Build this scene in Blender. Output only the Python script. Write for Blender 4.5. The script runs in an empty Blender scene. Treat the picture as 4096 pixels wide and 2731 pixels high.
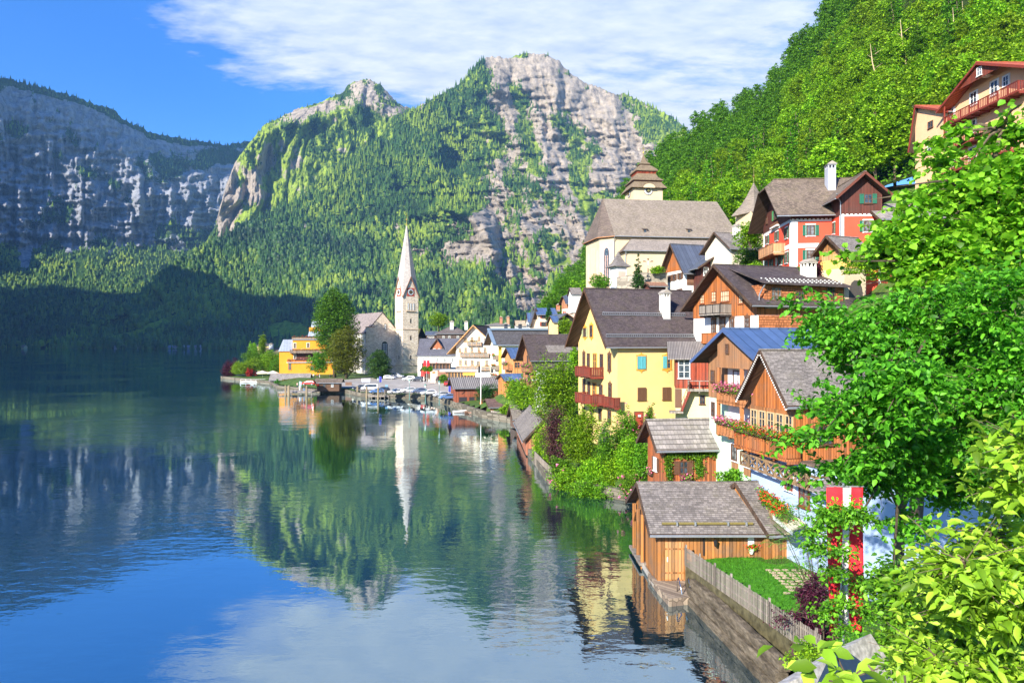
import bpy, math, random
import numpy as np
from mathutils import Vector, Matrix
sc = bpy.context.scene
random.seed(7); RNG = np.random.default_rng(11)
# ---------------------------------------------------------------- camera, world, sun, exposure
F, CX, CY, CAMH = 2731.0, 2048.0, 1365.5, 16.5
cam = bpy.data.objects.new('camera', bpy.data.cameras.new('camera'))
sc.collection.objects.link(cam); sc.camera = cam
cam.location = (0, 0, CAMH); cam.rotation_euler = (math.pi/2, 0, 0)
cam.data.sensor_width = 36; cam.data.lens = 36*F/4096; cam.data.clip_start = .1; cam.data.clip_end = 20000
sc.view_settings.view_transform = 'Standard'; sc.view_settings.look = 'None'
sc.view_settings.exposure = 1.36; sc.view_settings.gamma = 1
TOSUN = Vector((-.50, -.73, .46)).normalized()
SUN_EL = math.asin(TOSUN.z); SUN_AZ = math.atan2(TOSUN.x, TOSUN.y)

def N(nt, t, **kw):
    n = nt.nodes.new(t)
    for k, v in kw.items():
        if k.startswith('i_'):
            k = k[2:]
            k = int(k) if k.isdigit() else k.replace('_', ' ')
            n.inputs[k].default_value = v
        else: setattr(n, k, v)
    return n
def ramp(nt, stops, interp='LINEAR'):
    r = nt.nodes.new('ShaderNodeValToRGB'); e = r.color_ramp.elements
    r.color_ramp.interpolation = interp
    while len(e) < len(stops): e.new(.5)
    for el, (p, c) in zip(e, stops):
        el.position = p
        el.color = (c, c, c, 1) if isinstance(c, (int, float)) else (*c[:3], 1)
    return r
def mth(nt, op, a, b=None, c=None, clamp=False):
    m = nt.nodes.new('ShaderNodeMath'); m.operation = op; m.use_clamp = clamp
    for i, v in enumerate((a, b, c)):
        if v is None: continue
        if isinstance(v, (int, float)): m.inputs[i].default_value = v
        else: nt.links.new(v, m.inputs[i])
    return m.outputs[0]
def mixc(nt, fac, a, b, blend='MIX'):
    m = nt.nodes.new('ShaderNodeMix'); m.data_type = 'RGBA'; m.blend_type = blend
    for i, v in ((0, fac), (6, a), (7, b)):
        if isinstance(v, (int, float)): m.inputs[i].default_value = v
        elif isinstance(v, tuple): m.inputs[i].default_value = (*v[:3], 1)
        else: nt.links.new(v, m.inputs[i])
    return m.outputs[2]

w = bpy.data.worlds.new('World'); sc.world = w; w.use_nodes = True
nt = w.node_tree; nt.nodes.clear()
sky = N(nt, 'ShaderNodeTexSky', sky_type='NISHITA', sun_disc=False)
sky.sun_elevation = SUN_EL; sky.sun_rotation = SUN_AZ
sky.altitude = 500; sky.air_density = 1.0; sky.dust_density = 0.3; sky.ozone_density = 3.0
hs = N(nt, 'ShaderNodeHueSaturation', i_Saturation=1.38, i_Value=.98, i_Hue=.518)
nt.links.new(sky.outputs[0], hs.inputs['Color'])
tc = N(nt, 'ShaderNodeTexCoord'); sep = N(nt, 'ShaderNodeSeparateXYZ')
nt.links.new(tc.outputs['Generated'], sep.inputs[0])
# clouds: a layer at constant height, direction projected on that layer
zc = mth(nt, 'ADD', mth(nt, 'MAXIMUM', sep.outputs[2], 0.0), 0.10)
u = mth(nt, 'DIVIDE', sep.outputs[0], zc); v = mth(nt, 'DIVIDE', sep.outputs[1], zc)
comb = N(nt, 'ShaderNodeCombineXYZ'); nt.links.new(u, comb.inputs[0]); nt.links.new(v, comb.inputs[1])
n1 = N(nt, 'ShaderNodeTexNoise', i_Scale=1.1, i_Detail=9.0, i_Roughness=.62, i_Distortion=.35)
mp = N(nt, 'ShaderNodeMapping'); mp.inputs['Rotation'].default_value = (0, 0, math.radians(-25)); mp.inputs['Scale'].default_value = (1.0, 1.9, 1)
nt.links.new(comb.outputs[0], mp.inputs[0]); nt.links.new(mp.outputs[0], n1.inputs[0])
n2 = N(nt, 'ShaderNodeTexNoise', i_Scale=7.5, i_Detail=8.0, i_Roughness=.6)
nt.links.new(mp.outputs[0], n2.inputs[0])
# large bank of cloud: one ellipse round a direction, fading out (azimuth slope, elevation)
ycl = mth(nt, 'MAXIMUM', sep.outputs[1], .05)
az = mth(nt, 'DIVIDE', sep.outputs[0], ycl); el = mth(nt, 'DIVIDE', sep.outputs[2], ycl)
def ell(cx, cy, rx, ry, sh=0.0):
    dx = mth(nt, 'DIVIDE', mth(nt, 'SUBTRACT', az, cx), rx)
    e2 = mth(nt, 'ADD', el, mth(nt, 'MULTIPLY', az, sh))
    dy = mth(nt, 'DIVIDE', mth(nt, 'SUBTRACT', e2, cy), ry)
    return mth(nt, 'SUBTRACT', 1.0, mth(nt, 'SQRT', mth(nt, 'ADD', mth(nt, 'MULTIPLY', dx, dx), mth(nt, 'MULTIPLY', dy, dy))))
m = mth(nt, 'MAXIMUM', mth(nt, 'MAXIMUM', ell(-.02, .47, .50, .13, .02), ell(.16, .40, .36, .10, .06)), mth(nt, 'MAXIMUM', ell(-.05, .64, .36, .16), ell(.30, .33, .14, .07)))
base = mth(nt, 'MULTIPLY', mth(nt, 'ADD', m, .02), 1.0, clamp=False)
base = mth(nt, 'MINIMUM', mth(nt, 'MAXIMUM', base, -.5), .34)
val = mth(nt, 'ADD', base, mth(nt, 'ADD', mth(nt, 'MULTIPLY', n1.outputs[0], .95), mth(nt, 'MULTIPLY', n2.outputs[0], .42)))
cr = ramp(nt, [(0, 0), (.66, 0), (.77, .50), (.93, .97)]); nt.links.new(val, cr.inputs[0])
cl = ramp(nt, [(.25, (2.2, 2.55, 3.3)), (.70, (3.7, 3.8, 3.9))]); nt.links.new(n2.outputs[0], cl.inputs[0])
skyc = mixc(nt, cr.outputs[0], hs.outputs[0], cl.outputs[0])
bg = N(nt, 'ShaderNodeBackground', i_Strength=.115); nt.links.new(skyc, bg.inputs[0])
wo = N(nt, 'ShaderNodeOutputWorld'); nt.links.new(bg.outputs[0], wo.inputs[0])
sun = bpy.data.objects.new('sun', bpy.data.lights.new('sun', 'SUN')); sc.collection.objects.link(sun)
sun.data.energy = 4.8; sun.data.angle = math.radians(.6); sun.data.color = (1, .93, .80)
sun.rotation_euler = (-TOSUN).to_track_quat('-Z', 'Y').to_euler()
sc.cycles.max_bounces = 6; sc.cycles.transparent_max_bounces = 8; sc.cycles.volume_bounces = 0
sc.cycles.use_denoising = True; sc.cycles.caustics_reflective = False; sc.cycles.caustics_refractive = False

# ---------------------------------------------------------------- pixel frames of the photograph (measured in enlargements)
def zoomf(ox, oy, s): return lambda x, y: (ox+x/s, oy+y/s)
S0 = lambda x, y: (x, y)
Z1, Z2, Z3, Z4 = zoomf(850,1100,2.851), zoomf(1400,850,1.845), zoomf(2100,1050,1.5675), zoomf(2300,550,2.24)
Z5, Z6, Z7, Z8 = zoomf(2900,600,2.4125), zoomf(2550,1000,1.96), zoomf(2500,1500,1.65), zoomf(2700,1300,1.96)
Z9, Z10, Z11 = zoomf(2500,1900,1.887), zoomf(3200,1700,1.521), zoomf(3300,100,1.96)
ZA, ZB, ZC, ZD = zoomf(2400,1150,3.136), zoomf(1900,1100,2.614), zoomf(1450,1250,3.4846), zoomf(3100,300,1.568)
def at(p, Y): return Vector(((p[0]-CX)/F*Y, Y, CAMH+(CY-p[1])/F*Y))
def onz(p, z):
    Y = (CAMH-z)*F/(p[1]-CY); return Vector(((p[0]-CX)/F*Y, Y, z))

# ---------------------------------------------------------------- numpy value noise
_P = RNG.permutation(4096).astype(np.int64); _V = RNG.random(4096)
def _h(i, j, k): return _V[(_P[(_P[(i & 4095)] + j) & 4095] + k) & 4095]
def vnoise(x, y, z=0.0):
    x, y, z = np.broadcast_arrays(np.asarray(x, float), np.asarray(y, float), np.asarray(z, float))
    i, j, k = np.floor(x).astype(np.int64), np.floor(y).astype(np.int64), np.floor(z).astype(np.int64)
    f, g, e = x-i, y-j, z-k
    f, g, e = f*f*(3-2*f), g*g*(3-2*g), e*e*(3-2*e)
    r = 0
    for a in (0, 1):
        for b in (0, 1):
            for c in (0, 1):
                r = r + _h(i+a, j+b, k+c)*(f if a else 1-f)*(g if b else 1-g)*(e if c else 1-e)
    return r
def fbm(x, y, z=0.0, o=4, r=.5):
    s = 0; a = 1; t = 0
    for q in range(o):
        s = s+a*vnoise(x*2**q+17.3*q, y*2**q+5.1*q, np.asarray(z)*2**q); t += a; a *= r
    return s/t
def ridged(x, y, z=0.0, o=4, r=.55):
    s = 0; a = 1; t = 0
    for q in range(o):
        s = s+a*(1-np.abs(2*vnoise(x*2**q+31.7*q, y*2**q+9.2*q, np.asarray(z)*2**q)-1)); t += a; a *= r
    return s/t

# ---------------------------------------------------------------- objects
C = sc.collection
def props(o, label=None, cat=None, group=None, kind=None):
    if label: o['label'] = label
    if cat: o['category'] = cat
    if group: o['group'] = group
    if kind: o['kind'] = kind
    return o
def empty(name, loc, rz=0, label=None, cat=None, group=None):
    o = bpy.data.objects.new(name, None); C.objects.link(o); o.empty_display_size = .5
    o.location = loc; o.rotation_euler = (0, 0, rz); return props(o, label, cat, group)
def npmesh(name, V, Fc, mats, parent=None, smooth=False, fattr=None, vattr=None, midx=None):
    """V (n,3), Fc (m,k) all faces the same size"""
    me = bpy.data.meshes.new(name); V = np.asarray(V, np.float32); Fc = np.asarray(Fc, np.int32)
    me.vertices.add(len(V)); me.vertices.foreach_set('co', V.ravel())
    m, k = Fc.shape; me.loops.add(m*k); me.loops.foreach_set('vertex_index', Fc.ravel())
    me.polygons.add(m); me.polygons.foreach_set('loop_start', np.arange(0, m*k, k, dtype=np.int32))
    if smooth: me.polygons.foreach_set('use_smooth', np.ones(m, bool))
    for mt in (mats if isinstance(mats, (list, tuple)) else [mats]): me.materials.append(mt)
    if midx is not None: me.polygons.foreach_set('material_index', np.asarray(midx, np.int32))
    me.update(calc_edges=True)
    for nm, a in (fattr or {}).items():
        at_ = me.attributes.new(nm, 'FLOAT', 'FACE'); at_.data.foreach_set('value', np.asarray(a, np.float32))
    for nm, a in (vattr or {}).items():
        at_ = me.attributes.new(nm, 'FLOAT', 'POINT'); at_.data.foreach_set('value', np.asarray(a, np.float32))
    o = bpy.data.objects.new(name, me); C.objects.link(o)
    if parent: o.parent = parent
    return o
class MB:
    def __init__(s): s.v = []; s.f = []; s.m = []; s.ms = []
    def mi(s, mat):
        if mat not in s.ms: s.ms.append(mat)
        return s.ms.index(mat)
    def poly(s, pts, mat):
        b = len(s.v); s.v += [tuple(p) for p in pts]; s.f.append(tuple(range(b, b+len(pts)))); s.m.append(s.mi(mat))
    def hexa(s, p, mat):            # 8 points: bottom ring 0-3, top ring 4-7
        b = len(s.v); s.v += [tuple(q) for q in p]; k = s.mi(mat)
        for f in ((3,2,1,0),(4,5,6,7),(0,1,5,4),(1,2,6,5),(2,3,7,6),(3,0,4,7)):
            s.f.append(tuple(b+i for i in f)); s.m.append(k)
    def box(s, a, b, mat):
        x0,y0,z0 = a; x1,y1,z1 = b
        s.hexa([(x0,y0,z0),(x1,y0,z0),(x1,y1,z0),(x0,y1,z0),(x0,y0,z1),(x1,y0,z1),(x1,y1,z1),(x0,y1,z1)], mat)
    def prism(s, ring, d, mat, cap=None):   # ring of points extruded by vector d
        b = len(s.v); n = len(ring); d = Vector(d)
        s.v += [tuple(p) for p in ring]+[tuple(Vector(p)+d) for p in ring]; k = s.mi(mat); kc = s.mi(cap) if cap else k
        s.f.append(tuple(b+i for i in range(n))); s.m.append(kc)
        s.f.append(tuple(b+n+i for i in reversed(range(n)))); s.m.append(kc)
        for i in range(n):
            j = (i+1) % n; s.f.append((b+i, b+n+i, b+n+j, b+j)); s.m.append(k)
    def beam(s, p, q, w, mat, h=None, up=(0,0,1)):
        p, q = Vector(p), Vector(q); d = (q-p); 
        if d.length < 1e-6: return
        d.normalize(); up = Vector(up)
        if abs(d.dot(up)) > .98: up = Vector((0,1,0))
        a = d.cross(up).normalized()*(w/2); c = a.cross(d).normalized()*((h or w)/2)
        s.hexa([p-a-c, p+a-c, q+a-c, q-a-c, p-a+c, p+a+c, q+a+c, q-a+c], mat)
    def tube(s, pts, rs, mat, n=8, cap=True):
        pts = [Vector(p) for p in pts]
        if isinstance(rs, (int, float)): rs = [rs]*len(pts)
        b = len(s.v); k = s.mi(mat); pa = None
        for i, p in enumerate(pts):
            d = (pts[min(i+1, len(pts)-1)]-pts[max(i-1, 0)]).normalized()
            a = pa if pa is not None else (Vector((0,0,1)) if abs(d.z) < .9 else Vector((1,0,0)))
            x = (a-d*a.dot(d)).normalized(); pa = x; y = d.cross(x)
            for j in range(n):
                t = 2*math.pi*j/n; s.v.append(tuple(p+(x*math.cos(t)+y*math.sin(t))*rs[i]))
        for i in range(len(pts)-1):
            for j in range(n):
                q = (j+1) % n; s.f.append((b+i*n+j, b+i*n+q, b+(i+1)*n+q, b+(i+1)*n+j)); s.m.append(k)
        if cap:
            s.f.append(tuple(b+j for j in reversed(range(n)))); s.m.append(k)
            s.f.append(tuple(b+(len(pts)-1)*n+j for j in range(n))); s.m.append(k)
    def lathe(s, prof, mat, c=(0,0,0), n=12, rot=0):
        b = len(s.v); k = s.mi(mat)
        for r, z in prof:
            for j in range(n):
                t = 2*math.pi*j/n+rot; s.v.append((c[0]+r*math.cos(t), c[1]+r*math.sin(t), c[2]+z))
        for i in range(len(prof)-1):
            for j in range(n):
                q = (j+1) % n; s.f.append((b+i*n+j, b+i*n+q, b+(i+1)*n+q, b+(i+1)*n+j)); s.m.append(k)
        s.f.append(tuple(b+j for j in reversed(range(n)))); s.m.append(k)
        s.f.append(tuple(b+(len(prof)-1)*n+j for j in range(n))); s.m.append(k)
    def build(s, name, parent=None, smooth=False):
        me = bpy.data.meshes.new(name); me.from_pydata(s.v, [], s.f); me.update()
        for mt in s.ms: me.materials.append(mt)
        me.polygons.foreach_set('material_index', s.m)
        if smooth: me.polygons.foreach_set('use_smooth', [True]*len(s.f))
        o = bpy.data.objects.new(name, me); C.objects.link(o)
        if parent: o.parent = parent
        return o
def copy_tree(o, parent=None):
    c = o.copy(); C.objects.link(c); c.parent = parent
    for ch in list(o.children): copy_tree(ch, c)
    return c
# ---------------------------------------------------------------- materials
def newmat(name):
    m = bpy.data.materials.new(name); m.use_nodes = True; nt = m.node_tree; nt.nodes.clear()
    out = N(nt, 'ShaderNodeOutputMaterial'); b = N(nt, 'ShaderNodeBsdfPrincipled')
    nt.links.new(b.outputs[0], out.inputs[0]); b.inputs['Roughness'].default_value = .8
    b.inputs['Specular IOR Level'].default_value = .25
    return m, nt, b, out
def objco(nt):
    t = N(nt, 'ShaderNodeTexCoord'); s = N(nt, 'ShaderNodeSeparateXYZ'); nt.links.new(t.outputs['Object'], s.inputs[0])
    return t.outputs['Object'], s.outputs
def noise(nt, vec, scale, detail=4, rough=.55, sc3=None):
    n = N(nt, 'ShaderNodeTexNoise', i_Scale=scale, i_Detail=detail, i_Roughness=rough)
    if sc3:
        mp = N(nt, 'ShaderNodeMapping'); mp.inputs['Scale'].default_value = sc3
        nt.links.new(vec, mp.inputs[0]); vec = mp.outputs[0]
    nt.links.new(vec, n.inputs[0]); return n.outputs[0]
def bump(nt, b, h, strength=.4, dist=.02):
    n = N(nt, 'ShaderNodeBump', i_Strength=strength, i_Distance=dist); nt.links.new(h, n.inputs['Height'])
    nt.links.new(n.outputs[0], b.inputs['Normal']); return n
def sca(c, k): return tuple(x*k for x in c[:3])
_mc = {}
def memo(f):
    def g(*a, **k):
        key = (f.__name__, a, tuple(sorted(k.items())))
        if key not in _mc: _mc[key] = f(*a, **k)
        return _mc[key]
    return g
@memo
def plain(c, rough=.6, metal=0.0, var=.12, scale=6.0, spec=.3):
    m, nt, b, o = newmat('plain'); ob, _ = objco(nt)
    n = noise(nt, ob, scale, 4)
    r = ramp(nt, [(.3, sca(c, 1-var)), (.7, sca(c, 1+var))]); nt.links.new(n, r.inputs[0])
    nt.links.new(r.outputs[0], b.inputs[0]); b.inputs['Roughness'].default_value = rough; b.inputs['Metallic'].default_value = metal
    b.inputs['Specular IOR Level'].default_value = spec
    return m
@memo
def plaster(c, dirt=.25):
    m, nt, b, o = newmat('plaster'); ob, xyz = objco(nt)
    n = noise(nt, ob, .5, 5, .6); n2 = noise(nt, ob, 3.0, 5, .65, (1, 1, .35)); n3 = noise(nt, ob, 30, 3)
    r = ramp(nt, [(.30, sca(c, .90)), (.70, sca(c, 1.05))]); nt.links.new(n, r.inputs[0])
    d = ramp(nt, [(.54, 0), (.75, dirt)]); nt.links.new(n2, d.inputs[0])
    col = mixc(nt, d.outputs[0], r.outputs[0], sca((c[0]*.9+.02, c[1]*.85+.02, c[2]*.8+.02), .75))
    nt.links.new(col, b.inputs[0]); b.inputs['Roughness'].default_value = .9; bump(nt, b, n3, .25, .02); return m
@memo
def planks(c, w=.18, vert=True, var=.35, grey=0.0, axis='xy', wear=.35):
    """boards: colour per board, dark joints, long grain"""
    m, nt, b, o = newmat('planks'); ob, xyz = objco(nt)
    a = mth(nt, 'ADD', xyz[0], xyz[1]) if axis == 'xy' else (xyz[0] if axis == 'x' else xyz[1])
    t, l = (a, xyz[2]) if vert else (xyz[2], a)
    q = mth(nt, 'DIVIDE', t, w); fl = mth(nt, 'FLOOR', q); fr = mth(nt, 'FRACT', q)
    wn = N(nt, 'ShaderNodeTexWhiteNoise', noise_dimensions='1D'); nt.links.new(fl, wn.inputs['W'])
    cb = N(nt, 'ShaderNodeCombineXYZ'); nt.links.new(mth(nt, 'MULTIPLY', t, 1.0), cb.inputs[0]); nt.links.new(mth(nt, 'MULTIPLY', l, .07), cb.inputs[1]); nt.links.new(mth(nt, 'MULTIPLY', fl, .37), cb.inputs[2])
    g = noise(nt, cb.outputs[0], 22, 5, .7)
    big = noise(nt, ob, .7, 4, .6)
    lum = mth(nt, 'ADD', mth(nt, 'MULTIPLY', wn.outputs[0], .55), mth(nt, 'MULTIPLY', g, .75))
    r = ramp(nt, [(.25, sca(c, 1-var*1.5)), (.6, c), (1.0, sca(c, 1+var*1.4))]); nt.links.new(lum, r.inputs[0])
    wr = ramp(nt, [(.42, 0), (.68, wear)]); nt.links.new(big, wr.inputs[0])
    lc = sum(c)/3
    col = mixc(nt, wr.outputs[0], r.outputs[0], (lc*.75+.03, lc*.62+.025, lc*.5+.02))
    if grey: col = mixc(nt, grey, col, (.22, .20, .18))
    j = mth(nt, 'LESS_THAN', mth(nt, 'ABSOLUTE', mth(nt, 'SUBTRACT', fr, .5)), .44)
    col = mixc(nt, j, sca(c, .18), col)
    nt.links.new(col, b.inputs[0]); b.inputs['Roughness'].default_value = .75
    h = mth(nt, 'ADD', mth(nt, 'MULTIPLY', j, .6), mth(nt, 'MULTIPLY', lum, .5)); bump(nt, b, h, .5, .02); return m
@memo
def shingle(c, ax='x', w=.3, h=.22, kz=1.4, var=.35, moss=.0, mortar=.35, spots=0.0):
    """roof covering in courses: ax is the direction the courses run"""
    m, nt, b, o = newmat('shingle'); ob, xyz = objco(nt)
    a = {'x': xyz[0], 'y': xyz[1]}.get(ax) if ax != 'xy' else mth(nt, 'ADD', xyz[0], xyz[1])
    zz = mth(nt, 'MULTIPLY', xyz[2], kz)
    row = mth(nt, 'FLOOR', mth(nt, 'DIVIDE', zz, h)); fz = mth(nt, 'FRACT', mth(nt, 'DIVIDE', zz, h))
    wr = N(nt, 'ShaderNodeTexWhiteNoise', noise_dimensions='1D'); nt.links.new(row, wr.inputs['W'])
    ac = mth(nt, 'ADD', mth(nt, 'DIVIDE', a, w), mth(nt, 'MULTIPLY', wr.outputs[0], 5.0))
    ci = mth(nt, 'FLOOR', ac); fx = mth(nt, 'FRACT', ac)
    cb = N(nt, 'ShaderNodeCombineXYZ'); nt.links.new(ci, cb.inputs[0]); nt.links.new(row, cb.inputs[1])
    wn = N(nt, 'ShaderNodeTexWhiteNoise', noise_dimensions='2D'); nt.links.new(cb.outputs[0], wn.inputs['Vector'])
    g = noise(nt, ob, 14, 5, .7); big = noise(nt, ob, .45, 5, .6)
    lum = mth(nt, 'ADD', mth(nt, 'MULTIPLY', wn.outputs[0], .5), mth(nt, 'ADD', mth(nt, 'MULTIPLY', g, .5), mth(nt, 'MULTIPLY', mth(nt, 'SUBTRACT', big, .5), .9)))
    r = ramp(nt, [(.15, sca(c, 1-var)), (.5, c), (.9, sca(c, 1+var*1.2))]); nt.links.new(lum, r.inputs[0])
    col = r.outputs[0]
    if moss:
        mr = ramp(nt, [(.50, 0), (.68, moss)]); nt.links.new(noise(nt, ob, .9, 6, .7), mr.inputs[0])
        col = mixc(nt, mr.outputs[0], col, (.11, .10, .03))
    if spots:
        sr = ramp(nt, [(.69, 0), (.72, spots)]); nt.links.new(noise(nt, ob, 9, 3, .6, (1, 1, 2)), sr.inputs[0])
        col = mixc(nt, sr.outputs[0], col, (.5, .48, .45))
    e1 = mth(nt, 'GREATER_THAN', fz, .16); e2 = mth(nt, 'GREATER_THAN', fx, .09)
    e = mth(nt, 'MULTIPLY', e1, mth(nt, 'MAXIMUM', e2, .4))
    col = mixc(nt, e, sca(c, mortar), col)
    nt.links.new(col, b.inputs[0]); b.inputs['Roughness'].default_value = .85
    hh = mth(nt, 'ADD', mth(nt, 'MULTIPLY', mth(nt, 'SUBTRACT', 1.0, fz), .9), mth(nt, 'ADD', mth(nt, 'MULTIPLY', e, .4), mth(nt, 'MULTIPLY', wn.outputs[0], .35)))
    bump(nt, b, hh, .8, .04); return m
@memo
def seam(c, ax='x', w=.6, rough=.35, metal=.35, wd=.06):
    m, nt, b, o = newmat('seam'); ob, xyz = objco(nt); a = xyz[0 if ax == 'x' else 1]
    fr = mth(nt, 'FRACT', mth(nt, 'DIVIDE', a, w)); e = mth(nt, 'LESS_THAN', fr, wd)
    n = noise(nt, ob, 1.2, 4); fl = mth(nt, 'FLOOR', mth(nt, 'DIVIDE', a, w))
    wn = N(nt, 'ShaderNodeTexWhiteNoise', noise_dimensions='1D'); nt.links.new(fl, wn.inputs['W'])
    l = mth(nt, 'ADD', mth(nt, 'MULTIPLY', n, .7), mth(nt, 'MULTIPLY', wn.outputs[0], .3))
    r = ramp(nt, [(.25, sca(c, .78)), (.75, sca(c, 1.2))]); nt.links.new(l, r.inputs[0])
    col = mixc(nt, e, r.outputs[0], sca(c, .22)); nt.links.new(col, b.inputs[0])
    b.inputs['Roughness'].default_value = rough; b.inputs['Metallic'].default_value = metal; b.inputs['Specular IOR Level'].default_value = .5
    bump(nt, b, e, .6, .04); return m
@memo
def masonry(c1, c2, joint, w=.55, h=.3, irr=.25):
    """stone blocks in two tints with pale joints"""
    m, nt, b, o = newmat('masonry'); ob, xyz = objco(nt)
    a = mth(nt, 'ADD', xyz[0], xyz[1])
    cb = N(nt, 'ShaderNodeCombineXYZ'); nt.links.new(mth(nt, 'DIVIDE', a, w), cb.inputs[0]); nt.links.new(mth(nt, 'DIVIDE', xyz[2], h), cb.inputs[1])
    v = N(nt, 'ShaderNodeTexVoronoi', voronoi_dimensions='2D', i_Scale=1.0, i_Randomness=irr*2.2); nt.links.new(cb.outputs[0], v.inputs[0])
    v2 = N(nt, 'ShaderNodeTexVoronoi', voronoi_dimensions='2D', feature='DISTANCE_TO_EDGE', i_Scale=1.0, i_Randomness=irr*2.2); nt.links.new(cb.outputs[0], v2.inputs[0])
    sp = N(nt, 'ShaderNodeSeparateColor'); nt.links.new(v.outputs['Color'], sp.inputs[0])
    r = ramp(nt, [(.0, sca(c1, .8)), (.45, c1), (.7, c2), (1, sca(c2, 1.12))]); nt.links.new(mth(nt, 'ADD', mth(nt, 'MULTIPLY', sp.outputs[0], .75), mth(nt, 'MULTIPLY', noise(nt, ob, .25, 4), .3)), r.inputs[0])
    e = ramp(nt, [(.02, 0), (.07, 1)]); nt.links.new(v2.outputs[0], e.inputs[0])
    g = noise(nt, ob, 9, 4, .6); r2 = ramp(nt, [(.3, .82), (.7, 1.1)]); nt.links.new(g, r2.inputs[0])
    col = mixc(nt, e.outputs[0], joint, r.outputs[0]); col = mixc(nt, 1.0, col, r2.outputs[0], 'MULTIPLY')
    nt.links.new(col, b.inputs[0]); b.inputs['Roughness'].default_value = .9
    bump(nt, b, mth(nt, 'ADD', e.outputs[0], mth(nt, 'MULTIPLY', g, .5)), .5, .04); return m
@memo
def leafmat(c, c2, name='foliage', trans=.35, obj_var=.25):
    m, nt, b, o = newmat(name)
    at_ = N(nt, 'ShaderNodeAttribute', attribute_name='lv'); oi = N(nt, 'ShaderNodeObjectInfo')
    r = ramp(nt, [(0, sca(c, .32)), (.45, c), (1, c2)]); nt.links.new(at_.outputs['Fac'], r.inputs[0])
    hv = N(nt, 'ShaderNodeHueSaturation'); nt.links.new(r.outputs[0], hv.inputs['Color'])
    nt.links.new(mth(nt, 'ADD', mth(nt, 'MULTIPLY', oi.outputs['Random'], .022*obj_var*4), .5-.008*obj_var*4), hv.inputs['Hue'])
    nt.links.new(mth(nt, 'ADD', mth(nt, 'MULTIPLY', oi.outputs['Random'], obj_var*2), 1-obj_var), hv.inputs['Value'])
    nt.links.new(hv.outputs[0], b.inputs[0]); b.inputs['Roughness'].default_value = .5; b.inputs['Specular IOR Level'].default_value = .3
    tr = N(nt, 'ShaderNodeBsdfTranslucent'); nt.links.new(mixc(nt, .5, hv.outputs[0], (c2[0]*1.3, c2[1]*1.3, c2[2]*.6)), tr.inputs[0])
    mx = N(nt, 'ShaderNodeMixShader', i_0=trans); nt.links.new(b.outputs[0], mx.inputs[1]); nt.links.new(tr.outputs[0], mx.inputs[2])
    nt.links.new(mx.outputs[0], o.inputs[0]); return m
@memo
def glassmat(c=(.03, .04, .05), rough=.08):
    m, nt, b, o = newmat('window_glass'); ob, _ = objco(nt)
    r = ramp(nt, [(.4, sca(c, .6)), (.6, sca(c, 2.0))]); nt.links.new(noise(nt, ob, 2.5, 2), r.inputs[0]); nt.links.new(r.outputs[0], b.inputs[0])
    b.inputs['Roughness'].default_value = rough; b.inputs['Specular IOR Level'].default_value = .7; return m
@memo
def bark(c=(.10, .075, .05)):
    m, nt, b, o = newmat('bark'); ob, _ = objco(nt); n = noise(nt, ob, 6, 6, .7, (1, 1, .25))
    r = ramp(nt, [(.3, sca(c, .5)), (.7, sca(c, 1.6))]); nt.links.new(n, r.inputs[0]); nt.links.new(r.outputs[0], b.inputs[0]); bump(nt, b, n, .6, .05); return m
WHITE = (.70, .70, .68); CREAM = (.74, .66, .46)
M_WHITE = plaster(WHITE); M_FRAME = plain((.75, .75, .73), var=.04); M_BRN = plain((.10, .045, .025)); M_TIM = planks((.30, .13, .05), w=.14)
M_DKWOOD = planks((.075, .045, .03), w=.2); M_GLASS = glassmat(); M_GLASSW = glassmat((.10, .10, .10)); M_CURT = plain((.55, .55, .52))
M_ZINC = plain((.30, .32, .34), rough=.45, metal=.5); M_BARK = bark(); M_GOLD = plain((.75, .50, .12), rough=.3, metal=.9); M_IRON = plain((.03, .03, .035), rough=.5, metal=.4)
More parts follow.
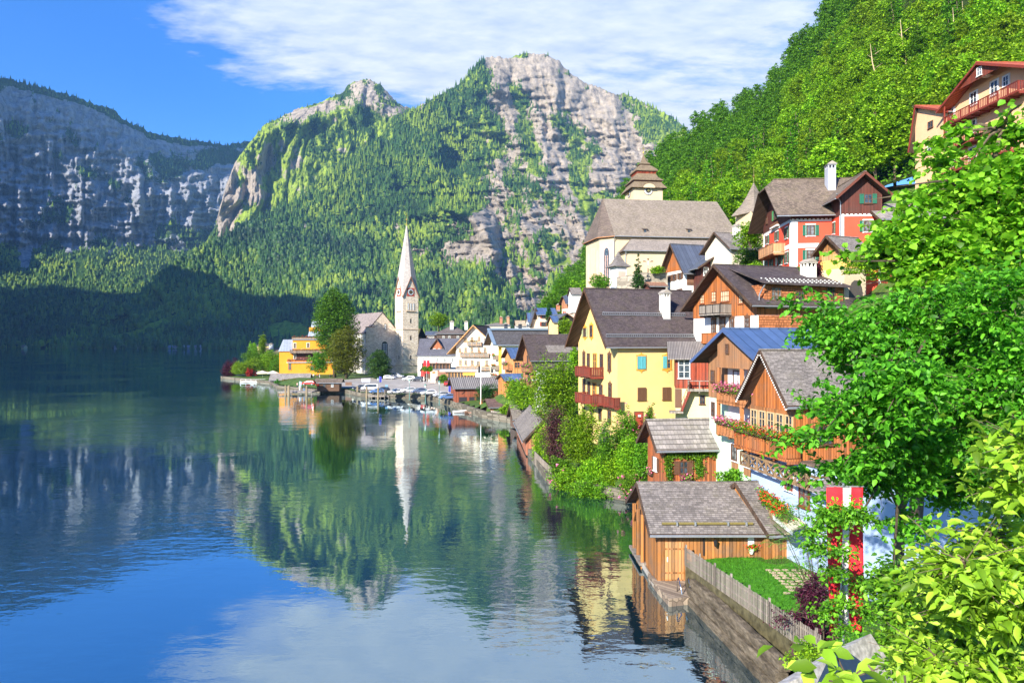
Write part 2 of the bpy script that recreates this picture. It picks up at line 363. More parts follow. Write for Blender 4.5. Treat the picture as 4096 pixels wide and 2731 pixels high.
# ---------------------------------------------------------------- terrain
def terrain_mat(name, rockc=(.35, .295, .235), rockd=(.085, .082, .09), grass=(.27, .37, .04), forest=(.035, .075, .016), scale=1.0):
    m, nt, b, o = newmat(name); ob, xyz = objco(nt)
    a = N(nt, 'ShaderNodeAttribute', attribute_name='rock'); g = N(nt, 'ShaderNodeAttribute', attribute_name='grass')
    n1 = noise(nt, ob, .012*scale, 8, .65, (1, 1, .45)); n2 = noise(nt, ob, .06*scale, 6, .7, (1, 1, .5)); st = noise(nt, ob, .02*scale, 6, .7, (.25, .25, 2.6))
    l = mth(nt, 'ADD', mth(nt, 'MULTIPLY', n1, .45), mth(nt, 'ADD', mth(nt, 'MULTIPLY', n2, .35), mth(nt, 'MULTIPLY', st, .3)))
    crk = noise(nt, ob, .035*scale, 9, .75, (1.3, 1.3, .5)); l = mth(nt, 'ADD', mth(nt, 'MULTIPLY', l, .55), mth(nt, 'MULTIPLY', crk, .49)); rr = ramp(nt, [(.42, rockd), (.49, sca(rockc, .7)), (.54, rockc), (.62, sca(rockc, 1.4))]); nt.links.new(l, rr.inputs[0])
    gr = ramp(nt, [(.35, sca(grass, .55)), (.65, sca(grass, 1.25))]); nt.links.new(n2, gr.inputs[0])
    fr = ramp(nt, [(.35, sca(forest, .6)), (.65, sca(forest, 1.5))]); nt.links.new(n2, fr.inputs[0])
    gm = ramp(nt, [(.45, 0), (.55, 1)]); nt.links.new(mth(nt, 'ADD', g.outputs['Fac'], mth(nt, 'MULTIPLY', mth(nt, 'SUBTRACT', n2, .5), .6)), gm.inputs[0])
    veg = mixc(nt, gm.outputs[0], fr.outputs[0], gr.outputs[0])
    rm = ramp(nt, [(.46, 0), (.54, 1)]); nt.links.new(mth(nt, 'ADD', a.outputs['Fac'], mth(nt, 'MULTIPLY', mth(nt, 'SUBTRACT', l, .52), 1.5)), rm.inputs[0])
    nt.links.new(mixc(nt, rm.outputs[0], veg, rr.outputs[0]), b.inputs[0])
    b.inputs['Roughness'].default_value = 1; b.inputs['Specular IOR Level'].default_value = .05
    bump(nt, b, mth(nt, 'ADD', l, mth(nt, 'MULTIPLY', st, .4)), .9, 26/scale); return m
def sheet(name, cols, nx, nt_, mat, disp, maskf, back=(700, -600), label=None):
    """cols: {px: [(py, Y) bottom .. top]}. Surface through those points, then real relief pushed into it."""
    ks = sorted(cols); K = len(cols[ks[0]]); px = np.linspace(ks[0], ks[-1], nx)
    PY = np.array([[c[0] for c in cols[k]] for k in ks], float); YY = np.array([[c[1] for c in cols[k]] for k in ks], float)
    tt = np.linspace(0, K-1, nt_); py = np.zeros((nx, nt_)); Y = np.zeros((nx, nt_))
    pk = np.stack([np.interp(px, ks, PY[:, i]) for i in range(K)], 1); yk = np.stack([np.interp(px, ks, YY[:, i]) for i in range(K)], 1)
    i0 = np.minimum(tt.astype(int), K-2); fr = tt-i0
    for q in range(nt_):
        py[:, q] = pk[:, i0[q]]*(1-fr[q])+pk[:, i0[q]+1]*fr[q]; Y[:, q] = yk[:, i0[q]]*(1-fr[q])+yk[:, i0[q]+1]*fr[q]
    PX = np.repeat(px[:, None], nt_, 1); T = np.repeat((tt/(K-1))[None], nx, 0)
    d, jag = disp(PX, py, T)
    Yd = Y+d*np.minimum(1, 6*T*1.0)*np.minimum(1, (1-T)*5+.12)
    X = (PX-CX)/F*Yd; Z = CAMH+(CY-py)/F*Yd+jag
    X = np.concatenate([X, X[:, -1:]*(1+back[0]/Yd[:, -1:])], 1); Z = np.concatenate([Z, Z[:, -1:]+back[1]], 1); Yd = np.concatenate([Yd, Yd[:, -1:]+back[0]], 1)
    rock, grass = maskf(PX, py, T, d)
    V = np.stack([X, Yd, Z], -1).reshape(-1, 3); n2 = nt_+1
    I = (np.arange(nx-1)[:, None]*n2+np.arange(n2-1)[None]).ravel(); Fc = np.stack([I, I+n2, I+n2+1, I+1], 1)
    r2 = np.concatenate([rock, rock[:, -1:]], 1).ravel(); g2 = np.concatenate([grass, grass[:, -1:]], 1).ravel()
    o = npmesh(name, V, Fc, mat, smooth=True, vattr={'rock': r2, 'grass': g2}); props(o, label, None, None, 'structure')
    return dict(o=o, X=X[:, :-1], Y=Yd[:, :-1], Z=Z[:, :-1], rock=rock, grass=grass, PX=PX, PY=py, T=T)
def blobs(x, y, L):
    r = np.zeros_like(x)
    for cx, cy, rx, ry, wt, *an in L:
        a = math.radians(an[0]) if an else 0; dx, dy = x-cx, y-cy
        u, v = dx*math.cos(a)+dy*math.sin(a), -dx*math.sin(a)+dy*math.cos(a)
        r = r+wt*np.exp(-((u/rx)**2+(v/ry)**2))
    return r
M_MT = terrain_mat('mountain_ground')
# left cliff
def dA(x, y, t):
    w = fbm(x/260, y/260, 3.1, 3)*2
    cl = np.clip((1030-y)/60, 0, 1)*np.clip((t-.3)*5, 0, 1)
    d = (ridged(x/150+w, y/420, 1.7, 5)-.6)*260*cl+(ridged(x/40, y/120+x/200, 4.4, 5)-.6)*210*cl+(fbm(x/50, y/12, 8.8, 4)-.5)*170*cl
    d = d+(ridged(x/170+y/300, y/300, 9.7, 4)-.6)*220*(1-cl)
    return d, (fbm(x/9, 2.2, 0, 3)-.5)*26*(t > .985)
def mA(x, y, t, d):
    n = fbm(x/70, y/70, 5.5, 5)
    crest = np.interp(x, [0, 60, 350, 600, 760, 990], [310, 325, 400, 530, 560, 570])
    rock = .80+(n-.5)*1.6-blobs(x, y, [(850, 640, 240, 60, .9), (700, 900, 90, 90, .6), (880, 960, 110, 60, .6), (420, 980, 60, 40, .4), (60, 520, 70, 30, .5, 30), (270, 640, 120, 22, .6, 35), (430, 720, 140, 30, .5, 50), (250, 860, 120, 50, .3)])
    rock = rock+blobs(x, y, [(890, 690, 90, 40, .8), (700, 830, 60, 60, .4), (960, 850, 60, 120, .4)])
    foot = 985+(fbm(x/70, 1.1, 0, 3)-.5)*110+np.clip(x-700, 0, 500)*.06
    rock = np.where(y < crest+12+22*fbm(x/40, 3.3, 0, 3), 0, rock)
    rock = np.where(y > foot, .1, rock)+blobs(x, y, [(100, 1015, 26, 60, 1.1)])
    grass = np.where(y > foot, .35*np.exp(-np.maximum(y-foot, 0)/30)+.1, .3)+(n-.5)*.5
    return rock, grass
cA = {}
for px, cr, Yc in [(-500, 260, 2500), (-150, 285, 2850), (0, 310, 3000), (60, 325, 3080), (180, 350, 3180), (350, 405, 3330), (450, 440, 3420), (500, 480, 3460), (600, 530, 3600), (700, 550, 3700), (760, 560, 3760), (900, 580, 3950), (990, 568, 4100), (1060, 560, 4200), (1200, 600, 4300)]:
    ft = 990+max(0, px-600)*.05; Yf = Yc-520-.05*max(px, 0)
    cA[px] = [(1403, 1750 if px < 400 else 1700), (1330, 1900+px*.1), (1200, 2150+px*.2), (ft, Yf), (ft*.55+cr*.45, Yf+220), (cr, Yc)]
tA = sheet('cliff_hillside', cA, 420, 260, terrain_mat('cliff_ground', rockc=(.27, .28, .31), rockd=(.085, .09, .105)), dA, mA, label=None)  # blue-grey rock tint puts the cliff's shade and haze into its colour
# middle peak
def dB(x, y, t):
    w = fbm(x/200, y/200, 7.1, 3)*1.5
    return (ridged(x/120+y/400+w, y/420, 2.7, 5)-.6)*380+(ridged(x/40, y/90, 6.1, 4)-.6)*80, (fbm(x/8, 5.2, 0, 3)-.5)*20*(t > .985)
def mB(x, y, t, d):
    n = fbm(x/60, y/60, 15.5, 5)
    rock = .18+(n-.5)*1.5+blobs(x, y, [(1460, 380, 90, 50, .6), (1240, 450, 150, 22, .6, -18), (1560, 440, 90, 50, .5), (905, 830, 36, 150, 1.3, 8), (1060, 640, 40, 120, .5, 30), (1010, 780, 60, 60, .4)])
    return rock, .55+(n-.5)*1.0+.3*blobs(x, y, [(1000, 750, 150, 300, 1)])
cB = {}
for px, cr, Yc in [(780, 1010, 2900), (830, 960, 2820), (862, 900, 2800), (880, 830, 2830), (905, 740, 2870), (940, 650, 2900), (1000, 568, 2950), (1060, 500, 3000), (1130, 465, 3050), (1200, 432, 3100), (1290, 405, 3150), (1370, 370, 3200), (1400, 335, 3230), (1430, 322, 3250), (1480, 318, 3260), (1530, 345, 3270), (1560, 380, 3290), (1590, 412, 3300), (1650, 440, 3400), (1760, 480, 3500)]:
    cB[px] = [(1150, 2200+(px-780)*.25), (max(cr+20, 900), 2450+(px-780)*.35), (cr*.6+560*.4 if cr < 560 else cr+10, Yc-300), (cr, Yc)]
tB = sheet('middle_mountain', cB, 300, 170, M_MT, dB, mB)
# main mountain
def dC(x, y, t):
    w = fbm(x/240, y/240, 1.1, 3)*2.2
    k = np.clip((x-900)/900, .35, 1)
    d = (ridged(x/250-y/480+w*.5, y/800, 12.7, 5)-.58)*720*k+(ridged(x/55-y/150, y/120, 3.3, 5)-.6)*200*k+(fbm(x/50, y/12, 2.8, 4)-.5)*120*k
    return d, (fbm(x/8, 8.2, 0, 3)-.5)*24*(t > .985)
def mC(x, y, t, d):
    n = fbm(x/80, y/60, 25.5, 5); nb = fbm(x/28, y/45, 21.5, 4)
    right = np.clip((x-1700)/300, 0, 1)*np.clip((1320-y)/120, 0, 1)
    rock = .0+.31*right+.14*np.clip((1150-y)/200, 0, 1)*np.clip((x-1300)/300, 0, 1)+(n-.5)*1.6+(nb-.5)*.7
    rock = rock+1.0*blobs(x, y, [(2160, 285, 190, 60, .55, 8), (2330, 430, 190, 60, .6, 40), (2010, 400, 40, 180, .6, -15), (2210, 620, 45, 330, .65, -18), (2480, 600, 70, 200, .6, -20), (2560, 800, 50, 200, .6, -5), (1870, 1000, 130, 55, .9, -5), (1760, 900, 160, 30, .35, -8), (1950, 880, 60, 70, .5),
        (2060, 1090, 130, 28, .6), (2160, 1230, 90, 40, .7), (2120, 900, 60, 60, .4), (1600, 900, 60, 60, .3), (2380, 780, 60, 120, .4)])
    rock = rock-blobs(x, y, [(1900, 330, 70, 130, .6, 25), (2070, 220, 40, 20, .8), (1650, 650, 260, 200, .5), (2330, 780, 40, 180, .6, -20), (2120, 560, 35, 200, .4, -18), (2690, 480, 80, 60, .6)])
    rock = np.where(y > 1130+np.clip((x-1650)*.33, -60, 170)+60*(n-.5), rock*.15, rock)
    gr = .28+(nb-.5)*.9+.25*right+blobs(x, y, [(2350, 1000, 160, 200, .45), (1950, 1130, 250, 40, .45, -8), (1150, 1330, 70, 40, 1.2), (860, 1140, 150, 12, .8, -28), (650, 1290, 170, 14, .8, -22), (480, 1350, 120, 14, .6, -8), (1230, 1340, 60, 26, .6), (1300, 800, 300, 120, .2)])
    gr = np.where((y > 900+(x-900)*.15) & (y < 1290), gr-.22, gr)
    return rock, gr
cC = {}
for px, cr, Yc in [(60, 1400, 1600), (130, 1392, 1620), (200, 1380, 1650), (320, 1340, 1720), (420, 1290, 1790), (500, 1240, 1850), (600, 1140, 1950), (700, 1062, 2050), (780, 1005, 2120), (870, 955, 2200), (1000, 890, 2300), (1100, 840, 2380), (1200, 790, 2450), (1300, 715, 2550), (1400, 640, 2650), (1500, 560, 2760), (1600, 480, 2860), (1650, 440, 2900), (1750, 385, 2980), (1850, 328, 3060), (1900, 262, 3120), (1930, 238, 3150), (1970, 226, 3180), (2010, 232, 3190), (2040, 232, 3200), (2065, 220, 3220), (2110, 215, 3240), (2170, 218, 3260), (2230, 240, 3280), (2260, 270, 3300), (2290, 300, 3300), (2340, 330, 3310), (2400, 352, 3320), (2460, 378, 3300), (2490, 374, 3380), (2520, 384, 3400), (2600, 425, 3300), (2700, 475, 3200), (2800, 560, 3100), (2950, 700, 2900), (3100, 820, 2700)]:
    R = 1400-cr
    Y0 = 1480 if px < 1000 else max(1000, 1480-(px-1000)*.6)
    cC[px] = [(1404, Y0), (1404-.10*R, Y0+.14*(Yc-Y0)), (1404-.33*R, Y0+.42*(Yc-Y0)), (1404-.62*R, Y0+.72*(Yc-Y0)), (cr, Yc)]
tC = sheet('main_mountain', cC, 620, 330, M_MT, dC, mC)
# unseen mountains past the left frame edge, placed and raised to shade the left cliff and lower slopes
def massif(name, P, hw, seed):
    P = [Vector(p) for p in P]; n = 60; k = 21; V = []
    for i in range(n):
        f = i/(n-1)*(len(P)-1); a = min(int(f), len(P)-2); c = P[a].lerp(P[a+1], f-a); d = (P[a+1]-P[a]); d.z = 0; d.normalize(); s_ = Vector((d.y, -d.x, 0)); e = min(1, 6*i/(n-1), 6*(1-i/(n-1)))
        for j in range(k):
            q = (j/(k-1)*2-1); h_ = c.z*(1-abs(q))**.85*(.25+.75*e)*(1+.10*(float(ridged(i/5+seed, j/5, 1, 3))-.6)); V.append((c.x+s_.x*hw*q, c.y+s_.y*hw*q, h_-6))
    I = (np.arange(n-1)[:, None]*k+np.arange(k-1)[None]).ravel(); Fc = np.stack([I, I+1, I+k+1, I+k], 1); z_ = np.zeros(len(V)); props(npmesh(name, V, Fc, M_MT, smooth=True, vattr={'rock': z_+.45, 'grass': z_+.3}), kind='structure')
massif('eastern_ridge', [(-900, 480, 760), (-1050, 640, 740), (-1480, 1220, 740), (-1880, 1620, 640), (-2180, 1930, 500)], 330, 1)
massif('north_eastern_shade_ridge', [(-2510, 2370, 2100), (-2640, 2560, 2820), (-3200, 3180, 2900), (-3900, 3900, 2800)], 540, 2)  # added unseen mass, heights set to keep the left cliff in shade

# conifer forest on the mountains: one mass nobody could count
def conifer_template(n=6, lay=3):
    V = []; Fc = []
    for q in range(lay):
        z0 = q*.24+.08; z1 = z0+.46 if q < lay-1 else 1.0; r = .20*(1-q*.30); b = len(V)
        for j in range(n):
            a = 2*math.pi*(j+.5*(q % 2))/n; V.append((r*math.cos(a), r*math.sin(a), z0-.03*(j % 2)))
        V.append((0, 0, z1))
        for j in range(n): Fc.append((b+j, b+(j+1) % n, b+n))
    return np.array(V), np.array(Fc)
def round_template():
    V = []; Fc = []; n = 7; prof = [(.0, .1), (.30, .3), (.36, .55), (.24, .82), (0, .95)]
    for r, z in prof:
        for j in range(n):
            a = 2*math.pi*j/n+z*3; V.append((r*math.cos(a)*(1+.2*math.sin(5*a)), r*math.sin(a), z))
    for i in range(len(prof)-1):
        for j in range(n):
            a, b_, c, d = i*n+j, i*n+(j+1) % n, (i+1)*n+(j+1) % n, (i+1)*n+j; Fc += [(a, b_, c), (a, c, d)]
    return np.array(V), np.array(Fc)
def scatter(T, n, thr=.5, hmin=16, hmax=27, gthr=.75, T0=None, keep=None, seed=1):
    rg = np.random.default_rng(seed); nx, ny = T['X'].shape
    i = rg.integers(0, nx-1, n*3); 
    # even per picture area: choose rows by row height in the picture
    dy = np.abs(np.diff(T['PY'], axis=1)); cs = np.cumsum(dy, 1); u = rg.random(n*3)*cs[i, -1]
    w = cs[:, -1]/cs[:, -1].max(); ok = rg.random(n*3) < w[i]
    j = (cs[i] < u[:, None]).sum(1).clip(0, ny-2)
    nz = fbm(T['PX'][i, j]/20, T['PY'][i, j]/20, 3, 3)
    ok &= (T['rock'][i, j]+(rg.random(n*3)-.5)*.30 < thr) & (T['grass'][i, j]+(nz-.5)*.5+(rg.random(n*3)-.5)*.3 < gthr)
    if keep is not None: ok &= keep(T['PX'][i, j], T['PY'][i, j])
    i, j = i[ok][:n], j[ok][:n]; f = rg.random(len(i))[:, None]; g = rg.random(len(i))[:, None]
    P = np.stack([T['X'], T['Y'], T['Z']], -1); p = P[i, j]*(1-f)+P[i+1, j]*f; p = p+(P[i, j+1]-P[i, j])*g
    h = hmin+(hmax-hmin)*rg.random(len(p))**1.5; return p, h
def forest(name, p, h, mat, template, seed=3, wid=1.0):
    rg = np.random.default_rng(seed); tv, tf = template; n = len(p); a = rg.random(n)*6.28; wd = wid*(.7+.7*rg.random(n))
    c, s = np.cos(a)[:, None], np.sin(a)[:, None]
    V = np.empty((n, len(tv), 3), np.float32)
    V[:, :, 0] = p[:, 0:1]+(tv[None, :, 0]*c-tv[None, :, 1]*s)*(h*wd)[:, None]
    V[:, :, 1] = p[:, 1:2]+(tv[None, :, 0]*s+tv[None, :, 1]*c)*(h*wd)[:, None]
    V[:, :, 2] = p[:, 2:3]-1.0+tv[None, :, 2]*h[:, None]
    Fc = (tf[None]+(np.arange(n)*len(tv))[:, None, None]).reshape(-1, 3)
    lv = np.repeat(np.clip(.5*rg.random(n)+1.6*(fbm(p[:, 0]/170, p[:, 1]/170, p[:, 2]/120, 3)-.5)+.25, 0, 1), len(tf)); return V.reshape(-1, 3), Fc, lv
ct, rt = conifer_template(), round_template()
parts = []
for T, n, sd, kw in ((tC, 26000, 1, dict(thr=.55, hmin=13, hmax=32, gthr=.62)), (tB, 6500, 2, dict(thr=.5, hmin=10, hmax=23, gthr=.72)), (tA, 9000, 3, dict(thr=.40, hmin=16, hmax=26))):
    p, h = scatter(T, n, seed=sd, **kw); m_ = np.random.default_rng(sd+50).random(len(p)) < np.where(p[:, 2] < 420, .30, .04)
    parts.append(forest('f', p[~m_], h[~m_], None, ct, sd)); parts.append(forest('f', p[m_], h[m_]*.75, None, rt, sd+9, 1.1))
V = np.concatenate([q[0] for q in parts]); off = np.cumsum([0]+[len(q[0]) for q in parts[:-1]])
Fc = np.concatenate([q[1]+k for q, k in zip(parts, off)]); lv = np.concatenate([q[2] for q in parts])
fo = npmesh('mountain_forest', V, Fc, leafmat((.045, .115, .014), (.23, .32, .02), 'mountain_conifers', trans=.15, obj_var=0.0), fattr={'lv': lv})
props(fo, 'dark green conifer forest covering the slopes of the mountains', 'forest', None, 'stuff')

# ---------------------------------------------------------------- lake
m, nt, b, o = newmat('lake_water'); ob, xyz = objco(nt)
nt.nodes.remove(b)
dif = N(nt, 'ShaderNodeBsdfDiffuse', i_Color=(.001, .022, .036, 1)); gl = N(nt, 'ShaderNodeBsdfGlossy', i_Roughness=.012, i_Color=(.80, .94, 1, 1))
na = noise(nt, ob, 1.15, 3, .5, (.55, 1.0, 1)); nb = noise(nt, ob, .22, 3, .5, (.6, 1, 1)); nc = noise(nt, ob, 4.2, 2, .5, (.6, 1, 1))
calm = ramp(nt, [(.44, .10), (.64, 1.0)]); nt.links.new(noise(nt, ob, .018, 3, .5), calm.inputs[0])
hgt = mth(nt, 'MULTIPLY', mth(nt, 'ADD', mth(nt, 'ADD', na, mth(nt, 'MULTIPLY', nb, 2.2)), mth(nt, 'MULTIPLY', nc, .16)), calm.outputs[0])
bp = N(nt, 'ShaderNodeBump', i_Strength=.18, i_Distance=.25); nt.links.new(hgt, bp.inputs['Height'])
nt.links.new(bp.outputs[0], gl.inputs['Normal']); nt.links.new(bp.outputs[0], dif.inputs['Normal'])
lw = N(nt, 'ShaderNodeFresnel', i_IOR=1.9); nt.links.new(bp.outputs[0], lw.inputs['Normal'])
fr = ramp(nt, [(0, .18), (.13, .46), (.5, .88), (1, .97)]); nt.links.new(lw.outputs[0], fr.inputs[0])
mx = N(nt, 'ShaderNodeMixShader'); nt.links.new(fr.outputs[0], mx.inputs[0]); nt.links.new(dif.outputs[0], mx.inputs[1]); nt.links.new(gl.outputs[0], mx.inputs[2]); nt.links.new(mx.outputs[0], o.inputs[0])
wv = MB(); wv.poly([(-4200, -1200, 0), (2500, -1200, 0), (2500, 4800, 0), (-4200, 4800, 0)], m); props(wv.build('lake_water'), kind='structure')

# ---------------------------------------------------------------- village ground
shore = [(4.5, -40), (4.5, 16), (12.5, 27), (13.6, 31), (13.2, 34), (11.8, 43), (12.6, 46), (12.6, 60), (12.6, 70), (10.2, 72.3), (4.4, 78.8), (3.2, 92), (2.2, 101), (1.6, 115), (.9, 136), (-6.2, 147), (-14, 169), (-17, 178), (-24.8, 194.6), (-35.5, 199), (-46, 205), (-54, 220), (-61, 219), (-81, 236.6), (-94, 265), (-129, 303), (-124, 315), (-90, 350), (-70, 400), (-75, 500), (-60, 620)]
SX = np.array([p[0] for p in shore], float); SY = np.array([p[1] for p in shore], float)
poly = shore+[(420, 620), (420, -40)]
def in_poly(x, y):
    c = np.zeros(x.shape, bool); n = len(poly); j = n-1
    for i in range(n):
        xi, yi = poly[i]; xj, yj = poly[j]
        if yi != yj:
            c ^= ((yi > y) != (yj > y)) & (x < (xj-xi)*(y-yi)/(yj-yi)+xi)
        j = i
    return c
def shore_dist(x, y):
    d = np.full(x.shape, 1e9)
    for i in range(len(shore)-1):
        ax, ay = shore[i]; bx, by = shore[i+1]; L2 = (bx-ax)**2+(by-ay)**2
        t = np.clip(((x-ax)*(bx-ax)+(y-ay)*(by-ay))/L2, 0, 1); d = np.minimum(d, np.hypot(x-ax-t*(bx-ax), y-ay-t*(by-ay)))
    return d
GC = [(6, 8, 6), (8, 14, 4), (12, 10, 9), (14, 20, 2), (14, 31, 2), (16, 38, 2), (22, 30, 2.2), (13, 44, 2), (20, 44, 2), (30, 44, 3), (40, 40, 7), (30, 20, 5), (60, 20, 18), (20, 52, 2.4), (16, 58, 4.4), (14, 64, 4.0), (20, 64, 6), (13, 72, 3.2), (9, 76, 3.0), (6, 80, 2.4), (14, 78, 5.6), (20, 74, 6.5), (26, 60, 6), (34, 58, 10),
      (28, 84, 8), (9, 92, 5), (16, 96, 7), (6, 100, 3), (26, 74, 10), (24, 100, 12), (34, 80, 18), (40, 74, 22), (38, 88, 24), (50, 80, 27), (46, 98, 30), (30, 110, 19), (22, 118, 19), (20, 130, 22), (10, 115, 6), (11, 128, 6), (20, 150, 27.5), (21, 160, 26), (11, 150, 8), (13, 165, 9), (13, 138, 8), (14, 180, 10), (30, 146, 28), (40, 150, 30), (52, 150, 33), (8, 150, 12), (40, 125, 29),
      (2, 145, 3), (-5, 165, 2), (0, 180, 3.5), (-15, 200, 1.8), (-35, 210, 1.9), (-50, 235, 2.4), (-30, 250, 2.8), (-40, 290, 3), (-70, 270, 2.4), (-110, 300, 1.4), (-80, 320, 2.2), (-20, 230, 3), (0, 240, 4), (-10, 280, 4), (-10, 330, 5), (10, 220, 8), (10, 260, 10), (20, 200, 16), (-60, 380, 3), (-30, 450, 4), (20, 320, 22), (30, 420, 30),
      (64, 90, 40), (80, 60, 40), (70, 70, 36), (60, 200, 36), (80, 140, 48), (100, 100, 55), (30, 300, 24), (50, 300, 34), (80, 20, 30), (100, 250, 60)]
GP = np.array(GC, float)
def gz(x, y):
    x = np.asarray(x, float); y = np.asarray(y, float); s = np.zeros(x.shape); wsum = np.zeros(x.shape)
    for gx, gy, gzz in GC:
        wt = 1/(((x-gx)**2+(y-gy)**2)+6)**1.7; s += wt*gzz; wsum += wt
    z = s/wsum; d = shore_dist(x, y); e = np.clip(d/10, 0, 1)
    lim = np.where(y < 60, 2.0, np.where(y < 110, 1.0, np.where(y > 195, 1.0, 1.4)))
    return np.where(d < 10, np.minimum(z, lim+(z-lim)*e), z)
def gzz(x, y): return float(gz(np.array([x]), np.array([y]))[0])
m_ground, nt, b, o = newmat('village_ground'); ob, xyz = objco(nt)
r = ramp(nt, [(.35, (.035, .075, .015)), (.55, (.07, .13, .02)), (.75, (.11, .12, .05))]); nt.links.new(noise(nt, ob, .6, 6, .6), r.inputs[0]); nt.links.new(r.outputs[0], b.inputs[0])
bump(nt, b, noise(nt, ob, 8, 5, .7), .8, .1)
gx, gy = np.meshgrid(np.arange(-136, 130, 1.5), np.arange(-40, 620, 1.5), indexing='ij')
ins = in_poly(gx, gy); gzv = np.where(ins, gz(gx, gy), -1.5)
nX, nY = gx.shape; I = (np.arange(nX-1)[:, None]*nY+np.arange(nY-1)[None])
k = ins[:-1, :-1] & ins[1:, :-1] & ins[1:, 1:] & ins[:-1, 1:]; I = I[k]; Fc = np.stack([I, I+nY, I+nY+1, I+1], 1)
props(npmesh('ground', np.stack([gx, gy, gzv], -1).reshape(-1, 3), Fc, m_ground, smooth=True), kind='structure')
# wooded hillside on the right
def dH(x, y, t): return (ridged(x/260, y/300, 3.7, 4)-.6)*26, fbm(x/40, y/40, 1, 3)*0
def mH(x, y, t, d): n = fbm(x/60, y/60, 31, 4); return .12+(n-.5)*.8, .2+(n-.5)*.4
cH = {}
for px, b0, Y0, c0, Y1 in [(2060, 1335, 560, 1330, 640), (2110, 1325, 480, 1305, 560), (2170, 1310, 380, 1270, 500), (2230, 1290, 330, 1195, 470), (2290, 1260, 300, 1120, 450), (2400, 1200, 240, 960, 430), (2500, 1150, 215, 790, 420), (2620, 1060, 195, 660, 410), (2700, 1040, 185, 600, 405), (2780, 1020, 180, 530, 400), (2950, 980, 170, 450, 390), (3110, 930, 155, 345, 380), (3170, 900, 150, 240, 370), (3280, 860, 142, 110, 350), (3400, 810, 138, -60, 345), (3550, 740, 132, -280, 340), (3800, 660, 124, -600, 335), (4100, 600, 118, -950, 330), (4500, 560, 112, -1400, 320)]:
    cH[px] = [(b0, Y0), (b0*.66+c0*.34, Y0*.68+Y1*.32), (b0*.33+c0*.67, Y0*.33+Y1*.67), (c0, Y1)]
tH = sheet('wooded_hillside', cH, 160, 90, terrain_mat('hillside_ground', forest=(.03, .05, .012), grass=(.10, .17, .03), scale=6.0), dH, mH, back=(60, -30))
# quay wall: vertical stone edge along the whole shore with a coping
wall = MB(); M_QUAY = masonry((.12, .105, .08), (.20, .18, .14), (.06, .055, .04), .8, .45)
for i in [0, 1, 2]+list(range(6, len(shore)-3)):
    (ax, ay), (bx, by) = shore[i], shore[i+1]; a, b_ = Vector((ax, ay, 0)), Vector((bx, by, 0)); t = (b_-a).normalized(); nrm = Vector((-t.y, t.x, 0))
    z1, z2 = gzz(ax, ay)+.12, gzz(bx, by)+.12
    if nrm.x > 0: nrm = -nrm
    p = [a-nrm*.7, b_-nrm*.7, b_+nrm*.25, a+nrm*.25]
    wall.hexa([Vector((q.x, q.y, -2)) for q in p]+[Vector((p[0].x, p[0].y, z1)), Vector((p[1].x, p[1].y, z2)), Vector((p[2].x, p[2].y, z2)), Vector((p[3].x, p[3].y, z1))], M_QUAY)
props(wall.build('quay_wall'), kind='structure')
# ---------------------------------------------------------------- leaves and plants
def leafcloud(pts, size, rg, up=.35, droop=0.0, asp=.62, jit=.35, fold=.18):
    """one folded leaf (two quads sharing a midrib) per point; returns V, F, lv"""
    n = len(pts); sz = size*(1-jit+2*jit*rg.random(n))[:, None]
    nm = rg.normal(size=(n, 3)); nm[:, 2] = np.abs(nm[:, 2])+up*2; nm /= np.linalg.norm(nm, axis=1)[:, None]
    d = rg.normal(size=(n, 3)); d[:, 2] -= droop*2; d -= nm*(d*nm).sum(1)[:, None]; d /= np.linalg.norm(d, axis=1)[:, None]+1e-9
    s = np.cross(nm, d)
    a = pts; tip = pts+d*sz; l = pts+d*sz*.45+s*sz*asp*.5-nm*sz*fold; r = pts+d*sz*.45-s*sz*asp*.5-nm*sz*fold
    V = np.stack([a, l, tip, r], 1).reshape(-1, 3); b = np.arange(n)*4
    Fc = np.stack([np.stack([b, b+1, b+2], 1), np.stack([b, b+2, b+3], 1)], 1).reshape(-1, 3)
    return V, Fc, np.repeat(rg.random(n), 2)
def tufts(cent, rad, ntuft, nleaf, rg, tr=.28, shell=.55, flat=.75):
    """points: tufts of leaves spread through blobs, mostly near their skins, with gaps between"""
    out = []; cent = np.atleast_2d(cent); rad = np.atleast_2d(rad)
    vol = (rad[:, 0]*rad[:, 1]); k = rg.choice(len(cent), ntuft, p=vol/vol.sum())
    d = rg.normal(size=(ntuft, 3)); d /= np.linalg.norm(d, axis=1)[:, None]
    rr = (shell+(1-shell)*rg.random(ntuft)**.6)[:, None]
    tc_ = cent[k]+d*rad[k]*rr
    q = rg.normal(size=(ntuft, nleaf, 3))*.5; q[:, :, 2] *= flat*.6
    return (tc_[:, None]+q*(tr*rad[k].mean(1))[:, None, None]).reshape(-1, 3)
def crown_blobs(h, r, z0, n, rg, sq=.8, kind='round'):
    c = []; rd = []
    for i in range(n):
        t = (i+.5)/n; a = i*2.4+rg.random()
        if kind == 'round': env = math.sin(math.pi*(t*.86+.12))**.7
        elif kind == 'cone': env = 1.05-t*.9
        else: env = .8
        rr = r*env; b = rr*(.42+.25*rg.random())
        off = max(0, rr-b)*(.7+.3*rg.random())
        c.append((off*math.cos(a), off*math.sin(a), z0+t*(h-z0))); rd.append((b, b, b*sq*(.8+.3*rg.random())))
    return np.array(c), np.array(rd)
def leaf_obj(name, pts, size, mat, parent=None, seed=1, **kw):
    V, Fc, lv = leafcloud(pts, size, np.random.default_rng(seed), **kw)
    return npmesh(name, V, Fc, mat, parent, fattr={'lv': lv})
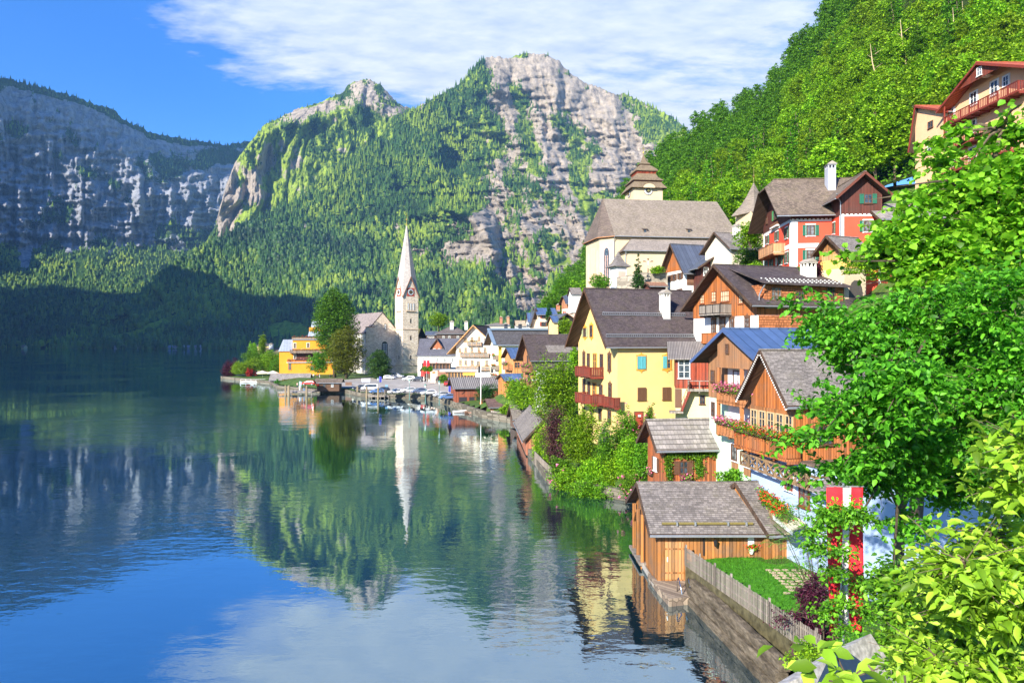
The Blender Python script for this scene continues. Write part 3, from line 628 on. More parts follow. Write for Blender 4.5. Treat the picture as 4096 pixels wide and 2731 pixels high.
def tree_mesh(name, h, r, mat, seed=1, ntuft=420, nleaf=9, leaf=.55, nb=16, z0=.22, kind='round', trunk=.22, loc=(0,0,0), label=None, cat='tree', group=None, sq=.8, lean=0, limbs=True, barkm=None):
    rg = np.random.default_rng(seed); root = empty(name, loc, 0, label, cat, group)
    c, rd = crown_blobs(h, r, h*z0+r*.25, nb, rg, sq, kind); c[:, 0] += lean*c[:, 2]
    pts = tufts(c, rd, ntuft, nleaf, rg)
    leaf_obj('crown', pts, leaf, mat, root, seed+5)
    t = MB(); bm_ = barkm or M_BARK
    t.tube([(0,0,-.5), (lean*h*.3, 0, h*.3), (lean*h*.6+.05*h*math.sin(seed), .03*h, h*.62), (lean*h*.9, 0, h*.9)], [trunk*1.25, trunk, trunk*.6, trunk*.12], bm_, 7)
    if limbs:
        for i in range(0, nb, 2):
            z = max(h*z0*.8, c[i][2]-r*.5); t.tube([(lean*z, 0, z), tuple((np.array([lean*z, 0, z])+c[i])/2+np.array([0,0,-.1])), tuple(c[i])], [trunk*.42, trunk*.28, trunk*.08], bm_, 5)
    t.build('trunk', root, True); return root
def bush(label, loc, rx, ry, rz, mat, seed=1, dens=1.0, leaf=.22, cat='shrub', name='shrub', group=None, blossoms=None, nb=13, **kw):
    rg = np.random.default_rng(seed); root = empty(name, loc, 0, label, cat, group)
    c = rg.normal(size=(nb, 3))*.42*np.array([rx, ry, rz*.6]); c[:, 2] = np.abs(c[:, 2])+rz*.30; R = np.array([rx, ry, rz])
    rd = np.outer(.42+.2*rg.random(nb), R)
    area = rx*rz+ry*rz+rx*ry; nt_ = int(dens*area*4.5/leaf**2/7*3.6)+120
    pts = tufts(c, rd, nt_, 7, rg, tr=.3, shell=.35, **kw); pts[:, 2] = np.maximum(pts[:, 2], .03)
    leaf_obj('foliage', pts, leaf, mat, root, seed+1)
    if blossoms:
        bm_, nbm, bs = blossoms; d = rg.normal(size=(nbm, 3)); d[:, 1] = -np.abs(d[:, 1]); d /= np.linalg.norm(d, axis=1)[:, None]
        k = rg.integers(0, nb, nbm); P = c[k]+d*rd[k]*1.03; P[:, 2] = np.maximum(P[:, 2], .1)
        leaf_obj('blossom', np.repeat(P, 4, 0)+rg.normal(size=(nbm*4, 3))*bs*.35, bs, bm_, root, seed+2, asp=1.0)
    s = MB()
    for i in range(5): s.tube([(0,0,-.3), tuple(c[i % nb]*.6), tuple(c[i % nb])], [.05, .035, .012], M_BARK, 5)
    s.build('stem', root); return root
L_BRIGHT = leafmat((.15, .33, .010), (.36, .58, .02)); L_MID = leafmat((.085, .23, .012), (.22, .44, .02)); L_DARK = leafmat((.03, .10, .02), (.08, .22, .03))
L_YEL = leafmat((.17, .33, .01), (.36, .56, .02)); L_PURP = leafmat((.06, .015, .03), (.14, .03, .05), trans=.2); L_OLIVE = leafmat((.09, .11, .015), (.22, .22, .03))
B_PINK = leafmat((.75, .10, .30), (.90, .30, .50), 'blossom_pink', trans=.2, obj_var=0.0); B_RED = leafmat((.75, .03, .015), (.90, .10, .04), 'blossom_red', trans=.2, obj_var=0.0)
# ---------------------------------------------------------------- houses
def roof_mat(m, ax):
    return m(ax) if callable(m) else m
class House:
    """front wall runs from corner A along u (local x); local y goes away from it. px = pixel column, Y = distance"""
    def __init__(s, name, label, fr, x0, Y, ang, xr=None, xl=None, L=None, D=None, z0=None, eave=None, ridge=None, rdir='u', wall=None, roof=None, oe=.8, og=.9, t=.16, cat='house', group=None, zb=None, bands=(), hip=None, og2=None, fascia=None, under=None, ridge_off=.5, he=None, hr=None, zeL=None, noroof=False, gmat=None):
        s.fr = fr; s.ang = a = math.radians(ang); px = fr(x0, 0)[0]; s.A = Vector(((px-CX)/F*Y, Y, 0)); s.u = Vector((math.cos(a), math.sin(a), 0)); s.v = Vector((-math.sin(a), math.cos(a), 0))
        def cut(d, xpx):
            k = (fr(xpx, 0)[0]-CX)/F; return (k*s.A.y-s.A.x)/(d.x-k*d.y)
        s.L = L if L else cut(s.u, xr); s.D = D if D else cut(s.v, xl)
        s.z0 = z0 if z0 is not None else gzz(s.A.x+2, s.A.y+2)-.5
        s.ze = he if he is not None else CAMH+(CY-fr(0, eave)[1])/F*s.A.y
        s.rdir = rdir; s.og = og; s.oe = oe; s.ro = ridge_off
        if hr is not None: s.zr = hr
        elif noroof: s.zr = s.ze
        else:
            q = s.world((-og, s.D*ridge_off, 0)) if rdir == 'u' else s.world((s.L*ridge_off, -og, 0)); s.zr = CAMH+(CY-fr(0, ridge)[1])/F*q.y
        s.root = empty(name, (s.A.x, s.A.y, 0), a, label, cat, group); s.wallm = wall
        z = s.z0; w = MB()
        # wall bands, each a part of its own
        bl = list(bands)+[(s.ze, wall)] if not bands else list(bands)
        lv = s.z0; B = []
        for zt, mt in bands: B.append((lv, zt, mt)); lv = zt
        B.append((lv, s.ze, gmat or wall) if bands else (lv, s.ze, wall))
        for i, (a0, a1, mt) in enumerate(B):
            e = .05*i; w = MB(); w.box((-e, -e, a0), (s.L+e, s.D+e, a1), mt)
            if i == len(B)-1 and not noroof: s._gable(w, gmat or mt, e, hip)
            w.build('wall' if i == 0 else 'upper_wall', s.root)
        s.roofm = roof; s.hip = hip; s.ro = ridge_off
        if not noroof: s._roof(roof, t, fascia or M_DKWOOD, under or M_DKWOOD, og2 if og2 is not None else og, hip)
    def world(s, p): return s.A+s.u*p[0]+s.v*p[1]+Vector((0, 0, p[2]))
    def _gable(s, w, mt, e, hip):
        if hip == 'full': return
        zt = s.zr-.03; 
        if s.rdir == 'u':
            r = s.D*s.ro; P = [(-e, -e, s.ze), (-e, s.D+e, s.ze), (-e, r, zt)]
            if hip == 'half':
                k = .72; P = [(-e, -e, s.ze), (-e, s.D+e, s.ze), (-e, r+(s.D-r)*(1-k), s.ze+(zt-s.ze)*k), (-e, r*k, s.ze+(zt-s.ze)*k)]
            w.prism(P, (s.L+2*e, 0, 0), mt)
        else:
            r = s.L*s.ro; w.prism([(s.L+e, -e, s.ze), (-e, -e, s.ze), (r, -e, zt)], (0, s.D+2*e, 0), mt)
    def _roof(s, mat, t, fas, und, og2, hip):
        W = s.D if s.rdir == 'u' else s.L; Ln = s.L if s.rdir == 'u' else s.D; r = W*s.ro; mb = MB()
        f = (lambda a, b, z: (a, b, z)) if s.rdir == 'u' else (lambda a, b, z: (b, a, z))
        h = s.zr-s.ze; ze1 = s.ze-h/r*s.oe; ze2 = s.ze-h/(W-r)*s.oe; g1, g2 = -s.og, Ln+og2
        mt = roof_mat(mat, 'x' if s.rdir == 'u' else 'y')
        top = []
        if hip == 'full':
            hh = min(r+s.oe, Ln*.45); R1, R2 = g1+hh, g2-hh
            quads = [[(g1, -s.oe, ze1), (g2, -s.oe, ze1), (R2, r, s.zr), (R1, r, s.zr)], [(g2, W+s.oe, ze2), (g1, W+s.oe, ze2), (R1, r, s.zr), (R2, r, s.zr)], [(g1, W+s.oe, ze2), (g1, -s.oe, ze1), (R1, r, s.zr)], [(g2, -s.oe, ze1), (g2, W+s.oe, ze2), (R2, r, s.zr)]]
        elif hip == 'half':
            k = .72; q = 1.6; zk = s.ze+h*k
            quads = [[(g1, -s.oe, ze1), (g2, -s.oe, ze1), (g2, r, s.zr), (g1+q, r, s.zr), (g1, r*k, zk)], [(g2, W+s.oe, ze2), (g1, W+s.oe, ze2), (g1, W-(W-r)*k, zk), (g1+q, r, s.zr), (g2, r, s.zr)], [(g1, W-(W-r)*k, zk), (g1, r*k, zk), (g1+q, r, s.zr)]]
        else:
            quads = [[(g1, -s.oe, ze1), (g2, -s.oe, ze1), (g2, r, s.zr), (g1, r, s.zr)], [(g2, W+s.oe, ze2), (g1, W+s.oe, ze2), (g1, r, s.zr), (g2, r, s.zr)]]
        for Q in quads:
            P = [Vector(f(*p)) for p in Q]; n = (P[1]-P[0]).cross(P[2]-P[0]).normalized()
            if n.z < 0: P = P[::-1]; n = -n
            T = [p+Vector((0, 0, t)) for p in P]; mb.poly(T, mt); mb.poly([p for p in reversed(P)], und)
            for i in range(len(P)):
                j = (i+1) % len(P)
                if abs(P[i].z-s.zr) < 1e-4 and abs(P[j].z-s.zr) < 1e-4: continue
                mb.poly([P[i], P[j], T[j], T[i]], fas)
        if not hip == 'full':                                  # ridge cap, rafters' ends, barge boards
            cap = MB(); a = Vector(f(g1-.02+(1.6 if hip == 'half' else 0), r, s.zr+t)); b = Vector(f(g2+.02, r, s.zr+t)); mb.beam(a, b, .28, mt, .1)
            for gx in ((g1,) if hip != 'half' else ()):
                mb.beam(Vector(f(gx-.03, -s.oe-.03, ze1+t*.2)), Vector(f(gx-.03, r, s.zr+t*.2)), .07, fas, .28); mb.beam(Vector(f(gx-.03, W+s.oe+.03, ze2+t*.2)), Vector(f(gx-.03, r, s.zr+t*.2)), .07, fas, .28)
        s.roof = mb.build('roof', s.root)
        g = MB(); a = Vector(f(g1, -s.oe-.08, ze1+.02)); b = Vector(f(g2, -s.oe-.08, ze1+.02)); g.tube([a, b], .09, M_ZINC, 6)
        if s.rdir == 'v': a2 = Vector(f(g1, W+s.oe+.08, ze2+.02)); b2 = Vector(f(g2, W+s.oe+.08, ze2+.02)); g.tube([a2, b2], .09, M_ZINC, 6)
        g.build('gutter', s.root); s.ze1 = ze1
    # faces: 'F' y=-o, 'S' x=-o, 'R' x=L+o ; (a, z, o) -> local point
    def fp(s, face, a, z, o=0.0):
        if face == 'F': return Vector((a, -o, z))
        if face == 'S': return Vector((-o, a, z))
        if face == 'R': return Vector((s.L+o, a, z))
        return Vector((face[1]+0*a, 0, 0))
    def hit(s, face, x, y, fr=None, o=0.0):
        """pixel -> (a, z) on a face"""
        p = (fr or s.fr)(x, y); k = (p[0]-CX)/F
        base, d = {'F': (s.world((0, -o, 0)), s.u), 'S': (s.world((-o, 0, 0)), s.v), 'R': (s.world((s.L+o, 0, 0)), s.v)}[face]
        a = (k*base.y-base.x)/(d.x-k*d.y); Yh = base.y+a*d.y
        return a, CAMH+(CY-p[1])/F*Yh
    def fbox(s, mb, face, a0, a1, z0, z1, o0, o1, mat):
        pts = [s.fp(face, a, z, o) for a in (a0, a1) for z in (z0, z1) for o in (o0, o1)]
        mn = [min(p[i] for p in pts) for i in range(3)]; mx = [max(p[i] for p in pts) for i in range(3)]; mb.box(mn, mx, mat)
    def window(s, face, a, z, w, h, frame=None, bars=(1, 1), shut=None, sopen=True, surround=None, glass=None, label=None, e=.06, name='window', sill=True, box=None, ornate=None, sw=None):
        """centre (a, z); frame part > pane, shutters"""
        fm = frame or M_BRN; o0 = e; fw = min(.09, w*.12); mb = MB(); B = lambda *q: s.fbox(mb, face, *q)
        B(a-w/2, a-w/2+fw, z-h/2, z+h/2, o0-.02, o0+.06, fm); B(a+w/2-fw, a+w/2, z-h/2, z+h/2, o0-.02, o0+.06, fm)
        B(a-w/2+fw, a+w/2-fw, z+h/2-fw, z+h/2, o0-.02, o0+.06, fm); B(a-w/2+fw, a+w/2-fw, z-h/2, z-h/2+fw, o0-.02, o0+.06, fm)
        for i in range(bars[0]): c = a-w/2+w*(i+1)/(bars[0]+1); B(c-.03, c+.03, z-h/2+fw, z+h/2-fw, o0-.01, o0+.045, fm)
        for i in range(bars[1]): c = z-h/2+h*(i+1)/(bars[1]+1); B(a-w/2+fw, a+w/2-fw, c-.022, c+.022, o0-.01, o0+.042, fm)
        if surround:
            k = .14; B(a-w/2-k, a-w/2, z-h/2-k, z+h/2+k, -.05, o0+.02, surround); B(a+w/2, a+w/2+k, z-h/2-k, z+h/2+k, -.05, o0+.02, surround); B(a-w/2, a+w/2, z+h/2, z+h/2+k, -.05, o0+.02, surround); B(a-w/2, a+w/2, z-h/2-k, z-h/2, -.05, o0+.02, surround)
        if ornate:
            k = .12; B(a-w/2-k, a+w/2+k, z+h/2, z+h/2+.16, -.05, o0+.03, ornate); B(a-w/2-k, a+w/2+k, z-h/2-.16, z-h/2, -.05, o0+.03, ornate); B(a-w/2-.07, a-w/2, z-h/2, z+h/2, -.05, o0+.03, ornate); B(a+w/2, a+w/2+.07, z-h/2, z+h/2, -.05, o0+.03, ornate)
            for sg, zz in ((1, z+h/2+.16), (-1, z-h/2-.16)):
                pts = [s.fp(face, a+q*w*.5, zz+sg*r, -.02) for q, r in ((-.7, 0), (-.45, .1), (-.25, .07), (-.12, .2), (0, .30), (.12, .2), (.25, .07), (.45, .1), (.7, 0))]
                d = s.fp(face, 0, 0, o0+.03)-s.fp(face, 0, 0, -.02); mb.prism(pts, d, ornate)
        if sill and not ornate: B(a-w/2-.07, a+w/2+.07, z-h/2-.07, z-h/2, -.02, o0+.12, surround or fm)
        fo = mb.build(name, s.root)
        if label: fo['label'] = label
        g = MB(); s.fbox(g, face, a-w/2+fw*.5, a+w/2-fw*.5, z-h/2+fw*.5, z+h/2-fw*.5, o0-.03, o0+.008, glass or M_GLASS); g.build('pane', fo)
        if shut:
            sw_ = sw or w*.52
            for sg in (-1, 1):
                sb = MB(); a0 = a+sg*(w/2+.02) if sopen else a; a1 = a0+sg*(sw_ if sopen else w/2)
                lo, hi = min(a0, a1), max(a0, a1); oo = o0 if sopen else o0+.07
                s.fbox(sb, face, lo, lo+.06, z-h/2, z+h/2, oo, oo+.05, shut); s.fbox(sb, face, hi-.06, hi, z-h/2, z+h/2, oo, oo+.05, shut); s.fbox(sb, face, lo+.06, hi-.06, z+h/2-.06, z+h/2, oo, oo+.05, shut); s.fbox(sb, face, lo+.06, hi-.06, z-h/2, z-h/2+.06, oo, oo+.05, shut)
                n = max(4, int(h/.13))
                for i in range(n): c = z-h/2+.06+(h-.12)*(i+.5)/n; s.fbox(sb, face, lo+.06, hi-.06, c-.03, c+.03, oo+.005+.0*i, oo+.035, shut)
                s.fbox(sb, face, lo+.05, hi-.05, z-h/2+.05, z+h/2-.05, oo-.005, oo+.004, shut); sb.build('shutter', fo)
        return fo
    def wins(s, face, L, **kw):
        """L: (x, y, w, h) with x, y pixel of the centre"""
        for q in L:
            fr = kw.pop('fr', None) if False else kw.get('fr'); k2 = {k: v for k, v in kw.items() if k != 'fr'}
            if len(q) > 4: k2.update(q[4])
            a, z = s.hit(face, q[0], q[1], fr); s.window(face, a, z, q[2], q[3], **k2)
    def balcony(s, face, a0, a1, zf, depth, h=1.0, mat=None, post=None, style='slat', lo=None, side=True, e=0.0, name='balcony', gap=.14, top=None):
        mat = mat or M_TIM; post = post or mat; mb = MB(); rl = MB(); B = lambda m, *q: s.fbox(m, face, *q)
        B(mb, a0, a1, zf-.16, zf, e-.02, depth+e, mat)
        n = max(2, int((a1-a0)/1.8)+1)
        for i in range(n+1): c = a0+(a1-a0)*i/n; B(mb, max(a0, c-.07), min(a1, c+.07), zf-.34, zf-.16, e-.02, depth+e-.15, post)
        for i in range(n+1): c = a0+(a1-a0)*i/n; B(rl, max(a0, c-.06), min(a1, c+.06), zf, zf+h, depth+e-.11, depth+e-.01, post)
        B(rl, a0-.03, a1+.03, zf+h, zf+h+.07, depth+e-.13, depth+e+.02, top or post); B(rl, a0, a1, zf+.02, zf+.10, depth+e-.09, depth+e-.03, post)
        if style != 'open':
            k = max(3, int((a1-a0)/gap)); w = gap*(.5 if style == 'slat' else .86)
            for i in range(k): c = a0+(a1-a0)*(i+.5)/k; B(rl, c-w/2, c+w/2, zf+.08, zf+h, depth+e-.065, depth+e-.035, mat)
        for sa in ((a0, a1) if side else ()):
            d = .02 if sa == a0 else -.10; B(rl, sa+d, sa+d+.08, zf+h, zf+h+.065, e, depth+e-.13, top or post)
            k = max(2, int(depth/gap)); w = gap*(.5 if style == 'slat' else .86)
            for i in range(k): c = e+(depth-.1)*(i+.5)/k; B(rl, sa+d+.02, sa+d+.06, zf+.05, zf+h, c-w/2, c+w/2, mat)
        o = mb.build(name, s.root); rl.build('railing', o); return o
    def chimney(s, x, y, zb, zt, w=.8, d=None, mat=None, cap='gable', label=None):
        d = d or w; mat = mat or plaster((.62, .60, .55), .5); mb = MB(); mb.box((x-w/2, y-d/2, zb), (x+w/2, y+d/2, zt-.55), mat)
        for sx in (-1, 1):
            for sy in (-1, 0, 1): mb.box((x+sx*(w/2-.09)-.09, y+sy*(d/2-.09)-.07, zt-.55), (x+sx*(w/2-.09)+.09, y+sy*(d/2-.09)+.07, zt-.15), mat)
        for sy in (-1, 1): mb.box((x-.08, y+sy*(d/2-.09)-.07, zt-.55), (x+.08, y+sy*(d/2-.09)+.07, zt-.15), mat)
        mb.box((x-w/2+.18, y-d/2+.16, zt-.55), (x+w/2-.18, y+d/2-.16, zt-.2), M_IRON)
        mb.box((x-w/2-.08, y-d/2-.08, zt-.15), (x+w/2+.08, y+d/2+.08, zt-.05), mat)
        mb.box((x-w/2-.06, y-d/2-.06, zb+.1), (x+w/2+.06, y+d/2+.06, zb+.55), M_ZINC)
        if cap == 'gable': mb.prism([(x-w/2-.16, y-d/2-.14, zt-.05), (x+w/2+.16, y-d/2-.14, zt-.05), (x, y-d/2-.14, zt+.38)], (0, d+.28, 0), plain((.33, .29, .24)))
        o = mb.build('chimney', getattr(s, 'roof', None) or s.root)
        if label: o['label'] = label
        return o
    def onroof(s, x, y, fr=None):
        """pixel -> local point on the roof plane facing the camera (ridge along u)"""
        p = (fr or s.fr)(x, y); o = Vector((0, 0, CAMH)); d = Vector(((p[0]-CX)/F, 1, (CY-p[1])/F))
        k = (s.zr-s.ze)/(s.D*s.ro); n = Vector((0, -k, 1)); nw = s.u*n.x+s.v*n.y+Vector((0, 0, 1)); q = s.world((0, 0, s.ze+.16))
        t = (q-o).dot(nw)/d.dot(nw); P = o+d*t; r = P-s.A; return Vector((r.dot(s.u), r.dot(s.v), P.z))
def flowers(label, P, n, mat, leaf=.14, group=None, seed=1, w=.45, hgt=.4, green=.45, name='flower_box', box=True):
    """a planted box along the polyline P"""
    rg = np.random.default_rng(seed); P = [Vector(p) for p in P]; root = empty(name, P[0], 0, label, 'flower box', group); o = np.array(P[0])
    def rnd(k, sp, up):
        i = rg.integers(0, len(P)-1, k); t = rg.random(k)[:, None]; A = np.array(P)
        q = A[i]*(1-t)+A[i+1]*t-o; q += rg.normal(size=(k, 3))*np.array([sp*.5, sp*.5, hgt*.33]); q[:, 2] += up; return q
    leaf_obj('foliage', rnd(int(n*green*3), w, .10), leaf, L_MID, root, seed); leaf_obj('blossom', rnd(n, w*1.15, .16), leaf*.9, mat, root, seed+3, asp=1.0, up=.6)
    if box:
        b = MB(); [b.beam(P[i]-P[0]-Vector((0,0,.12)), P[i+1]-P[0]-Vector((0,0,.12)), .22, M_DKWOOD, .2) for i in range(len(P)-1)]; b.build('box', root)
    return root
# ================================================================ near and middle houses (right bank)
W_WOODOR = planks((.36, .115, .03), w=.19, var=.4); W_WOODRED = planks((.25, .045, .02), w=.17, var=.5); W_WOODRB = planks((.30, .09, .03), w=.2, var=.45)
W_BROWN = planks((.33, .16, .075), w=.16, var=.22); W_DARKRED = planks((.10, .03, .022), w=.18, var=.25); W_BOAT = planks((.30, .125, .035), w=.24, var=.45, wear=.55)
W_DKF = planks((.16, .12, .09), w=.2); W_GREY = planks((.25, .22, .19), w=.14, var=.35); W_BLACK = planks((.035, .03, .028), w=.2, var=.3)
R_DARK = lambda ax: shingle((.078, .060, .062), ax, .30, .20, 1.4, .38, .25, .38, .8)
R_GREYW = lambda ax: shingle((.215, .19, .175), ax, .26, .20, 2.2, .42, .25, .30)
R_SHEDW = lambda ax: shingle((.26, .235, .22), ax, .30, .55, 1.6, .30, .35, .30)
R_BROWNT = lambda ax: shingle((.17, .13, .10), ax, .30, .24, 1.4, .42, .35, .30)
R_CHURCH = lambda ax: shingle((.23, .19, .155), ax, .35, .30, 1.3, .30, .30, .60)
R_METD = lambda ax: seam((.16, .18, .22), ax, .75, .30, .5); R_METB = lambda ax: seam((.12, .19, .34), ax, .85, .30, .45); R_RED = lambda ax: shingle((.42, .10, .05), ax, .3, .28, 1.4, .3, .0, .45)
SH_WALL = shingle((.36, .13, .05), 'xy', .16, .28, 1.0, .5, .0, .30); YELLOW = plaster((.64, .49, .20), .15); REDP = plaster((.66, .085, .045), .12); MINT = plaster((.50, .66, .48), .15); BLUEP = plaster((.36, .47, .66), .15)
CHCREAM = plaster((.58, .46, .30), .35); GREENSH = plain((.02, .13, .08)); TEAL = plain((.10, .38, .42)); BRSH = plain((.12, .06, .035)); OCHRE = plain((.62, .30, .04)); PINKST = plaster((.72, .45, .36), .3)
PEACH = plaster((.76, .46, .26), .15); M_REDPAINT = plain((.20, .035, .022)); W_BAL = planks((.18, .038, .022), w=.3, var=.3)
def z_at(h, face, x, y, fr=None, o=0): return h.hit(face, x, y, fr, o)[1]
# ---- yellow house
h = House('house', 'yellow plastered house with steep dark tiled roof, teal and brown shutters and red balconies', Z3, 580, 80, 17, L=11.8, xl=335, z0=2.5, he=16.3, ridge=170, wall=YELLOW, roof=R_DARK, oe=.5, og=1.7, t=.2); YH = h
h.wins('F', [(515, 940, 1.05, 1.5)], fr=ZA, shut=TEAL, sopen=False, ornate=OCHRE, label='window behind closed teal shutters')
h.wins('F', [(838, 940, 1.05, 1.5)], fr=ZA, shut=None, ornate=OCHRE, frame=OCHRE)
a, z = h.hit('F', 808, 936, ZA); sb = MB(); h.fbox(sb, 'F', a-.25, a+.27, z-.72, z+.72, .1, .15, TEAL); [h.fbox(sb, 'F', a-.22, a+.24, z-.66+i*.12, z-.60+i*.12, .15, .165, TEAL) for i in range(11)]; sb.build('shutter', h.root)
h.wins('F', [(520, 1332, 1.05, 1.5), (830, 1328, 1.05, 1.5)], fr=ZA, shut=BRSH, sopen=False)
a, z = h.hit('F', 712, 985); db = MB(); h.fbox(db, 'F', a-.6, a+.6, z-1.1, z+1.0, -.02, .07, BRSH); h.fbox(db, 'F', a-.48, a+.48, z-1.1, z+.88, .07, .10, plain((.30, .05, .03))); h.fbox(db, 'F', a-.12, a+.25, z+.35, z+.6, .10, .12, M_FRAME); db.build('door', h.root)
h.wins('S', [(378, 438, .9, 1.2, dict(shut=plain((.35, .38, .22)), ornate=OCHRE)), (418, 430, .9, 1.5, dict(ornate=OCHRE))])
h.wins('S', [(371, 607, .7, 1.7), (531, 625, .8, 1.9), (535, 812, .8, 1.9)], ornate=BRSH)
h.wins('S', [(440, 615, 1.1, 1.9, dict(frame=OCHRE)), (482, 618, .9, 1.8), (400, 612, .8, 1.8), (372, 775, .8, 2.0), (437, 800, 1.2, 2.0, dict(frame=OCHRE)), (478, 812, .9, 1.9), (403, 790, .8, 1.9), (370, 930, .8, 1.1), (422, 935, .8, 1.4), (473, 950, .8, 1.4), (532, 965, .9, 1.5)])
for (xa, xb, yb) in ((312, 405, 712), (312, 410, 885)):
    a1, _ = h.hit('S', xa, yb, None, 1.9); a0, zf = h.hit('S', xb, yb, None, 1.9); h.balcony('S', a0, a1, zf, 1.9, 1.0, W_BAL, M_REDPAINT, 'board', gap=.3)
a1, _ = h.hit('S', 420, 900, None, .9); h.balcony('S', -.8, a1-.2, zf-.02, .9, 1.0, W_BAL, M_REDPAINT, 'board', gap=.3)
h.chimney(*h.onroof(812, 340, ZA)[:2], h.zr-4.2, CAMH+(CY-ZA(0, 60)[1])/F*84.5, .95, 1.1)
for yy, xa, xb in ((352, 30, 1060), (627, 75, 1262)):
    p, q = h.onroof(xa, yy, ZA), h.onroof(xb, yy, ZA); q.y = p.y; q.z = p.z; sg = MB()
    for dz in (.10, .40): sg.tube([p+Vector((0, -.05, dz)), q+Vector((0, -.05, dz))], .05, M_ZINC, 5)
    n = int((q.x-p.x)/.25)
    for i in range(n+1):
        c = p+(q-p)*i/n; sg.beam(c+Vector((0, -.05, .05)), c+Vector((0, -.05, .40)), .035, M_ZINC)
    sg.build('snow_guard', h.roof)
pt = MB()                                                   # scalloped barge board of the big gable
for sgn in (0, 1):
    for i in range(34):
        f = i/34; y = (-.45+f*(h.D/2+.45)) if sgn == 0 else (h.D+.45-f*(h.D/2+.45)); zz = h.ze1+f*(h.zr-h.ze1); pt.prism([(-1.78, y-.12, zz+.02), (-1.78, y+.12, zz+.02), (-1.78, y, zz-.22)], (.05, 0, 0), M_BRN)
pt.build('barge_board', h.roof)
wb = MB(); [wb.box((-1.5, .3+i*.0, 0), (-1.5, .3, 0), M_BRN) for i in range(0)]
# corner downpipe
def downpipe(h, pts, r=.05):
    m = MB(); m.tube(pts, r, M_ZINC, 6); m.build('downpipe', h.root)
a, z = h.hit('F', 905, 740, ZA); downpipe(h, [(a, -.45, 16.0), (a, -.4, 15.6), (a-.15, -.08, 15.0), (a-.15, -.08, 14.3)])
# ---- red lean-to with tin roof, cream wall and outside stairs
CREAMW = plaster((.66, .58, .32), .15)
h = House('house', 'narrow cream and red wooden house with a tin lean-to roof and outside stairs', Z6, 300, 76, -12, xr=575, D=5, z0=5.5, he=14.55, noroof=True, wall=CREAMW, bands=((11.3, CREAMW),), gmat=W_WOODRED); LT = h
r = MB(); r.hexa([(-.9, -.7, 14.5), (h.L+1.5, -.7, 14.5), (h.L+1.5, 6, 16.4), (-.9, 6, 16.4), (-.9, -.7, 14.63), (h.L+1.5, -.7, 14.63), (h.L+1.5, 6, 16.53), (-.9, 6, 16.53)], seam((.26, .23, .21), 'x', .18, .7, .1, .35)); h.roof = r.build('roof', h.root)
h.wins('F', [(365, 928, 1.3, 2.2, dict(frame=M_FRAME, bars=(1, 2)))]); h.wins('F', [(507, 1172, .6, 1.0)])
a, z = h.hit('F', 320, 1150); db = MB(); h.fbox(db, 'F', a-.35, a+.35, z-1.2, z+.9, -.02, .08, BRSH); db.build('door', h.root)
a0, zf = h.hit('F', 395, 1095, None, 1.1); h.balcony('F', a0, h.L-.05, zf, 1.2, .95, W_GREY, W_GREY, 'open'); st = MB()
a1, z1 = h.hit('F', 345, 1262, None, 1.2)
for dy in (.15, 1.15): st.beam((a0+.2, -dy, zf-.1), (a1, -dy, z1), .07, M_REDPAINT, .25); 
for i in range(13):
    f = i/12; c = Vector((a0+.2+(a1-a0-.2)*f, 0, zf-.05+(z1-zf+.1)*f)); st.box((c.x-.14, -1.13, c.z-.02), (c.x+.14, -.17, c.z+.02), plain((.62, .52, .35)))
st.beam((a0+.2, -1.18, zf+.9), (a1, -1.18, z1+.95), .06, M_BRN); [st.beam((a0+.2+(a1-a0-.2)*f, -1.18, zf-.1+(z1-zf)*f), (a0+.2+(a1-a0-.2)*f, -1.18, zf+.9+(z1-zf)*f), .05, M_BRN) for f in (.0, .33, .66, 1)]
st.box((a1-1.3, -1.3, z1-.25), (a1+.2, .2, z1-.05), W_GREY); st.build('stairs', h.root)
# ---- brown chalet above (white ground floor, shingled side)
h = House('house', 'brown timber chalet with white lower storey, dark balcony and shingled dormer side', Z6, 940, 72, 17, L=11, xl=440, z0=11, he=20.75, ridge=125, wall=M_WHITE, bands=((19.3, M_WHITE),), gmat=W_WOODOR, roof=R_DARK, oe=.85, og=1.3, t=.2); BC = h
m = MB(); m.box((.15, -.09, 11.2), (11.1, .3, 19.25), SH_WALL); m.build('shingle_wall', h.root)
m = MB(); m.box((.9, -.02, 20.2), (11.05, 5.2, 22.55), SH_WALL); m.prism([(0.0, .25, 20.3), (1.0, .25, 20.3), (1.0, .25, 22.4)], (0, 5, 0), SH_WALL); m.build('dormer_wall', h.root)
m = MB(); m.hexa([(.2, -.8, 22.55), (11.6, -.8, 22.35), (11.6, 5.6, 24.55), (.2, 5.6, 24.75), (.2, -.8, 22.72), (11.6, -.8, 22.52), (11.6, 5.6, 24.72), (.2, 5.6, 24.92)], R_DARK('x')); m.build('dormer_roof', h.roof)
m = MB(); m.box((.9, -.5, 20.0), (11.3, 0, 20.12), M_ZINC); m.build('ledge', h.root)
m = MB(); [m.box((.9+i*.55+(j % 2)*.27, -.62+j*.62, 22.76+j*.205), (1.05+i*.55+(j % 2)*.27, -.56+j*.62, 22.90+j*.205), plain((.6, .6, .58))) for i in range(18) for j in range(3)]; m.build('snow_hooks', h.roof)
h.wins('F', [(1085, 345, 1.3, 1.45, dict(frame=planks((.20, .08, .03))))], bars=(2, 2), glass=M_GLASSW); h.wins('F', [(1268, 368, 1.1, 1.3), (1512, 330, 1.1, 1.2)], bars=(2, 1), frame=BRSH)
h.wins('S', [(602, 365, .95, 1.2), (690, 362, 1.7, 1.25, dict(bars=(3, 1))), (815, 385, .8, 1.0), (512, 385, .9, 1.1)], frame=planks((.26, .08, .03)), bars=(1, 2), glass=plain((.50, .42, .28)))
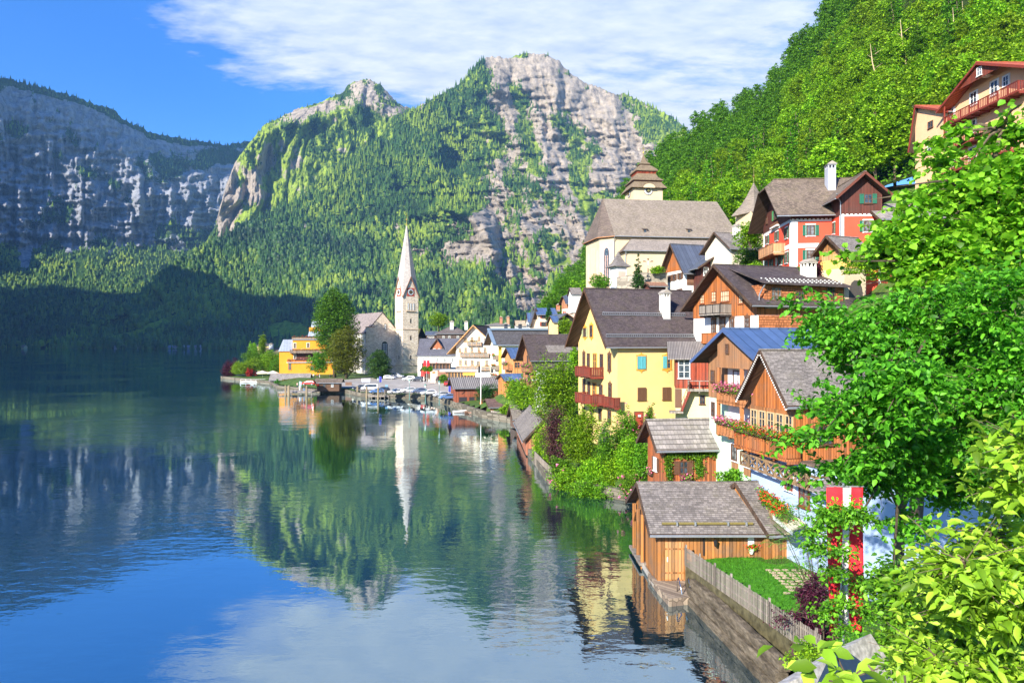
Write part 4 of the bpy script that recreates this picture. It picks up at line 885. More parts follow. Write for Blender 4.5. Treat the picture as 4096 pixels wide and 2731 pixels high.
h.wins('S', [(600, 600, .85, 1.7), (668, 595, 1.0, 1.8), (742, 590, .8, 1.6), (863, 585, .8, 1.6)], ornate=BRSH, bars=(1, 2), glass=M_GLASSW)
a1, _ = h.hit('S', 480, 505, None, 1.6); a0, zf = h.hit('S', 643, 495, None, 1.6); h.balcony('S', a0, a1, zf, 1.6, 1.0, W_GREY, W_BLACK, 'board', gap=.16)
a1, _ = h.hit('S', 500, 722, None, 1.2); a0, zf = h.hit('S', 680, 722, None, 1.2); h.balcony('S', a0, a1, zf, 1.2, 1.0, W_WOODOR, W_WOODOR, 'board', gap=.3)
h.chimney(9.2, 3.2, 23.2, CAMH+(CY-Z6(0, 90)[1])/F*77, 1.25, 1.2, plaster((.70, .67, .60), .6))
downpipe(h, [(.35, -.75, 22.4), (.3, -.3, 21.9), (.15, -.12, 21.4), (.1, -.12, 20.2)], .07)
# ---- white house with dark metal roof and brown cross gable
h = House('house', 'white house under a dark standing seam metal roof, brown boarded gable', Z4, 998, 120, 17, xr=1200, xl=815, z0=20, eave=1170, ridge=960, wall=M_WHITE, roof=R_METD, oe=.9, og=1.2, gmat=W_WOODOR, bands=((CAMH+(CY-1076)/F*120, M_WHITE),))
ms = MB(); ms.box((.1, -.08, 26.4), (6.2, .3, CAMH+(CY-1076)/F*120), planks((.20, .10, .06), vert=False)); ms.build('boarding', h.root)
h.wins('S', [(850, 1262, .9, 1.1), (890, 1252, .9, 1.1), (945, 1240, .9, 1.1), (940, 1385, .9, 1.2)], shut=BRSH, frame=BRSH)
m = MB(); h2 = House('cross_wing', None, Z4, 1135, 117, 8, xr=1530, D=9, z0=20, he=CAMH+(CY-1060)/F*117, ridge=968, rdir='v', wall=W_DARKRED, roof=R_METD, oe=1.1, og=1.0, gmat=W_DARKRED, ridge_off=.62)
a, z = h2.hit('F', 1390, 1062); h2.window('F', a, z, .9, .9, M_BRN); h2.wins('F', [(1172, 1200, .9, 1.4)], frame=M_FRAME)
def adopt(parent, kid):
    """join a wing's parts to the house it belongs to"""
    bpy.context.view_layer.update()
    for ch in list(kid.root.children):
        mt = parent.root.matrix_basis.inverted() @ kid.root.matrix_basis @ ch.matrix_basis; ch.parent = parent.root; ch.matrix_basis = mt
    bpy.data.objects.remove(kid.root)
adopt(h, h2)
c = MB(); c.box((-.5, -.5, 31.5), (.5, .5, 34.0), shingle((.50, .14, .08), 'xy', .3, .1, 1, .2)); c.prism([(-.75, -.5, 34.15), (.75, -.5, 34.15), (.6, -.5, 34.4), (0, -.5, 34.6), (-.6, -.5, 34.4)], (0, 1, 0), M_ZINC); o = c.build('chimney', h.root); o.location = (5.4+1.2, 1.5, .0)
# ---- house with blue metal roof, mint wall and flower loggias
h = House('house', 'mint and brown boarded house with blue metal roof and two loggias of pink flowers', S0, 3094, 49.4, 11.6, L=15, xl=2838, z0=.5, he=15.05, hr=17.35, wall=MINT, bands=((11.75, MINT),), gmat=W_BROWN, roof=R_METB, oe=.8, og=1.35, t=.2, fascia=plain((.06, .10, .22))); MH = h
g = MB(); y0, _ = h.hit('S', 3094, 1500, None, .85); yl, _ = h.hit('S', 2872, 1500, None, .85)
k = 2.3/(h.D/2); g.prism([(-.9, -.05, 14.4), (-.9, yl, 14.4), (-.9, yl, 15.05+(h.D-yl)*k-.05), (-.9, h.D/2, 17.3), (-.9, -.05, 15.0)], (.85, 0, 0), W_BROWN); g.build('gable_boards', h.root)
pn = MB(); pn.box((-.065, .3, 11.9), (0, yl-.15, 14.4), M_WHITE); pn.box((-.02, .3, 9.35), (.0, yl-.15, 11.6), M_WHITE); pn.box((-.075, .05, 9.3), (.0, yl, 9.32), M_WHITE); pn.build('loggia_wall', h.root)
ps = MB(); PT = planks((.36, .14, .05), w=.5)
ym, _ = h.hit('S', 2968, 1500, None, .85)
for yy in (yl-.1, ym, .4): ps.box((-.98, yy-.12, 8.9), (-.74, yy+.12, 14.4), PT)
ps.box((-1.0, 0, 11.5), (-.7, yl, 11.75), PT); ps.build('post', h.root)
h.balcony('S', .1, yl-.05, 11.8, 1.0, .95, PT, PT, 'board', gap=.12); h.balcony('S', -.4, yl+.05, 9.15, 1.0, .95, PT, PT, 'board', gap=.12)
h.window('S', (yl+ym)/2, 13.15, 1.5, 2.1, M_BRN, (1, 0), glass=plain((.62, .66, .66), scale=30.0, var=.2), e=.1); h.wins('S', [(2855, 1502, .6, .95), ], frame=BRSH, e=.1); h.wins('S', [(2856, 1636, .65, 1.25)], frame=BRSH, surround=M_FRAME)
h.wins('S', [(727, 510, .95, 1.3), (810, 548, .95, 1.3), (905, 600, 1.05, 1.3)], fr=Z7, frame=M_BRN, surround=M_FRAME, glass=M_GLASSW, bars=(0, 0)); m = MB()
for px, py in ((727, 590), (810, 625), (905, 672)):
    a, z = h.hit('S', px, py, Z7); h.fbox(m, 'S', a-.5, a+.5, z-.45, z+.45, -.01, .05, W_BROWN)
m.build('panel', h.root); h.wins('S', [(2953, 1395, .5, .8)], frame=BRSH, e=.96, sill=False)
def wpt(h, p): return h.world(p)
flowers('thick row of pink geraniums on the upper loggia rail of the mint house', [wpt(h, (-1.05, yl, 12.75)), wpt(h, (-1.05, .6, 12.75))], 900, B_PINK, .15, 'pink flower rows on the mint house', 3, .42, .55)
flowers('row of pink geraniums on the lower loggia rail of the mint house', [wpt(h, (-1.05, yl, 10.1)), wpt(h, (-1.05, .2, 10.1))], 650, B_PINK, .15, 'pink flower rows on the mint house', 4, .38, .5)
# ---- shingled chalet with red geraniums, blue lower wall
h = House('house', 'wooden chalet with mossy grey shingle roof and red geraniums on its carved balcony', S0, 3190, 44.3, 11.6, L=15, D=5.5, z0=8.6, he=12.6, hr=15.75, wall=W_WOODOR, roof=R_GREYW, oe=.35, og=1.0, t=.2, gmat=W_WOODOR); CH = h
m = MB(); m.box((.05, -7.5, .5), (13, 5.6, 8.65), BLUEP); m.build('lower_wall', h.root); m = MB(); m.box((-.1, -7.6, 8.66), (13.1, -.06, 8.78), W_DKF); m.build('terrace_deck', h.root)
m = MB(); [m.box((-1.08, a-.05, z), (-1.0, a+.05, z+.1), M_WHITE) for sg in (0, 1) for i in range(24) for a, z in [((-.3+(h.D/2+.3)*i/24) if sg == 0 else (h.D+.3-(h.D/2+.3)*i/24, )[0], h.ze1+(h.zr-h.ze1)*i/24-.1)]]; m.build('barge_board', h.roof)
m = MB(); m.box((-.12, .1, 8.9), (-.04, h.D-.1, 11.9), planks((.30, .12, .04))); m.build('panel', h.root)
for i in range(5): h.window('S', .7+i*1.05, 10.75, .85, 1.8, plain((.50, .36, .20)), (1, 2), glass=M_GLASS, e=.14)
h.balcony('S', -.4, h.D+.4, 8.95, 1.15, 1.05, W_WOODOR, W_WOODRB, 'board', gap=.22); h.wins('F', [(3290, 1740, 1.4, 1.3)], frame=M_BRN, bars=(3, 1))
flowers('long row of red geraniums spilling over the chalet balcony', [wpt(h, (-1.2, h.D+.3, 10.25)), wpt(h, (-1.2, -.3, 10.25)), wpt(h, (-.4, -.45, 10.2))], 520, B_RED, .15, None, 5, .45, .6, 1.0)
pg = MB(); A_, B_ = Vector((-.7, 5.8, 8.45)), Vector((-.7, -3.0, 8.25)); TB = planks((.24, .15, .08))
for dz in (0, -.85): pg.beam(A_+Vector((0, 0, dz)), B_+Vector((0, 0, dz)), .14, TB)
for i in range(8):
    p, q = A_.lerp(B_, i/8), A_.lerp(B_, (i+1)/8); pg.beam(p, q+Vector((0, 0, -.85)), .09, TB); pg.beam(p+Vector((0, 0, -.85)), q, .09, TB); pg.beam(p, p+Vector((0, 0, -.85)), .1, TB)
for i in range(6): p = A_.lerp(B_, i/5); pg.beam(p, p+Vector((.7, 0, .1)), .12, TB)
pg.hexa([(-1.3, -5.8, 7.5), (.05, -5.8, 8.2), (.05, -3.0, 8.2), (-1.3, -3.0, 7.5), (-1.3, -5.8, 7.65), (.05, -5.8, 8.35), (.05, -3.0, 8.35), (-1.3, -3.0, 7.65)], R_GREYW('y')); pg.build('pergola', h.root)
RBF = planks((.22, .04, .02))
h.wins('S', [(900, 1222, .9, 1.2)], fr=Z8, frame=RBF, surround=M_FRAME, bars=(1, 1), glass=M_GLASSW)
a, z = h.hit('S', 1020, 1290, Z8); h.window('S', a, z, 1.05, 2.2, RBF, (1, 2), glass=M_GLASSW, name='door', surround=None)
for a_, z_ in ((-4.9, 5.4), (-5.2, 3.0)): h.window('S', a_, z_, .9, 1.3, M_BRN, (1, 1), surround=M_FRAME)
# ---- vine covered shed
h = House('shed', 'red wooden shed with plank roof, green vine trained round its window', Z7, 257, 57, 8, xr=690, xl=150, z0=3.2, he=7.85, hr=9.62, wall=W_WOODRB, roof=R_SHEDW, oe=.55, og=.85, t=.16, cat='shed'); VS = h
h.wins('F', [(385, 608, .8, 1.1)], shut=BRSH, frame=M_BRN, bars=(1, 1)); h.wins('S', [(205, 585, .8, 1.15)], shut=BRSH, frame=M_FRAME)
def vine(label, h, face, pix, fr, n, width, mat, seed, leaf=.16, o=.12, group=None, blossoms=None):
    rg = np.random.default_rng(seed); P = [h.fp(face, *h.hit(face, x, y, fr), o) for x, y in pix]; seg = np.array([tuple(p) for p in P]); k = rg.integers(0, len(P)-1, n); t = rg.random(n)[:, None]
    q = seg[k]*(1-t)+seg[k+1]*t+rg.normal(size=(n, 3))*np.array([width, .05, width]) if face == 'F' else seg[k]*(1-t)+seg[k+1]*t+rg.normal(size=(n, 3))*np.array([.05, width, width])
    o0 = h.world(tuple(P[0])); root = empty('vine', o0, h.ang, label, 'climbing plant', group); base = np.array(tuple(P[0]))
    leaf_obj('foliage', q-base, leaf, mat, root, seed, up=.1); s = MB(); s.tube([p-P[0]+Vector((0, .06, 0)) for p in P], .025, M_BARK, 5); s.build('stem', root)
    if blossoms: leaf_obj('blossom', q[:blossoms]-base-np.array([0, .1, 0]), leaf, B_PINK, root, seed+1)
vine('green vine arching over the shed window and door', h, 'F', [(300, 690), (280, 600), (275, 540), (320, 510), (400, 530), (470, 520), (560, 515), (640, 530), (660, 600), (670, 640)], Z7, 2600, .17, L_MID, 8, .17)
vine('short vine hanging between the shutter and the boards of the red shed', h, 'F', [(470, 520), (485, 590), (490, 660)], Z7, 700, .2, L_MID, 9, .17)
for face, x, y, lab in (('F', 395, 678, 'pink flowers in the box under the vine shed window'), ('S', 178, 640, 'pink flower basket on the narrow side of the vine shed')):
    a, z = h.hit(face, x, y, Z7); p, q = h.fp(face, a-.45, z, .22), h.fp(face, a+.45, z, .22); flowers(lab, [h.world(p), h.world(q)], 130, B_PINK, .15, 'pink flower boxes of the vine shed', 12, .2, .35)
# ---- boathouse
h = House('boathouse', 'weathered wooden boathouse on the water with grey shingle roof', S0, 2630, 45.7, 0, L=7.0, D=8, z0=.25, he=4.0, hr=6.1, wall=W_BOAT, roof=R_GREYW, oe=.65, og=.65, t=.16, cat='boathouse'); BH = h
lg = MB(); p, q = h.onroof(245, 990, Z7), h.onroof(845, 990, Z7); lg.tube([p+Vector((0, 0, .12)), q+Vector((0, 0, .12))], .09, plain((.16, .13, .04)), 7)
for i in (.16, .36, .72, .92): c = p.lerp(q, i); lg.box(tuple(c+Vector((-.05, -.2, 0))), tuple(c+Vector((.05, .2, .26))), M_ZINC)
lg.build('snow_log', h.roof)
d = MB(); d.box((.5, -.05, .6), (1.75, .0, 3.1), planks((.38, .19, .07), w=.22, var=.3)); [d.box((.5, -.075, z), (1.75, -.05, z+.1), W_BOAT) for z in (1.0, 2.6)]; d.box((.62, -.1, 1.8), (.68, -.05, 2.1), M_FRAME); d.build('door', h.root)
d = MB(); d.box((-.04, 4.2, .3), (0.0, 7.4, 3.3), plain((.015, .012, .01))); d.build('dark_opening_panel', h.root); d = MB()  # near-black panel on the wall paints the dark inside of the boat entrance
for yy in (4.1, 5.8, 7.5): d.box((-.35, yy-.1, -.8), (-.12, yy+.1, 3.9), W_BOAT)
d.box((-.5, 3.8, .25), (.1, 8.2, .45), W_GREY); d.beam((-.24, 7.4, 2.6), (-.24, 6.4, 3.6), .12, W_BOAT); d.build('post', h.root)
m = MB(); m.tube([(-.15, 4.3, .15), (-.12, 0.1, .15), (.2, -.1, .15)], .17, plain((.30, .29, .26)), 8); m.build('sill', h.root)
m = MB(); m.box((3.05, -.08, 2.2), (3.13, 0, 3.85), M_IRON); m.build('downpipe', h.root)
ln = MB(); c = h.fp('F', *h.hit('F', 587, 1105, Z7), .35); ln.lathe([(.04, .28), (.16, .2), (.13, .18), (.09, -.12), (.05, -.16)], M_IRON, c, 6); ln.lathe([(.10, .16), (.075, -.1)], plain((.6, .5, .3)), c, 6); ln.beam(c+Vector((0, 0, .28)), c+Vector((0, .35, .32)), .03, M_IRON); ln.build('wall_lamp', h.root)
c = h.fp('F', *h.hit('F', 830, 1140, Z7), .12); pt_ = MB(); pt_.box(tuple(c+Vector((-.2, .05, .05))), tuple(c+Vector((.2, .12, .75))), M_WHITE); pt_.lathe([(.03, .3), (.16, .32), (.2, .4)], M_WHITE, c+Vector((0, 0, .45)), 10); pt_.lathe([(.1, -.35), (.2, -.05), (.22, 0)], M_WHITE, c, 10)
fo = empty('flower_pot', h.world(c), 0, 'white wall planter with red flowers on the boathouse boards', 'planter'); pt_.v = [tuple(Vector(v)-c) for v in pt_.v]; pt_.build('pot', fo); rg = np.random.default_rng(4)
leaf_obj('foliage', rg.normal(size=(160, 3))*np.array([.18, .12, .12])+np.array([0, -.05, .1]), .13, L_MID, fo, 2); leaf_obj('blossom', rg.normal(size=(90, 3))*np.array([.2, .12, .1])+np.array([0, -.1, .15]), .12, B_RED, fo, 3)
# lower wing of the boathouse, turned a little
h = House('shed', 'lower shingled shed roof joined to the right end of the boathouse', S0, 3062, 45.2, 12, L=2.3, D=7.0, z0=1.5, he=4.1, hr=6.3, wall=W_BOAT, roof=R_GREYW, oe=.6, og=.15, t=.2, cat='shed', og2=.5)
BL = [at(Z7(835, 770), 52), at(Z7(900, 830), 48.5), at(Z7(1070, 960), 42)]
rl = MB(); o0 = BL[0]
for i in range(len(BL)-1):
    a, b_ = BL[i]-o0, BL[i+1]-o0; n = int((b_-a).length/.16)
    for j in range(n): c = a.lerp(b_, (j+.5)/n); rl.beam(c+Vector((0, 0, -.55)), c+Vector((0, 0, .35)), .11, TB, .03)
    rl.beam(a+Vector((0, 0, .35)), b_+Vector((0, 0, .35)), .1, TB); rl.beam(a+Vector((0, 0, -.55)), b_+Vector((0, 0, -.55)), .14, TB); rl.beam(a+Vector((0, 0, -.8)), b_+Vector((0, 0, -.8)), .3, plain((.25, .2, .15)), .12)
rl = (lambda r_: (setattr(r_, 'location', o0), props(r_, 'carved wooden terrace railing above the boathouse roof', 'railing')))(rl.build('railing'))
flowers('dense hedge of red geraniums along the terrace railing above the boathouse', [p+Vector((-.1, -.1, .45)) for p in BL], 900, B_RED, .17, None, 21, .4, .6, 1.1)
aw = MB(); a, b_ = at(Z7(975, 925), 45.0), at(Z7(1105, 1030), 40.5)
aw.hexa([a, b_, b_+Vector((.9, 0, .35)), a+Vector((.9, 0, .35)), a+Vector((0, 0, .05)), b_+Vector((0, 0, .05)), b_+Vector((.9, 0, .4)), a+Vector((.9, 0, .4))], seam((.75, .70, .50), 'y', .25, .8, 0.0, .4)); aw.prism([a, b_, b_+Vector((0, 0, -.25)), a+Vector((0, 0, -.25))], (.03, 0, 0), M_FRAME); props(aw.build('awning'), 'striped cream awning rolled out under the geranium terrace', 'awning')
# stone landing with ladder
st = MB(); PV = masonry((.22, .17, .13), (.34, .27, .20), (.10, .08, .06), .45, .45)
pf = [onz(Z7(150, 1300), .5), onz(Z7(215, 1390), .5), onz(Z7(292, 1475), .5), onz(Z7(470, 1455), .5), onz(Z7(450, 1345), .5), onz(Z7(215, 1345), .5)]
st.prism([p+Vector((0, 0, -1.5)) for p in pf], (0, 0, 1.5), PV); props(st.build('stone_landing'), 'small stone paved landing stage at the foot of the boathouse', 'jetty')
ld = MB(); ML = plain((.7, .72, .74), rough=.15, metal=1.0, var=.05)
for x, x2 in ((345, 380), (408, 442)):
    t0 = onz(Z7(x, 1425), .5); t1 = onz(Z7(x2, 1500), -.0); ld.tube([t0, t0+Vector((0, 0, .75)), t0+Vector((.05, -.12, .92)), Vector((t1.x-.05, t1.y+.1, .75)), Vector((t1.x, t1.y, .3)), Vector((t1.x-.05, t1.y-.1, -.8))], .035, ML, 6)
    if x == 345: la = t1
for z in (.15, -.15): ld.beam((la.x, la.y, z), (t1.x, t1.y, z), .04, ML)
props(ld.build('bathing_ladder', smooth=True), 'bent steel bathing ladder at the stone landing', 'ladder')
# log topped quay and lawn
lq = MB(); LG, nt, b, o = newmat('weathered_log'); ob, _ = objco(nt)
r = ramp(nt, [(.36, (.025, .02, .013)), (.48, (.10, .08, .055)), (.60, (.22, .18, .13)), (.74, (.38, .33, .26))]); l_ = mth(nt, 'ADD', mth(nt, 'MULTIPLY', noise(nt, ob, 1.3, 8, .7, (1.5, .5, 1.5)), .55), mth(nt, 'MULTIPLY', noise(nt, ob, 9, 6, .75, (2.2, .16, 2.2)), .45)); nt.links.new(l_, r.inputs[0]); nt.links.new(r.outputs[0], b.inputs[0]); bump(nt, b, l_, 1.0, .12); qa, qb = onz(Z9(525, 790), 1.35), onz(Z9(1215, 1420), 1.45)
a1_, b1_ = qa, qb; dd = (qb-qa).normalized(); sd = Vector((dd.y, -dd.x, 0)); sd = sd if sd.x < 0 else -sd
for k, (o_, zz, rr) in enumerate(((.30, -1.0, .42), (.22, -.42, .38), (.05, .12, .36))):
    n_ = 40; b0_ = len(lq.v); mi_ = lq.mi(LG)
    for i in range(n_+1):
        c = qa+dd*((qb-qa).length*i/n_)+sd*o_+Vector((0, 0, zz-.25)); hw, hh = rr*.85, rr*.72
        for a_, z_ in ((-1, -.75), (-.8, -1), (.8, -1), (1, -.75), (1, .7), (.75, 1), (-.75, 1), (-1, .7)): q_ = c+sd*a_*(hw+random.uniform(-.035, .02))+Vector((0, 0, z_*(hh+random.uniform(-.04, .015)))); lq.v.append(tuple(q_))
    for i in range(n_):
        for j in range(8): q_ = (j+1) % 8; lq.f.append((b0_+i*8+j, b0_+(i+1)*8+j, b0_+(i+1)*8+q_, b0_+i*8+q_)); lq.m.append(mi_)
    lq.f.append(tuple(b0_+j for j in range(8))); lq.m.append(mi_); lq.f.append(tuple(b0_+n_*8+j for j in reversed(range(8)))); lq.m.append(mi_)
props(lq.build('log_revetment'), 'huge weathered squared logs stacked along the lawn edge above the lake', 'retaining wall')
fc = MB(); f0, f1 = onz(Z9(452, 668), 2.0), onz(Z9(1475, 1385), 2.05); L_ = (f1-f0).length; n = int(L_/.135); 
for i in range(n+1):
    c = f0.lerp(f1, i/n)-f0; hh = 1.08+.06*random.random(); fc.hexa([c+Vector((-.012, -.045, -.1)), c+Vector((.012, -.045, -.1)), c+Vector((.012, .045, -.1)), c+Vector((-.012, .045, -.1)), c+Vector((-.012, -.045, hh)), c+Vector((.012, -.045, hh)), c+Vector((.012, .045, hh)), c+Vector((-.012, .045, hh))], W_GREY)
for z in (.3, .85): fc.beam(Vector((.05, 0, z)), f1-f0+Vector((.05, 0, z)), .06, W_GREY, .08)
for i in range(0, n, 14): c = f0.lerp(f1, i/n)-f0; fc.box(tuple(c+Vector((.03, -.05, -.4))), tuple(c+Vector((.13, .05, 1.25))), W_GREY)
fo = fc.build('picket_fence'); fo.location = f0; props(fo, 'long grey picket fence between the lawn and the lake wall', 'fence')
lw_, nt, b, o = newmat('lawn'); ob, _ = objco(nt); r = ramp(nt, [(.3, (.035, .16, .008)), (.7, (.10, .36, .012))]); nt.links.new(noise(nt, ob, 2.2, 8, .7), r.inputs[0]); nt.links.new(r.outputs[0], b.inputs[0]); bump(nt, b, noise(nt, ob, 60, 3, .7), .8, .05)
lp = [onz(Z9(455, 668), 2.0), onz(Z9(1480, 1395), 2.0), onz(Z9(1480, 1395), 2.0)+Vector((4, 0, 0)), onz(Z9(1500, 700), 2.0)+Vector((2, 2, 0)), onz(Z9(1060, 640), 2.0)+Vector((.6, 1, 0)), onz(Z9(700, 655), 2.0)+Vector((0, .6, 0))]
lm = MB(); lm.poly([(p.x, p.y, 2.06) for p in lp][::-1], lw_); lm.prism([(p.x, p.y, .5) for p in lp], (0, 0, 1.55), plain((.085, .075, .04), var=.5, scale=3.0)); props(lm.build('lawn'), kind='structure')
rg = np.random.default_rng(5); gp = []
xs = [p.x for p in lp]; ys = [p.y for p in lp]; q = np.stack([rg.uniform(min(xs), max(xs)-1, 24000), rg.uniform(min(ys), max(ys), 24000)], 1); ok = np.zeros(len(q), bool); j = len(lp)-1
for i in range(len(lp)):
    xi, yi, xj, yj = xs[i], ys[i], xs[j], ys[j]
    if abs(yi-yj) > 1e-6: ok ^= ((yi > q[:, 1]) != (yj > q[:, 1])) & (q[:, 0] < (xj-xi)*(q[:, 1]-yi)/(yj-yi)+xi)
    j = i
q = q[ok]; P3 = np.concatenate([q, np.full((len(q), 1), 2.06)], 1)
V, Fc, lv = leafcloud(P3, .11, rg, up=0, asp=.12, droop=-1.2); props(npmesh('grass', V, Fc, leafmat((.05, .20, .01), (.12, .40, .02), 'grass', obj_var=0.0), fattr={'lv': lv}), 'short bright green grass of the lakeside lawn', 'grass', None, 'stuff')
fl = MB(); FS = plain((.50, .38, .26), var=.2)
for i in range(130):
    c = Vector((15.2+.52*(i % 10)+random.uniform(-.06, .06), 38.6+.50*(i//10)+random.uniform(-.05, .05), 2.08))
    pxy = (c.x/c.y*F+CX, CY+(CAMH-2.08)/c.y*F)
    if not (3060+max(0, (pxy[1]-2276))*.9 < pxy[0] < 3420 and 2270 < pxy[1] < 2372): continue
    k = random.randint(5, 7); r0 = random.uniform(.17, .21); a0 = random.random()*6; fl.prism([c+Vector((r0*math.cos(a0+6.283*j/k)*1.2, r0*math.sin(a0+6.283*j/k), 0)) for j in range(k)], (0, 0, .03), FS)
props(fl.build('path'), kind='structure')
# ================================================================ red house
SCAL = CAMH+(CY-Z5(0, 676)[1])/F*85
h = House('house', 'bright red plastered house with white corner bands, green shutters and dark wooden attic', Z5, 640, 85, -5, L=8.5, xl=375, z0=22, he=32.7, hr=37.9, wall=REDP, bands=((SCAL, REDP),), gmat=W_DARKRED, roof=R_BROWNT, oe=.9, og=2.0, t=.2, hip='half'); RH = h
h2 = House('wing', None, Z5, 1120, 82, -5, xr=1510, D=7, z0=22, he=34.3, hr=36.4, rdir='v', wall=REDP, bands=((CAMH+(CY-Z5(0, 630)[1])/F*82, REDP),), gmat=W_DARKRED, roof=R_BROWNT, oe=1.0, og=1.2, t=.2, fascia=plain((.12, .035, .02)))
wb = MB(); T = .075
def band(hh, face, a0, a1, z0, z1): hh.fbox(wb, face, a0, a1, z0, z1, -.02, T, M_WHITE)
band(h, 'F', 0, .75, 22, SCAL-.0); band(h, 'S', 0, .55, 22, SCAL); band(h, 'S', h.D-.4, h.D, 22, SCAL); zm = h.hit('F', 830, 920)[1]; band(h, 'F', .75, 4.8, zm-.3, zm+.25); band(h, 'S', .55, h.D-.4, zm-.3, zm+.25); band(h, 'F', .75, 4.8, SCAL-.22, SCAL); band(h, 'S', .55, h.D-.4, SCAL-.22, SCAL)
for i in range(24): c = .1+i*.5; h.fbox(wb, 'S', c, c+.28, SCAL-.0, SCAL+.14, -.02, .07, M_WHITE)
for i in range(10): c = .05+i*.5; h.fbox(wb, 'F', c, c+.28, SCAL, SCAL+.14, -.02, .07, M_WHITE)
wb.build('white_trim', h.root); wb = MB(); sc2 = CAMH+(CY-Z5(0, 630)[1])/F*82
band(h2, 'F', 0, .32, 22, sc2); band(h2, 'S', 0, .35, 22, sc2); band(h2, 'F', .32, h2.L, sc2-.16, sc2); band(h2, 'F', h2.L-.35, h2.L, 22, sc2-.16)
for i in range(int(h2.L/.5)): c = .05+i*.5; h2.fbox(wb, 'F', c, c+.28, sc2, sc2+.14, -.02, .07, M_WHITE)
wb.build('white_trim', h2.root)
kw = dict(shut=GREENSH, frame=M_BRN, surround=M_FRAME, glass=M_GLASSW, bars=(1, 1))
h.wins('F', [(825, 775, .95, 1.35), (825, 1018, .95, 1.35)], **kw); h2.wins('F', [(1378, 735, .95, 1.35)], **kw); h2.wins('F', [(1378, 472, .95, 1.15)], shut=GREENSH, frame=M_BRN, e=.1); h2.wins('S', [(1050, 757, .7, 1.35)], **{**kw, 'sw': .3})
h.wins('S', [(597, 802, 1.0, 1.35), (503, 832, 1.0, 1.2), (412, 868, 1.0, 1.1), (597, 1040, 1.0, 1.35), (540, 1058, 1.0, 1.35), (450, 1085, 1.0, 1.35), (400, 1105, .8, 1.3)], **{**kw, 'sw': .4}); h.wins('S', [(497, 622, 1.5, 1.3)], shut=plain((.10, .35, .14)), frame=M_BRN, e=.1); h.wins('S', [(412, 680, .6, .9)], frame=M_BRN, e=.1)
a1, _ = h.hit('S', 330, 1000, None, 1.5); a0, zf = h.hit('S', 465, 985, None, 1.5); h.balcony('S', a0, a1, zf, 1.6, 1.1, planks((.48, .25, .12)), planks((.40, .18, .08)), 'board', gap=.2)
m = MB(); a, z = h.hit('S', 497, 735); h.fbox(m, 'S', a-1.6, a+1.6, z-.2, z, .1, .45, M_WHITE); [h.fbox(m, 'S', a-1.5+i*.55, a-1.42+i*.55, z, z+.4, .12, .42, M_BRN) for i in range(6)]; m.build('flower_shelf', h.root)
m = MB(); c = h.fp('S', *h.hit('S', 503, 1075), .09); m.prism([c+Vector((0, .42*math.cos(t*.524), .62*math.sin(t*.524))) for t in range(12)], (-.04, 0, 0), M_WHITE); m.prism([c+Vector((-.04, .25*math.cos(t*.524), .45*math.sin(t*.524))) for t in range(12)], (-.03, 0, 0), plain((.30, .38, .30))); m.build('medallion', h.root)
downpipe(h2, [(-.9, -1.1, 34.0), (-.5, -.5, 33.6), (-.12, -.15, 33.2), (-.12, -.15, 27.5)], .06); adopt(h, h2)
p = h.onroof(1055, 320, Z5); h.chimney(6.2, 4.2, 35.3, CAMH+(CY-Z5(0, 150)[1])/F*89, 1.0, 1.2, plaster((.36, .38, .44), .2))
# gazebo on an arched base
h = House('gazebo', 'wooden loggia with shingle roof on an arched stone base in front of the red house', Z5, 1150, 76, 20, xr=1345, D=3.4, z0=25.2, eave=955, ridge=835, wall=planks((.50, .26, .10)), roof=R_GREYW, oe=.5, og=.9, t=.12, cat='garden house', noroof=False); o = h.root.children[0]; bpy.data.objects.remove(o)
P = planks((.50, .24, .08)); m = MB(); zp = h.hit('F', 1200, 1050)[1]; zb = h.hit('F', 1160, 1140)[1]
for x, y in ((0, 0), (0, h.D), (0, h.D/2), (h.L*.4, 0), (h.L, 0), (h.L*.7, 0)): m.box((x-.09, y-.09, zb), (x+.09, y+.09, h.ze), P)
m.prism([(0, 0, h.ze-.05), (0, h.D, h.ze-.05), (0, h.D/2, h.zr-.1)], (.1, 0, 0), P); m.box((-.05, 0, h.ze-.3), (.05, h.D, h.ze), P); m.box((0, -.05, h.ze-.3), (h.L, .05, h.ze), P); m.build('frame', h.root)
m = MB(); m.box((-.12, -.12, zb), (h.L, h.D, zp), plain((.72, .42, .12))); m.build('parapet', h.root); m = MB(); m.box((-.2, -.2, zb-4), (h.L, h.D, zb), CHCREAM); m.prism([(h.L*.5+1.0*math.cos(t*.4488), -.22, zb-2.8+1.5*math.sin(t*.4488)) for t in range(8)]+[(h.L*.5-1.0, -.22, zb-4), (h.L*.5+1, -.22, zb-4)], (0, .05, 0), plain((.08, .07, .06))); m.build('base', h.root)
m = MB(); m.box((h.L*.4, .02, zp+.1), (h.L, .06, h.ze-.3), M_GLASSW); [m.box((h.L*.4+i*.4, -.02, zp), (h.L*.4+i*.4+.05, .04, h.ze-.3), P) for i in range(8)]; m.build('window', h.root)
